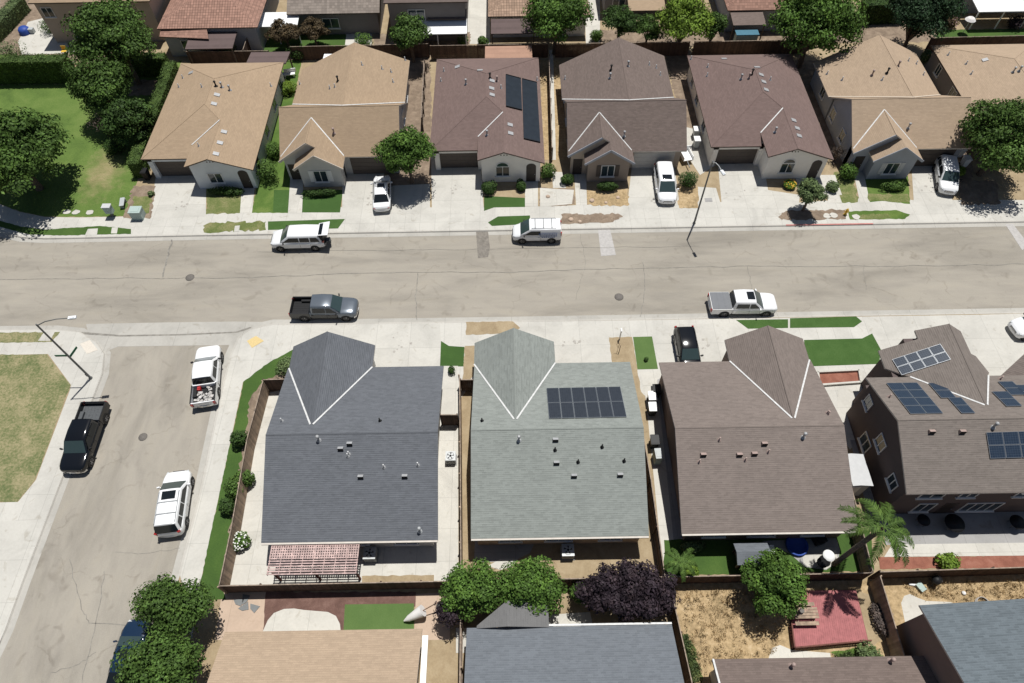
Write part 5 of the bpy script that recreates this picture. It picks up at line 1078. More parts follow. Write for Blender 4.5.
# ------------------------------------------------------------------ plants
def leaf_mesh(name, centers, normals, size, mats, parent, origin, weights=(.55, .25, .20), aspect=.6, idx=None):
    """many small leaf blades, one mesh"""
    N = len(centers); c = np.asarray(centers); n = np.asarray(normals)
    n = n+RNG.normal(0, .42, n.shape); n /= np.linalg.norm(n, axis=1)[:, None]
    r = RNG.normal(size=(N, 3)); u = np.cross(n, r); u /= np.linalg.norm(u, axis=1)[:, None]+1e-9; w = np.cross(n, u)
    s = size*RNG.uniform(.6, 1.35, (N, 1))*.5
    v = np.empty((N, 4, 3)); v[:, 0] = c-u*s; v[:, 1] = c-w*s*aspect+n*s*.15; v[:, 2] = c+u*s; v[:, 3] = c+w*s*aspect+n*s*.15
    v = v.reshape(-1, 3)-np.asarray(origin)
    me = bpy.data.meshes.new(name); me.vertices.add(4*N); me.loops.add(4*N); me.polygons.add(N)
    me.vertices.foreach_set('co', v.ravel().astype(np.float32)); me.loops.foreach_set('vertex_index', np.arange(4*N, dtype=np.int32))
    me.polygons.foreach_set('loop_start', np.arange(0, 4*N, 4, dtype=np.int32)); me.polygons.foreach_set('loop_total', np.full(N, 4, dtype=np.int32))
    for m in mats: me.materials.append(m)
    me.polygons.foreach_set('material_index', (RNG.choice(3, N, p=weights) if idx is None else idx).astype(np.int32)); me.update(calc_edges=True)
    o = bpy.data.objects.new(name, me); COL.objects.link(o); o.parent = parent; return o
def sph(N):
    v = RNG.normal(size=(N, 3)); return v/np.linalg.norm(v, axis=1)[:, None]
def tree(name, label, px, py, zc, rx, rz, leaf, clumps=34, per=150, size=.26, csize=.30, group=None, cat='tree', trunk=True, ry=None, flat=.75, bare=False, shape='round'):
    """crown centre seen at px, py at height zc; radii in metres; limbs reach out to every clump"""
    x, y = at(px, py, zc); ry = ry or rx; t = thing(name, label, cat, (x, y, 0), group=group); O = np.array([x, y, 0.0])
    K = []
    for i in range(clumps):
        d = sph(1)[0]
        if d[2] < -.35: d[2] *= -.5
        d /= np.linalg.norm(d); q = RNG.uniform(.3, 1.0)**.6*RNG.uniform(.78, 1.10)
        k = np.array([d[0]*rx, d[1]*ry, d[2]*rz])*q*(1-csize*.7)
        if shape == 'cone': f = 1-(k[2]/rz+1)/2*.85; k[0] *= f; k[1] *= f
        K.append(k+np.array([x, y, zc]))
    cs, ns, ix = [], [], []
    for k in K:
        rad = csize*min(rx, rz)*RNG.uniform(.6, 1.3); m = int(per*.95*(rad/(csize*min(rx, rz)))**1.6*RNG.uniform(.8, 1.2)); tone = ((.62, .28, .10), (.45, .12, .43), (.40, .52, .08))[int(RNG.integers(3))]; ix.append(RNG.choice(3, m, p=tone))
        d = sph(m); d[:, 2] = np.where(d[:, 2] < -.25, -d[:, 2]*.6, d[:, 2]); q = RNG.uniform(.2, 1.12, (m, 1))**.45
        cs.append(k+d*q*rad*np.array([1.15, 1.15, flat])); ns.append(d*1.1+np.array([0, 0, .35]))
    cs = np.concatenate(cs); ns = np.concatenate(ns); ix = np.concatenate(ix); ok = cs[:, 2] > .08; cs, ns, ix = cs[ok], ns[ok], ix[ok]
    if trunk:
        m = MB(); r0 = max(.07, .045*rx+.05); zt = max(.5, zc-rz*.55)
        m.tube([(x, y, -.05), (x+.04, y, zt*.5), (x-.03, y+.03, zt), (x, y, zc+rz*.2)], [r0*1.25, r0, r0*.85, r0*.35], 8)
        for k in K[:max(6, clumps//3)]:
            b = Vector((x, y, zt*RNG.uniform(.75, 1.0))); e = Vector(k); mid = b.lerp(e, .5)+Vector((0, 0, .12*rx)); m.tube([b, mid, e], [r0*.5, r0*.32, .02], 5)
        if bare:
            for k in range(130):
                b = Vector(K[k % len(K)]); e = b+Vector(sph(1)[0])*rx*.45; e.z = max(e.z, .3); m.tube([Vector((x, y, zt)).lerp(b, RNG.uniform(.4, 1)), e], [.022, .008], 4)
        m.build('trunk', 'bark', t, fix=False)
    leaf_mesh('crown', cs, ns, size*1.12, MT['l_'+leaf], t, O, idx=ix); return t
def bush(name, label, px, py, r, h, leaf, per=420, size=.17, group=None, cat='shrub', ry=None, zc=None, flower=None, nf=60):
    zc = zc if zc is not None else h*.5; x, y = at(px, py, zc); t = thing(name, label, cat, (x, y, 0), group=group); ry = ry or r
    cs, ns = [], []
    for k in range(7):
        a = RNG.uniform(0, 6.28); q = RNG.uniform(.1, .55); c = np.array([x+math.cos(a)*q*r, y+math.sin(a)*q*ry, h*RNG.uniform(.4, .62)]); d = sph(per//2); rr = RNG.uniform(.55, 1, (per//2, 1))**.4
        cs.append(c+d*rr*np.array([r*.62, ry*.62, h*.42])); ns.append(d+np.array([0, 0, .5]))
    cs = np.concatenate(cs); ns = np.concatenate(ns); cs[:, 2] = np.maximum(cs[:, 2], .04)
    m = MB()
    for k in range(5): a = k*1.26; m.tube([(x+.05*math.cos(a), y+.05*math.sin(a), -.04), (x+r*.3*math.cos(a), y+r*.3*math.sin(a), h*.5)], [.03, .012], 5)
    m.build('stem', 'bark', t, fix=False); leaf_mesh('foliage', cs, ns, size, MT['l_'+leaf], t, np.array([x, y, 0.0]))
    if flower:
        m = MB()
        for k in range(nf):
            d = sph(1)[0]; d[2] = abs(d[2]); p = (x+d[0]*r*.9, y+d[1]*ry*.9, h*(.45+.5*d[2])); m.lathe([(0, -.03), (.08, .0), (.05, .06), (0, .075)], p, n=6)
        m.build('blossom', flower, t, fix=False)
    return t
def hedge(name, label, line, w, h, leaf='hedge', dens=95, size=.15, group=None):
    """clipped hedge along a line on the ground"""
    a0 = Vector(line[0]); t = thing(name, label, 'hedge', (a0.x, a0.y, 0), group=group); cs, ns = [], []; core = MB()
    for a, b in zip(line, line[1:]):
        a, b = Vector(a), Vector(b); L = (b-a).length; d = (b-a)/L; n = Vector((-d.y, d.x))
        for face in ('top', 'l', 'r', 'e0', 'e1'):
            A = L*w if face == 'top' else (L*h if face in 'lr' else w*h); N = int(A*dens)
            s = RNG.uniform(0, L, N); q = RNG.uniform(-w/2, w/2, N); z = RNG.uniform(.03, h, N); nn = np.zeros((N, 3)); j = RNG.normal(0, .06, N)
            if face == 'top': z = h+j; nn[:, 2] = 1
            elif face in 'lr': sg = 1 if face == 'l' else -1; q = sg*(w/2)+j; nn[:, 0] = n.x*sg; nn[:, 1] = n.y*sg
            else: sg = -1 if face == 'e0' else 1; s = (0 if sg < 0 else L)+j; nn[:, 0] = d.x*sg; nn[:, 1] = d.y*sg
            wob = .10*np.sin(s*1.7+q)+.07*np.sin(s*4.1)
            if face == 'top': z = z+wob*.6
            cs.append(np.stack([a.x+d.x*s+n.x*q, a.y+d.y*s+n.y*q, z], 1)); ns.append(nn)
        o = .1; e = [(a+n*(w/2-o)), (b+n*(w/2-o)), (b-n*(w/2-o)), (a-n*(w/2-o))]; core.prism([(p.x, p.y) for p in e], -.04, h-.1)
    core.build('branches', MT['l_'+leaf][1], t); leaf_mesh('foliage', np.concatenate(cs), np.concatenate(ns), size, MT['l_'+leaf], t, np.array([a0.x, a0.y, 0.0])); return t
def palm(name, label, bx, by, h, nf, L, lean=(0, 0), leaf='palm', tr=.16, droop=1.0, frond_dirs=None):
    x, y = bx, by; t = thing(name, label, 'palm tree', (x, y, 0)); tp = Vector((x+lean[0], y+lean[1], h)); m = MB()
    m.tube([(x, y, -.05), (x+lean[0]*.3, y+lean[1]*.3, h*.5), tp], [tr*1.25, tr, tr*.8], 10)
    for k in range(int(h*5)): z = k/5; f = z/h; m.lathe([(tr*1.12, z), (tr*1.18, z+.03), (tr*1.05, z+.06)], (x+lean[0]*f*f, y+lean[1]*f*f, 0), n=8)
    m.build('trunk', 'palmbark', t, fix=False)
    for i in range(nf):
        a = i*2.399+RNG.uniform(-.2, .2); up = RNG.uniform(.15, 1.0); l = L*RNG.uniform(.8, 1.1); hd = Vector((math.cos(a), math.sin(a), 0)); q = MB(); pts = []
        for s in range(11):
            f = s/10; pts.append(tp+hd*(l*f*(.95-.25*up*f))+Vector((0, 0, l*(up*.75*f-(.55+.35*up)*f*f*droop))))
        q.tube(pts, [.035*(1-.8*s/10) for s in range(11)], 5)
        sd = Vector((-hd.y, hd.x, 0)); side = .16*l
        for s in range(44):
            f = .12+.88*s/44; k = f*10; i0 = min(9, int(k)); p = pts[i0].lerp(pts[i0+1], k-i0); fw = (pts[i0+1]-pts[i0]).normalized(); ll = side*(1.15-.75*abs(f-.4))
            for sg in (1, -1):
                d = (sd*sg*.85+fw*.55+Vector((0, 0, RNG.uniform(-.55, .1)))).normalized(); e = p+d*ll*RNG.uniform(.85, 1.1); e.z -= .10*ll; w = fw*.035; md = p.lerp(e, .55)+Vector((0, 0, .03))
                q.add([p-w*.5, p+w*.5, md+w*1.0, e, md-w*1.0], [(0, 1, 2, 3, 4)], int(RNG.choice(3, p=(.5, .2, .3))))
        q.build('frond', MT['l_'+leaf], t, fix=False)
    return t

_p = at(884, 527, 7.8); PB = (_p[0]-.2, _p[1]-.1)
# big crowns first
tree('shade_tree', 'big dark leafed tree on the lawn at the left edge, shading the curved sidewalk', 14, 156, 4.4, 6.3, 4.6, 'tree', 100, 250, .30, .27, ry=6.3)
tree('garden_tree', 'tall bushy tree at the corner where the two clipped hedges meet', 117, 42, 5.4, 5.0, 4.8, 'tree', 100, 250, .28, .27)
tree('garden_tree', 'green tree on the lawn in front of the taller bushy tree, beside the hedge wall', 103, 88, 4.0, 3.9, 3.7, 'tree', 74, 240, .26, .29)
tree('garden_tree', 'dark low tree between the lawn and the narrow clipped hedge beside the tan house', 130, 122, 2.9, 2.8, 3.0, 'deep', 60, 220, .26, .30)
tree('bare_shrub', 'bare brownish shrub with few leaves at the edge of the big lawn', 102, 124, 1.9, 1.7, 1.6, 'ash', 20, 30, .14, .35, cat='shrub', bare=True)
bush('shrub', 'yellow green shrub beside the bare brownish shrub on the lawn', 118, 123, 1.1, 1.2, 'lime'); bush('shrub', 'dark shrub with bare twigs low beside the hedge on the lawn', 113, 146, 1.2, 1.5, 'deep')
tree('driveway_tree', 'round green tree between the white sedan and the empty double driveway', 407, 155, 3.7, 2.85, 3.6, 'fresh', 84, 240, .22, .29)
tree('backyard_tree', 'large bright green tree behind the mauve house with pool panels', 556, 18, 4.6, 4.2, 4.3, 'fresh', 84, 250, .26, .29)
tree('backyard_tree', 'dark round tree beside the tan patio roof, left of the lime green tree', 620, 22, 3.0, 2.4, 2.3, 'deep', 40, 200, .2, .3)
tree('backyard_tree', 'small green tree squeezed between the dark round tree and the lime green tree', 648, 31, 2.3, 1.8, 1.9, 'tree', 32, 180, .2, .3)
tree('backyard_tree', 'lime green tree behind the gap between the umber and mauve roofed houses', 683, 24, 3.9, 3.6, 3.7, 'lime', 66, 210, .27, .29)
tree('backyard_tree', 'slim dark green tree right of the lime green tree at the top', 714, 28, 3.4, 1.6, 3.0, 'tree', 34, 170, .22, .32)
tree('backyard_tree', 'largest leafy tree at the top, overhanging the tan roof right of it', 814, 26, 5.2, 5.4, 5.0, 'fresh', 110, 230, .28, .26)
tree('conifer', 'tall dark conifer behind the tan roof at the top right', 919, 18, 4.4, 4.3, 5.0, 'pine', 110, 280, .24, .27)
tree('backyard_tree', 'dark green tree behind the tan gable roofed house, beside the white awning', 410, 36, 3.4, 2.7, 2.9, 'tree', 50, 190, .24, .3)
tree('backyard_tree', 'reddish brown leafed tree beside the white patio cover at the top left', 285, 34, 2.1, 2.3, 1.7, 'rust', 40, 170, .2, .30); tree('backyard_tree', 'rust coloured small tree in front of the window of the grey tiled house', 313, 32, 2.0, 1.9, 1.7, 'rust', 36, 170, .2, .30)
bush('shrub', 'green bush at the fence behind the tan gable roofed house', 363, 40, 1.3, 1.6, 'fresh'); bush('shrub', 'green bush beside the terracotta house at the end of the fence', 228, 49, 1.2, 1.6, 'tree'); bush('shrub', 'bright bush in the gap beside the terracotta tiled house', 249, 9, 1.4, 2.2, 'lime')
bush('shrub', 'dark bush below the fence at the back corner of the tan gable roofed house', 295, 53, 1.1, 1.6, 'deep')
bush('shrub', 'round bush in front of the arched door of the stucco house', 50, 24, 1.6, 1.8, 'tree'); bush('shrub', 'yellowish bush at the end of the dark hedge wall', 8, 51, 1.9, 1.9, 'sage')
bush('shrub', 'pinkish flowering bush beside the white patio cover at the top right', 951, 22, 1.0, 1.4, 'rust', flower='pink', nf=25); bush('shrub', 'dark bush under the right end of the white patio cover', 1018, 22, 1.1, 1.5, 'purple'); bush('shrub', 'pale green plant at the fence right of the conifer', 927, 57, .8, 1.6, 'sage')
bush('shrub', 'small bush at the foot of the cream wall between patio roofs', 484, 41, .8, 1.1, 'tree'); bush('shrub', 'small bush below the white awning beside the pale path', 463, 40, .8, 1.0, 'fresh'); bush('shrub', 'leafy bush at the foot of the bright green tree beside the pale wall', 596, 36, .9, 1.3, 'fresh')
tree('street_tree', 'large spreading tree at the right edge casting dappled shade on the sidewalk', 1004, 141, 4.4, 4.7, 4.4, 'tree', 86, 230, .26, .25)
tree('street_tree', 'small round street tree with thin trunk in the verge beside the red kerb', 811, 193, 2.4, 1.7, 1.6, 'sage', 36, 220, .17, .30)
tree('street_tree', 'upper of the two bushy trees at the bottom left beside the side street', 177, 606, 3.2, 2.75, 2.5, 'tree', 46, 300, .19, .34, ry=1.95); tree('street_tree', 'lower of the two bushy trees at the bottom left, over the dark blue car', 160, 668, 3.2, 2.85, 2.5, 'tree', 46, 300, .19, .34, ry=2.0)
tree('yard_tree', 'left one of the pair of round green trees behind the blue grey roof', 473, 588, 2.6, 2.3, 2.1, 'fresh', 52, 260, .18, .30, ry=1.8); tree('yard_tree', 'right one of the pair of round green trees behind the blue grey roof', 531, 588, 2.6, 2.4, 2.1, 'fresh', 54, 260, .18, .30, ry=1.75)
tree('plum_tree', 'dark purple leafed tree in the yard behind the pale sage roofed house', 624, 592, 2.5, 3.7, 2.3, 'purple', 70, 220, .20, .25, ry=2.3); tree('plum_tree', 'small sparse purple shrub left of the round green trees beside the fence', 449, 612, 2.0, 1.0, 1.1, 'purple', 20, 80, .16, .4, cat='shrub', bare=True)
tree('yard_tree', 'round green tree over the dry grass yard beside the red deck', 772, 583, 2.5, 2.25, 2.2, 'fresh', 54, 230, .19, .29); bush('shrub', 'green bush between the round green trees and the purple tree', 581, 594, 1.0, 1.5, 'tree')
# shrubs by the street
bush('clipped_bush', 'round clipped bush between the white minivan and the street lamp', 689.5, 180, 1.05, 1.7, 'deep', 700, .13)
bush('shrub', 'tall shrub against the left wall of the tan gable roofed house', 266, 170, 1.4, 2.4, 'tree'); bush('shrub', 'green shrub at the front corner of the tan hip roofed house', 272, 150, 1.1, 1.7, 'fresh'); bush('shrub', 'leafy shrub on the grass strip between the two tan houses', 288, 88, 1.1, 1.5, 'lime')
bush('shrub', 'dark hedge shrubs under the bay window of the tan gable roofed house', 320, 193, 1.9, .9, 'deep', ry=.6); bush('shrub', 'dark shrubs below the window of the tan hip roofed house', 226, 191, 1.8, .9, 'deep', ry=.6)
bush('shrub', 'dark shrub left of the arched window of the mauve house with pool panels', 490, 188, .9, 1.2, 'deep'); bush('shrub', 'dark shrub right of the arched window of the mauve house with pool panels', 521, 185, .6, 1.0, 'deep'); bush('shrub', 'green bush in the gap right of the mauve house with pool panels', 547, 170, 1.0, 1.6, 'tree')
bush('shrub', 'small dark bush beside the entry of the umber gable roofed house', 567, 179, .7, 1.0, 'deep'); bush('shrub', 'dark hedge under the bay window of the umber gable roofed house', 604, 186, 1.5, 1.0, 'deep', ry=.6)
bush('shrub', 'yellow flowering bush under the arched window of the mauve house by the small street tree', 790, 184, .7, .7, 'lime', flower='yellow', nf=40); bush('shrub', 'green bush left of the dark grey front wall of the tan house', 849, 171, 1.0, 1.7, 'fresh'); bush('shrub', 'lower green bush left of the path to the grey fronted tan house', 833, 186, .7, .9, 'sage'); bush('shrub', 'dark shrubs under the shuttered window of the grey fronted tan house', 893, 186, 1.3, .9, 'tree', ry=.6)
bush('shrub', 'small green plants under the street tree beside the white SUV', 960, 170, .7, .9, 'lime'); bush('shrub', 'tiny bush at the corner of the tan hip roofed house driveway', 151, 193, .35, .5, 'sage', 120)
tree('bare_shrub', 'leafless grey shrub at the left wall of the grey fronted tan house', 838, 152, 1.3, .9, 1.0, 'ash', 10, 20, .1, .4, cat='shrub', bare=True)
# shrubs along the corner house
for lab, px, py, r, hh, lf in (('bushy dark shrub over the side fence in the middle of the side lawn', 241, 437, .85, 1.5, 'deep'), ('round shrub on the side lawn below the bushy dark shrub', 234, 487, 1.0, 1.6, 'tree'), ('dark shrub inside the side fence next to the concrete path', 246, 478, .75, 1.7, 'tree'), ('low shrub on the side lawn nearest the white SUV', 227, 505, .75, 1.2, 'deep'), ('olive shrub in the bed left of the dark roofed corner house', 287, 366, 1.0, 1.0, 'sage')):
    bush('shrub', lab, px, py, r, hh, lf)
bush('flowering_shrub', 'white flowering shrub inside the side fence near the pergola', 239, 541, .75, 1.1, 'fresh', flower='flower', nf=70)
bush('potted_shrub', 'small dark round shrub at the edge of the little lawn beside the dark roofed house', 452, 370, .35, .8, 'deep', 260, .1); bush('shrub', 'tiny shrub on the small pale lawn left of the black SUV', 646, 359, .25, .35, 'deep', 160, .08)
bush('shrub', 'green bush on the red chip strip behind the two storey house', 949, 562, .85, 1.1, 'lime', 380, .2); bush('shrub', 'row of low plants against the back wall of the brown roofed house', 693, 547, 1.0, .8, 'sage', ry=.5); bush('shrub', 'fern like bush below the small palm behind the brown roofed house', 690, 572, .6, .8, 'lime')
bush('shrub', 'green bush at the front of the red deck', 869, 651, .9, .9, 'sage'); bush('shrub', 'dry brown plants along the fence beside the red deck', 880, 618, .5, .8, 'ash', ry=1.5)
palm('palm_tree', 'feathery queen palm between the brown roofed and the two storey house', *PB, 7.8, 12, 2.8, (.2, .1), tr=.15); palm('palm_tree', 'small leaning palm in the back corner behind the brown roofed house', *at(668, 580), 2.6, 9, 1.7, (.45, .6), tr=.10)
# clipped hedges
hedge('clipped_hedge', 'tall dark clipped hedge wall across the back of the big lawn', [at(-50, 82), at(78, 80)], 1.6, 3.0, 'hedge', 70, .17)
hedge('clipped_hedge', 'clipped hedge behind the small dark tree, joining the long hedge run to the fence', [at(120, 76), at(172, 72)], 1.3, 2.3, 'hedge', 70, .17)
hedge('clipped_hedge', 'long narrow clipped hedge running beside the tan hip roofed house', [at(177, 76), at(141, 178)], 1.3, 2.0, 'hedge', 80, .15)
hedge('clipped_hedge', 'pale clipped hedge beside the blue object at the top left corner', [at(-10, 48), at(26, 10)], 1.6, 1.8, 'sage', 60, .18)

hedge('clipped_hedge', 'dark hedge in deep shade left of the tall conifer at the top', [at(856, 22), at(900, 20)], 1.6, 2.6, 'deep', 60, .2)  # foliage added to stand in for the dark shading under the conifer
# ------------------------------------------------------------------ fences
def fence(label, line, h=1.8, mat='fence', cap='fencecap', cat='fence', posts=2.4, inner=True, name='wood_fence', group=None, thick=.03):
    a0 = line[0]; t = thing(name, label, cat, (a0[0], a0[1], 0), group=group); m = MB(); c = MB()
    for a, b in zip(line, line[1:]):
        A, B = Vector((*a, 0)), Vector((*b, 0)); L = (B-A).length; n = max(1, int(L/.145)); d = (B-A)/L; ang = math.atan2(d.y, d.x)
        for i in range(n):
            p = A+d*(L*(i+.5)/n); m.obox((p.x, p.y, -.03), L/n-.006, thick, h+random.uniform(-.025, .025), ang)
        c.beam((a[0], a[1], h+.035), (b[0], b[1], h+.035), .07, .03)
        for z in (.35, 1.45): nn = Vector((-d.y, d.x, 0))*.04; c.beam(A+nn+Vector((0, 0, z)), B+nn+Vector((0, 0, z)), .04, .09)
    m.build('board_panel', mat, t); c.build('rail', cap, t)
    for a, b in zip(line, line[1:]):
        A, B = Vector((*a, 0)), Vector((*b, 0)); L = (B-A).length; k = max(1, int(L/posts)); d = (B-A)/L; nn = Vector((-d.y, d.x, 0))*.07
        for i in range(k+1):
            p = A+d*(L*i/k)+nn; q = MB(); q.obox((p.x, p.y, -.04), .09, .09, h+.10, math.atan2(d.y, d.x)); q.build('post', mat, t)
    return t
Z = 1.8; A = lambda x, y: at(x, y, Z)
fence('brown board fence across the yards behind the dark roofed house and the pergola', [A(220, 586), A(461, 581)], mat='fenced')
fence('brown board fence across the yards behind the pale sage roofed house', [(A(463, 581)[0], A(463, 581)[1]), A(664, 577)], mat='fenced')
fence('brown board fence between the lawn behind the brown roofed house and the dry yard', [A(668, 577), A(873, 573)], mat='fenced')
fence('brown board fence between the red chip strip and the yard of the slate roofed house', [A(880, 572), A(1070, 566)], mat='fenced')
fence('weathered fence with bare inner rails along the side lawn of the corner house', [A(219, 587), A(231, 530), A(247, 440), A(263, 381)], mat='fencel')
fence('short dark fence return from the side fence to the dark roofed corner house', [A(263, 380), A(293, 379)], mat='fenced'); fence('brown gate fence between the dark roofed house and the pale sage roofed house', [A(440, 415), A(457, 415)], mat='fenced')
fence('thin fence between the concrete and dirt side yards of the two grey houses', [A(461, 580), A(460, 412), A(459.5, 375)], mat='fencel'); fence('short dark fence beside the front corner of the pale sage roofed house', [A(460.5, 380), A(474, 380)], mat='fenced')
fence('board fence along the dirt strip between the sage roofed and brown roofed houses', [A(665, 577), A(651, 480), A(640, 416)], mat='fenced'); fence('short fence end at the front of the dirt strip beside the solar panels', [A(631, 416), A(640, 415.5)], mat='fenced')
fence('leaning board fence between the brown roofed house and the two storey house', [A(873, 572), A(852, 490)], mat='fencel')
fence('fence running to the bottom edge left of the dirt strip beside the tan roof', [A(461, 584), (A(461, 650)[0], 4.5)], mat='fencel'); fence('fence running to the bottom edge right of the blue grey roof', [A(670, 585), A(692, 683), A(700, 715)], mat='fenced'); fence('pale topped fence running to the bottom edge right of the red deck', [A(880, 576), A(904, 655), A(914, 690)], mat='fencel')  # fence right of the blue roof: face shade put into dark boards
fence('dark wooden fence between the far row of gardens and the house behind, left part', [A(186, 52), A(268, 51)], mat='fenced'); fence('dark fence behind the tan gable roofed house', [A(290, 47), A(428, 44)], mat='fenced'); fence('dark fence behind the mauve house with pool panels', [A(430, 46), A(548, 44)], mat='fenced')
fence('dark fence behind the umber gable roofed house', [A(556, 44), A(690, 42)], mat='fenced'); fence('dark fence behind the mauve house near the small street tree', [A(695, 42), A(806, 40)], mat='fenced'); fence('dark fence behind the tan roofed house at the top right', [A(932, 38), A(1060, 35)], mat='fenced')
fence('brown fence running away beside the terracotta tiled house', [A(243, 50), A(256, 10)], mat='fenced'); fence('side fence between the tan and mauve houses beside the driveway tree', [A(424, 60), A(421, 118)], mat='fenced'); fence('dark side fence between the mauve and umber houses', [A(549, 55), A(552, 148)], mat='fenced')

# ------------------------------------------------------------------ street furniture
def street_lamp(label, base, head, z=8.0, signs=None):
    x, y = at(*base); hx, hy = at(*head, z+.25); t = thing('street_lamp', label, 'street lamp', (x, y, 0), group='street lamps'); m = MB()
    m.lathe([(.15, -.05), (.15, .10), (.10, .16), (.09, 1.0), (.065, z)], (x, y, 0), n=12); m.build('pole', 'metal', t)
    a = MB(); p0 = Vector((x, y, z-.15)); e = Vector((hx, hy, z+.28)); a.tube([p0, p0.lerp(e, .3)+Vector((0, 0, .22)), p0.lerp(e, .65)+Vector((0, 0, .2)), e], [.045, .04, .035, .035], 8); a.build('arm', 'galv' if signs is None else 'metal', t)
    d = (e-p0); d.z = 0; d.normalize(); q = MB(); ang = math.atan2(d.y, d.x); q.obox((e.x+d.x*.25, e.y+d.y*.25, z+.22), .58, .26, .12, ang); q.obox((e.x+d.x*.28, e.y+d.y*.28, z+.34), .36, .18, .05, ang); hd = q.build('lamp_head', 'lamp', t)
    l = MB(); l.obox((e.x+d.x*.3, e.y+d.y*.3, z+.19), .45, .2, .03, ang); l.build('lens', 'galv', hd)
    if signs:
        for zz, dx, dy in signs:
            s = MB(); s.beam((x, y, zz), (x+dx, y+dy, zz), .03, .22); s.build('street_name_sign', 'green_sign', t)
    h_ = MB(); h_.box(x-.07, y-.125, .5, x+.07, y-.10, .85); h_.build('access_panel', 'metal', t)
    return t
street_lamp('dark street lamp with two street name signs standing on the corner sidewalk at the left', (91, 378.3), (69, 318.3), signs=((3.6, -1.05, .0), (3.35, .25, 1.0)))
street_lamp('street lamp with pale head standing at the kerb before the mauve house', (694, 223.5), (721.5, 171))
def box_thing(name, label, cat, px, py, lx, ly, lz, mat, rz=0.0, lid=None, z=0.0, extra=None, group=None):
    x, y = at(px, py, z); t = thing(name, label, cat, (x, y, z), group=group); m = MB(); m.obox((x, y, z-.01), lx, ly, lz, rz); m.build('body', mat, t)
    if lid: q = MB(); q.obox((x, y, z+lz-.012), lx*1.08, ly*1.08, .07, rz); q.obox((x, y, z+lz+.05), lx*.7, ly*.7, .03, rz); q.build('lid', lid, t)
    if extra: extra(t, x, y, z)
    return t
box_thing('utility_box', 'grey green transformer box beside the driveway of the tan hip roofed house', 'utility box', 139.5, 217, 1.1, .9, 1.0, 'utility', 0, 'utility')
x, y = at(113, 216); t = thing('mailbox', 'mailbox cluster with pale blue top on the lawn edge near the hedge', 'mailbox', (x, y, 0)); m = MB(); m.obox((x, y, 0), .22, .22, .55); m.build('pedestal', 'metal', t); m = MB(); m.obox((x, y, .55), .75, .5, .85); 
for i in range(2):
    for j in range(4): m.box(x-.36+i*.37, y-.262, .6+j*.19, x-.03+i*.37, y-.251, .76+j*.19)
m.build('locker', 'utility', t); m = MB(); m.obox((x, y, 1.39), .85, .6, .06); m.build('top', 'shutter', t)
x, y = at(124, 205); t = thing('bench', 'small grey bench post near the mailbox at the lawn edge', 'bench', (x, y, 0)); m = MB(); m.obox((x, y, .42), .45, 1.2, .06, .2); m.build('seat', 'greyplast', t); m = MB(); m.obox((x, y-.45, 0), .35, .08, .42, .2); m.obox((x, y+.45, 0), .35, .08, .42, .2); m.build('support', 'greyplast', t)
def hydrant(label, px, py, mat):
    x, y = at(px, py); t = thing('fire_hydrant', label, 'fire hydrant', (x, y, 0)); m = MB(); m.lathe([(.17, -.02), (.17, .06), (.11, .08), (.11, .55), (.15, .57), (.13, .68), (.05, .78), (.03, .84), (0, .84)], (x, y, 0), n=14); m.build('barrel', mat, t)
    for dx, dy in ((1, 0), (-1, 0), (0, -1)): q = MB(); q.tube([(x, y, .45), (x+dx*.22, y+dy*.22, .45)], .06, 8); q.build('outlet', mat, t)
hydrant('yellowish fire hydrant on the verge by the red kerb', 845, 214.5, 'yellow')
def meter(label, px, py): x, y = at(px, py); m = MB(); m.obox((x, y, .0), .75, .55, .03); m.obox((x, y, .03), .5, .3, .012); tag(m.build('utility_cover', 'greyslab'), label, 'utility cover')
meter('square utility lid in the concrete beside the lamp lit driveway', 708.5, 200)
# bins
def bin_(label, px, py, mat='greyplast', lid='greyplast', rz=.1, h=1.05, z=0.0):
    x, y = at(px, py, h); t = thing('wheelie_bin', label, 'bin', (x, y, z), group='wheelie bins'); m = MB(); v = []
    for zz, a, b in ((.05, .24, .28), (h, .31, .36)):
        for sx, sy in ((-1, -1), (1, -1), (1, 1), (-1, 1)): v.append((x+sx*a, y+sy*b, zz))
    m.add(v, [(3, 2, 1, 0), (4, 5, 6, 7), (0, 1, 5, 4), (1, 2, 6, 5), (2, 3, 7, 6), (3, 0, 4, 7)]); m.build('body', mat, t); q = MB(); q.box(x-.34, y-.4, h, x+.34, y+.42, h+.06); q.box(x-.26, y-.3, h+.06, x+.26, y+.3, h+.085); q.tube([(x-.3, y+.46, h), (x+.3, y+.46, h)], .025, 6); q.build('lid', lid, t)
    for sg in (-1, 1): w = MB(); w.lathe([(.10, -.03), (.11, 0), (.10, .03)], (x, y+.28, .11), 'y', 10) if False else w.tube([(x+sg*.22, y+.27, .11), (x+sg*.29, y+.27, .11)], .11, 10); w.build('wheel', 'black', t)
bin_('white lidded bin beside the brown roofed house, nearest the street', 652.5, 396, 'black', 'white'); bin_('white lidded bin beside the brown roofed house, below the other white lidded one', 653, 407, 'black', 'white'); bin_('dark bin behind the white lidded bins at the brown roofed house', 657, 389, 'black', 'black')
bin_('pale bin in the gap left of the mauve house by the lamp', 697, 129, 'greyplast', 'white'); bin_('second pale bin in the gap, nearer the street than the other', 697.5, 139, 'greyplast', 'white'); bin_('blue bin standing at the wall gap at the top', 371, 17, 'bluep', 'black'); bin_('white topped bin at the top between the grey tiled house and the awning house', 364, 4, 'black', 'white')
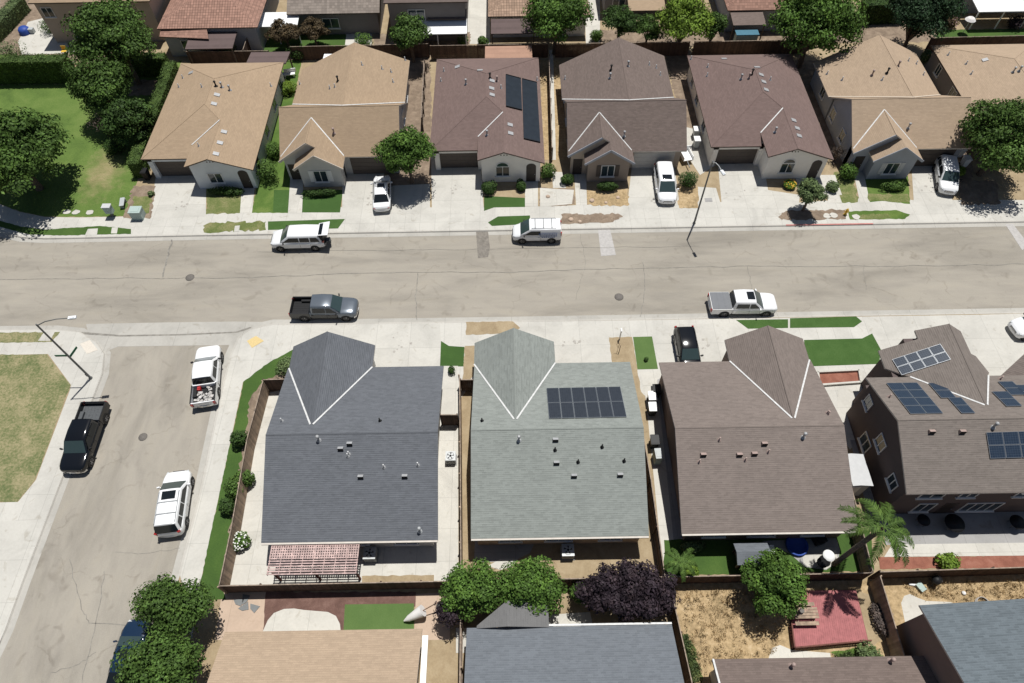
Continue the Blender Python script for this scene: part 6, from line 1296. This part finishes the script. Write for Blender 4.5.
bin_('pale bin beside the white SUV and the tan house', 963, 148, 'white', 'white'); bin_('white bin half under the large street tree at the right edge', 968, 158, 'white', 'white'); bin_('dark bin in the shaded gap beside the hedge and the tan house', 144, 171, 'black', 'black'); bin_('dark bin beside the brown roofed house near the fence', 655, 440, 'black', 'black')
x, y = at(745, 40, 1.0); t = thing('blue_cover', 'long blue covered box behind the fence below the red tiled house', 'storage box', (x, y, 0)); m = MB(); m.obox((x, y, 0), 2.6, .9, 1.9); m.build('body', 'utility', t); q = MB(); q.obox((x, y, 1.9), 2.75, 1.05, .1); q.build('lid', plain('teal_cover', (.06, .16, .22), .6, .1), t)
# ATV like yard machine beside the minivan house
x, y = at(686, 158, .4); t = thing('utility_trailer', 'small white utility trailer parked beside the umber house and the clipped bush', 'trailer', (x, y, 0)); m = MB(); m.obox((x, y+.3, .45), 1.1, 1.7, .12, .2); m.obox((x-.5, y+.2, .57), .06, 1.6, .35, .2); m.obox((x+.5, y+.4, .57), .06, 1.6, .35, .2); m.obox((x+.1, y+1.1, .57), 1.1, .06, .5, .2); m.build('tray', 'white', t); q = MB(); q.beam((x, y-.5, .5), (x+.15, y-1.5, .45), .08, .08); q.build('drawbar', 'metal', t)
for sg in (-1, 1): w = MB(); w.tube([(x+sg*.62, y+.3, .28), (x+sg*.74, y+.3, .28)], .28, 14); w.build('wheel', 'tyre', t)
# white posts and signs in the front yards
x, y = at(639, 333); 
t = thing('sign_post', 'thin white post standing in the dirt strip beside the small pale lawn', 'post', (*at(619.5, 339), 0)); x, y = at(619.5, 339); m = MB(); m.obox((x, y, -.05), .09, .09, 1.5); m.build('post', 'white', t); m = MB(); m.box(x-.05, y-.16, 1.2, x+.05, y+.16, 1.42); m.build('mailbox', 'white', t)
t = thing('young_sapling', 'thin bare sapling with stake in the dirt strip between the driveways', 'sapling', (*at(617, 352), 0)); x, y = at(617, 352); m = MB(); m.tube([(x, y, -.05), (x+.02, y, .7), (x+.12, y+.1, 1.3)], [.03, .025, .01], 6); m.tube([(x, y, .7), (x-.2, y+.1, 1.2)], [.015, .006], 5); m.build('trunk', 'bark', t); m = MB(); m.obox((x+.18, y, -.05), .05, .05, 1.1); m.build('stake', 'fencel', t)
# ------------------------------------------------------------------ back yards
def condenser(label, px, py, h=.85, w=.85):
    x, y = at(px, py, h); t = thing('air_conditioner', label, 'air conditioner', (x, y, 0), group='air conditioner units'); m = MB(); m.obox((x, y, .05), w, w, h-.05)
    for k in range(9):
        z = .12+k*(h-.2)/9
        for sx, sy, lx, ly in ((0, -1, w*.9, .02), (1, 0, .02, w*.9), (-1, 0, .02, w*.9)): m.obox((x+sx*w*.505, y+sy*w*.505, z), lx, ly, .03)
    m.build('casing', 'acbody', t); q = MB(); q.obox((x, y, h), w*1.04, w*1.04, .04); q.lathe([(w*.42, h+.041), (w*.42, h+.075), (w*.38, h+.075), (w*.38, h+.045)], (x, y, 0), n=20); q.build('top_panel', 'galv', t)
    f = MB(); f.lathe([(0, h+.055), (.09, h+.055), (.09, h+.045)], (x, y, 0), n=12)
    for k in range(5): a = k*1.257; f.add([(x+.08*math.cos(a), y+.08*math.sin(a), h+.05), (x+w*.36*math.cos(a), y+w*.36*math.sin(a), h+.05), (x+w*.36*math.cos(a+.5), y+w*.36*math.sin(a+.5), h+.046)], [(0, 1, 2)])
    f.build('fan', 'black', t); b = MB(); b.obox((x, y, 0), w*1.2, w*1.2, .06); b.build('base_pad', 'greyslab', t)
condenser('white topped air conditioner behind the dark roofed house, right of the pergola', 369.5, 553); condenser('white topped air conditioner behind the pale sage roofed house', 568, 550)
condenser('pale air conditioner in the concrete side yard between the two grey roofed houses', 450.5, 456, .8, .75)
def pergola():
    c = [at(271, 541.5, 2.5), at(357, 541.5, 2.5), at(360, 575, 2.4), at(265.5, 575, 2.4)]; x0 = (c[0][0]+c[3][0])/2+.1; x1 = (c[1][0]+c[2][0])/2; y1 = 14.98; y0 = (c[2][1]+c[3][1])/2
    t = thing('pergola', 'faded red wooden pergola with lattice top behind the dark roofed house', 'pergola', ((x0+x1)/2, (y0+y1)/2, 0)); zt = 2.42
    for i, x in enumerate((x0+.25, (x0+x1)/2, x1-.25)): m = MB(); m.obox((x, y0+.3, -.03), .12, .12, zt-.2); m.build('post', 'reddark', t)
    m = MB(); m.beam((x0, y0+.3, zt-.12), (x1, y0+.3, zt-.12), .09, .2); m.beam((x0, y1-.05, zt-.12), (x1, y1-.05, zt-.12), .06, .2); m.build('beam', 'redwood', t)
    n = 9
    for i in range(n): x = x0+.06+(x1-x0-.12)*i/(n-1); m = MB(); m.beam((x, y0, zt+.04), (x, y1-.02, zt+.04), .05, .14); m.build('rafter', 'redwood', t)
    m = MB(); k = 0
    ny = int((y1-y0)/.16); nx = int((x1-x0)/.16)
    for j in range(ny): y = y0+.05+(y1-y0-.1)*j/(ny-1); m.beam((x0, y, zt+.125), (x1, y, zt+.125), .085, .018)
    m.build('cross_lattice', 'redwood', t); m = MB()
    for i in range(nx): x = x0+.05+(x1-x0-.1)*i/(nx-1); m.beam((x, y0+1.05, zt+.145), (x, y1-.04, zt+.145), .085, .018)
    m.build('long_lattice', 'redwood', t)
pergola()
# fallen umbrella, flat dark wedges on the paving
p0 = Vector((*at(404, 621, .25), .25)); p1 = Vector((*at(424, 610, .9), .9)); t = thing('patio_umbrella', 'closed white patio umbrella tilted over the turf rug behind the tan roof', 'umbrella', (p1.x, p1.y, 0)); d = (p1-p0)
m = MB(); m.tube([p0, p0.lerp(p1, .25), p0.lerp(p1, .6), p0.lerp(p1, .95)], [.05, .22, .32, .42], 12); m.build('canopy', 'cushion', t, loc=None); e = p1+d.normalized()*1.2; m = MB(); m.tube([p0, p1, e], .035, 8); m.build('pole', 'fence', t); m = MB(); m.lathe([(.32, 0), (.32, .07), (.08, .12), (.06, .5)], (e.x, e.y, 0), n=14); m.tube([e, (e.x, e.y, .4)], .03, 6); m.build('base', 'metal', t)
for i, (px, py, a) in enumerate(((237, 603, .6), (246, 600.5, 2.2), (243, 609, 1.1), (252, 608, .2))):
    x, y = at(px, py, .05); m = MB(); m.prism([(x+.55*math.cos(a), y+.55*math.sin(a)), (x+.35*math.cos(a+1.9), y+.35*math.sin(a+1.9)), (x+.12*math.cos(a+3.3), y+.12*math.sin(a+3.3)), (x+.4*math.cos(a+5.1), y+.4*math.sin(a+5.1))], .02, .06)
    tag(m.build('flagstone', 'metal'), ('dark flagstone on the paved corner, nearest the side fence', 'dark flagstone on the paved corner, nearest the back fence', 'dark flagstone on the paved corner, nearest the tan roof', 'dark flagstone on the paved corner, nearest the brown chip bed')[i], 'flagstone', 'dark flagstones')
# play house, table, tarp in the lawn yard
x, y = at(746, 560, 0); t = thing('playhouse', 'small garden playhouse with grey roof behind the brown roofed house', 'playhouse', (x, y, 0)); m = MB()
for sx, sy in ((-1, -1), (1, -1), (1, 1), (-1, 1)): m.obox((x+sx*.85, y+sy*.55, -.03), .1, .1, 1.6)
m.box(x-.9, y+.5, 0, x+.9, y+.56, 1.55); m.box(x-.9, y-.5, .02, x-.2, y-.44, .7); m.build('frame', 'fencel', t); m = MB(); m.slab([(x-1.2, y-.8, 1.62), (x+1.2, y-.8, 1.62), (x+1.2, y, 2.0), (x-1.2, y, 2.0)], .06); m.slab([(x-1.2, y+.75, 1.62), (x+1.2, y+.75, 1.62), (x+1.2, y, 2.0), (x-1.2, y, 2.0)], .06); m.build('roof', ['r_blue', 'white'], t); m = MB(); m.box(x-.8, y-.5, .3, x+.8, y+.5, .36); m.build('floor', 'fencel', t)
box_thing('storage_chest', 'white topped storage chest right of the playhouse', 'chest', 764, 552, 1.1, .6, .55, 'shutter', 0, 'white')
def round_table(label, px, py, r, mat, leg='metal', h=.74):
    x, y = at(px, py, h); t = thing('round_table', label, 'table', (x, y, 0)); m = MB(); m.lathe([(0, h), (r, h), (r, h-.04), (0, h-.04)], (x, y, 0), n=28); m.build('tabletop', mat, t)
    for k in range(4): a = k*PI/2+.6; q = MB(); q.tube([(x+r*.7*math.cos(a), y+r*.7*math.sin(a), 0), (x+r*.4*math.cos(a), y+r*.4*math.sin(a), h-.03)], .025, 6); q.build('leg', leg, t)
    return t
round_table('round white table on the small patio behind the brown roofed house', 829, 555.5, .42, 'white'); round_table('round black table beside the round white one', 822.5, 562.5, .38, 'black')
round_table('large dark round table on the shaded patio behind the two storey house', 955, 523, .7, 'black'); round_table('smaller dark table left of the large dark table on the shaded patio', 924, 520, .45, 'black'); round_table('dark round table at the right edge of the shaded patio', 1018, 522, .55, 'black')
x, y = at(796, 546); t = thing('paddling_pool', 'small blue paddling pool in the shade behind the brown roofed house', 'paddling pool', (x, y, 0)); m = MB(); m.lathe([(.75, 0), (.8, .12), (.8, .3), (.7, .3), (.66, .1), (0, .1)], (x, y, 0), n=22); m.build('rim', 'bluep', t)
box_thing('garden_chest', 'dark chair like chest beside the paddling pool in the shade', 'chest', 817, 541, .7, .7, .7, 'black', .3, 'black')
# pale shed between the houses
x0, x1 = at(848, 470, 2.3)[0], at(862, 470, 2.3)[0]; ya, yb_ = at(856, 486, 2.3)[1], at(856, 454, 2.3)[1]
t = thing('storage_shed', 'narrow white roofed shed squeezed between the brown roofed and two storey houses', 'shed', ((x0+x1)/2, (ya+yb_)/2, 0)); m = MB(); m.box(x0+.1, ya+.1, 0, x1+.35, yb_-.1, 2.2); m.build('wall', 'w_grey', t); m = MB(); m.slab([(x0, ya, 2.32), (x0, yb_, 2.32), (x0+.55, yb_, 2.42), (x0+.55, ya, 2.42)], .06); m.slab([(x1+.5, ya, 2.25), (x1+.5, yb_, 2.25), (x0+.55, yb_, 2.42), (x0+.55, ya, 2.42)], .06); m.build('roof', ['shutter', 'shutter'], t); m = MB(); m.box((x0+x1)/2-.3, ya+.07, 0, (x0+x1)/2+.3, ya+.1, 1.9); m.build('door', 'w_cream', t)
# planter wall by the front of the brown house
q = [at(817, 373), at(858, 371), at(860, 383), at(819, 386)]; t = thing('raised_planter', 'low pale walled planter of red chips before the two storey house', 'planter', (*q[0], 0)); m = MB()
for a, b in zip(q, q[1:]+q[:1]): m.beam((*a, .12), (*b, .12), .16, .26)
m.build('kerbing', 'patio', t)
# deck with picnic bench and railing
dk = [at(791, 591, .45), at(856, 590, .45), at(868, 640, .45), at(794, 648, .45)]; cx, cy = sum(p[0] for p in dk)/4, sum(p[1] for p in dk)/4
t = thing('wooden_deck', 'raised red painted wooden deck under the palm shadow', 'deck', (cx, cy, 0)); m = MB(); n = 34
for i in range(n):
    L0 = Vector(dk[0]).lerp(Vector(dk[1]), i/n); L1 = Vector(dk[0]).lerp(Vector(dk[1]), (i+.96)/n); K0 = Vector(dk[3]).lerp(Vector(dk[2]), i/n); K1 = Vector(dk[3]).lerp(Vector(dk[2]), (i+.96)/n)
    m.prism([tuple(L0), tuple(L1), tuple(K1), tuple(K0)], .40, .45+random.uniform(-.003, .003))
m.build('boards', 'deck', t); m = MB()
for a, b in zip(dk, dk[1:]+dk[:1]): m.beam((*a, .24), (*b, .24), .06, .34)
m.build('skirt', 'reddark', t)
q = MB(); pts = [at(786, 632, .9), dk[3], at(868, 643, .9)]
rl = [dk[3], tuple(Vector(dk[2])+Vector((.15, -.05)))]; lf = [dk[3], tuple(Vector(dk[3]).lerp(Vector(dk[0]), .42)+Vector((-.12, 0)))]
for nm, ln in (('railing', rl), ('railing', lf)):
    a, b = Vector(ln[0]), Vector(ln[1]); m = MB(); m.beam((*a, .62), (*b, .62), .09, .05); m.beam((*a, .1), (*b, .1), .05, .08); k = int((b-a).length/.17)
    for i in range(k+1): p = a.lerp(b, i/k); m.obox((p.x, p.y-.03, 0), .05, .05, .62)
    m.build('railing', 'reddark', t)
x, y = at(806, 613, 1.1); t = thing('picnic_table', 'weathered wooden picnic table with benches on the red deck', 'picnic table', (x, y, .45)); m = MB()
for k in range(4): m.box(x-.8, y-.36+k*.185, 1.13, x+.8, y-.20+k*.185, 1.17)
m.build('tabletop', 'fencel', t)
for sg in (-1, 1): m = MB(); m.box(x-.8, y+sg*.62-.12, .86, x+.8, y+sg*.62+.12, .90); m.build('bench', 'fencel', t)
for sx in (-.55, .55): m = MB(); m.beam((x+sx, y-.62, .45), (x+sx, y-.2, 1.13), .08, .05); m.beam((x+sx, y+.62, .45), (x+sx, y+.2, 1.13), .08, .05); m.beam((x+sx, y-.65, .83), (x+sx, y+.65, .83), .05, .08); m.build('leg_frame', 'fencel', t)
m = MB(); m.lathe([(.13, 1.17), (.17, 1.4), (.13, 1.4), (0, 1.36)], (x-.35, y+.1, 0), n=14); tag(m.build('flower_pot', 'iron'), 'dark pot standing on the picnic table', 'pot')
# odds and ends in the bottom right yard
p = Vector((*at(909, 584, .1), .08)); m = MB(); m.tube([p, p+Vector((.75, -.12, 0))], .09, 10); tag(m.build('drain_pipe', 'white'), 'short white pipe lying in the dry yard near the fence', 'pipe')
x, y = at(921, 587, .2); m = MB(); m.obox((x, y, 0), .4, .55, .22, .5); m.obox((x, y, .22), .44, .6, .04, .5); tag(m.build('tool_box', 'utility'), 'green grey box lying beside the short white pipe', 'box')
x, y = at(935, 581, .5); t = thing('kettle_grill', 'round dark kettle grill beside a grey pot near the fence', 'grill', (x, y, 0)); m = MB(); m.lathe([(.05, .5), (.25, .55), (.33, .72), (.3, .88), (.15, 1.0), (0, 1.03)], (x, y, 0), n=18); m.build('bowl', 'black', t)
for k in range(3): a = k*2.09; q = MB(); q.tube([(x+.3*math.cos(a), y+.3*math.sin(a), 0), (x+.15*math.cos(a), y+.15*math.sin(a), .6)], .02, 6); q.build('leg', 'metal', t)
x, y = at(938, 579.5, .3); m = MB(); m.lathe([(.2, 0), (.26, .42), (.21, .42), (.18, .3), (0, .3)], (x, y, 0), n=16); tag(m.build('plant_pot', 'greyslab'), 'grey plant pot right behind the kettle grill', 'pot')
x, y = at(964, 593, .1); m = MB(); m.lathe([(0, .2), (.1, .17), (.16, .08), (.1, 0)], (x, y, 0), n=12); tag(m.build('ball', 'white'), 'small white ball lying in the dry yard grass', 'ball')
x, y = at(985, 604, .3); t = thing('coiled_hose', 'coiled pale hose with metal reel above the slate roof edge', 'hose', (x, y, 0)); m = MB(); 
pts = [(x+.55*math.cos(a*.3)*(1-.004*a), y+.5*math.sin(a*.3), .06+.002*a) for a in range(70)]; m.tube(pts, .03, 6); m.build('hose', 'palepatch', t); q = MB(); q.lathe([(.16, 0), (.16, .3), (.2, .32), (0, .33)], (x+.25, y-.05, 0), n=14); q.build('reel', 'galv', t)
# things at the top
x, y = at(64, 51, .4); t = thing('garden_chair', 'small orange yellow chair on the white patio at the top left', 'chair', (x, y, 0)); m = MB(); m.obox((x, y, .38), .6, .55, .05); m.build('seat', 'yellow', t); m = MB(); m.obox((x, y+.27, .43), .6, .05, .5); m.build('backrest', 'yellow', t)
for sx, sy in ((-1, -1), (1, -1), (1, 1), (-1, 1)): q = MB(); q.obox((x+sx*.25, y+sy*.23, 0), .05, .05, .38); q.build('leg', 'yellow', t)
x, y = at(24, 30, .4); t = thing('covered_barbecue', 'blue covered barbecue beside the pale hedge at the top left', 'barbecue', (x, y, 0)); m = MB(); m.lathe([(.75, 0), (.7, .5), (.5, .75), (0, .8)], (x, y, 0), n=16); m.build('cover', 'bluep', t); q = MB(); q.obox((x+.9, y, 0), .6, .5, .6); q.build('side_shelf', 'greyplast', t)
ps = [at(80, 40, 2.6), at(101, 22, 2.6), at(97, 13, 3.2), at(88, 20, 3.2)]; t = thing('shade_sail', 'white shade sail stretched over the patio left of the tall bushy tree', 'shade sail', (*ps[0], 0)); m = MB(); m.slab([(*ps[0], 2.5), (*ps[1], 2.5), (*ps[2], 3.1), (*ps[3], 3.0)], .03); m.build('cloth', ['white', 'white'], t)
for p in ps[:2]: q = MB(); q.tube([(*p, 0), (*p, 2.5)], .04, 8); q.build('pole', 'metal', t)
x, y = at(289, 74, .4); t = thing('plastic_chair', 'white plastic seats stacked in the gap between the two tan houses', 'chair', (x, y, 0)); m = MB(); m.obox((x, y, .4), 1.4, .6, .08, .2); m.obox((x+.1, y+.3, .4), 1.4, .08, .5, .2); m.build('seat', 'white', t)
for k in (-.5, .5): q = MB(); q.obox((x+k, y+k*.2, 0), .08, .5, .4, .2); q.build('support', 'white', t)
x, y = at(968, 24, 1.2); t = thing('cloth_parasol', 'white and pink parasol standing beside the white patio cover at the top right', 'parasol', (x, y, 0)); m = MB(); m.lathe([(.65, 1.75), (.4, 2.0), (0, 2.2)], (x, y, 0), n=10, smooth=False); m.build('canopy', 'cushion', t); q = MB(); q.tube([(x, y, 0), (x, y, 2.2)], .03, 8); q.build('pole', 'white', t)
x, y = at(428, 42, .8); 
g = [at(432, 38, 1.2), at(466, 37, 1.2)]; t = thing('iron_railing', 'dark railing screen below the white awning at the top', 'railing', (*g[0], 0)); m = MB(); A0, B0 = Vector(g[0]), Vector(g[1]); m.beam((*A0, 1.3), (*B0, 1.3), .06, .06); m.beam((*A0, .15), (*B0, .15), .05, .05)
for i in range(25): p = A0.lerp(B0, i/24); m.obox((p.x, p.y, 0), .03, .03, 1.3)
m.build('bars', 'metal', t)
# electric / hose clutter beside the brown roofed house
box_thing('meter_cabinet', 'grey meter cabinet clutter at the shaded wall of the brown roofed house', 'cabinet', 656, 460, .5, .8, 1.2, 'utility', .05, 'greyplast')
# grey boulders in the little bed of the umber house
for k, (px, py) in enumerate(((592, 200), (606, 202), (618, 197), (548, 196), (571, 219), (580, 221))):
    x, y = at(px, py, .1); s = random.uniform(.18, .3); bm = MB(); bm.lathe([(s*.8, -.02), (s, s*.25), (s*.7, s*.55), (0, s*.7)], (x, y, 0), n=7, smooth=False)
    tag(bm.build('garden_stone', 'paver'), 'tan stone in the garden beds before the umber gable roofed house', 'stone', 'stones before the umber house')

# dry tufts and weeds
def tufts(name, px, n, mat, size, kind='stuff', nb=14, keep=None):
    poly = [at(*p) for p in px]; xs = [p[0] for p in poly]; ys = [p[1] for p in poly]; cs, ns = [], []
    while len(cs) < n:
        x, y = random.uniform(min(xs), max(xs)), random.uniform(min(ys), max(ys)); c = False
        for i in range(len(poly)):
            a, b = poly[i], poly[i-1]
            if (a[1] > y) != (b[1] > y) and x < (b[0]-a[0])*(y-a[1])/(b[1]-a[1])+a[0]: c = not c
        if not c: continue
        k = random.uniform(.5, 1.5)
        pts = RNG.normal(0, .10*k, (nb, 3)); pts[:, 2] = np.abs(pts[:, 2])*.8+.03; cs.append(pts+np.array([x, y, 0])); d = RNG.normal(size=(nb, 3)); d[:, 2] *= .4; ns.append(d)
    o = leaf_mesh(name, np.concatenate(cs), np.concatenate(ns), size, MT[mat], None, np.zeros(3), aspect=.25); o['kind'] = kind; return o
MT['l_straw'] = [leaf_mat('straw_'+t, c) for t, c in (('mid', (.42, .31, .17)), ('dark', (.27, .20, .10)), ('light', (.55, .43, .27)))]
tufts('dry_grass', [(676, 590), (760, 588), (782, 640), (768, 658), (714, 662), (700, 683), (694, 660)], 330, 'l_straw', .15)
tufts('dry_grass', [(900, 585), (1040, 580), (1040, 600), (960, 602), (912, 595)], 200, 'l_straw', .15)
tufts('weeds', [(679, 634), (688, 636), (698, 660), (700, 683), (690, 683)], 160, 'l_sage', .18); tufts('weeds', [(832, 656), (868, 650), (880, 660), (850, 664)], 120, 'l_sage', .18)

# ------------------------------------------------------------------ camera and light
cam = bpy.data.cameras.new('camera'); co = bpy.data.objects.new('camera', cam); COL.objects.link(co)
cam.sensor_width = 36; cam.lens = F/1024*36; cam.clip_start = .5; cam.clip_end = 2000
co.matrix_world = Matrix.Translation((0, 0, H)) @ Matrix([list(r) for r in R]).to_4x4(); SC.camera = co
sun = bpy.data.lights.new('sun', 'SUN'); so = bpy.data.objects.new('sun', sun); COL.objects.link(so)
sun.energy = 5.0; sun.angle = math.radians(.5); sun.color = (1, .985, .945); so.rotation_euler = SUN.to_track_quat('Z', 'Y').to_euler()
w = bpy.data.worlds.new('World'); SC.world = w; w.use_nodes = True; nt = w.node_tree; bg = nt.nodes['Background']; sky = nt.nodes.new('ShaderNodeTexSky'); sky.sky_type = 'NISHITA'; sky.sun_disc = False
sky.sun_elevation = math.asin(SUN.z); sky.sun_rotation = math.atan2(SUN.x, SUN.y); nt.links.new(sky.outputs[0], bg.inputs[0]); bg.inputs[1].default_value = .05
SC.view_settings.view_transform = 'Standard'; SC.view_settings.look = 'None'; SC.view_settings.exposure = -0.05; SC.view_settings.gamma = 1.0
try: SC.cycles.use_denoising = True
except Exception: pass
for o in bpy.data.objects:
    if '_local' in o: del o['_local']
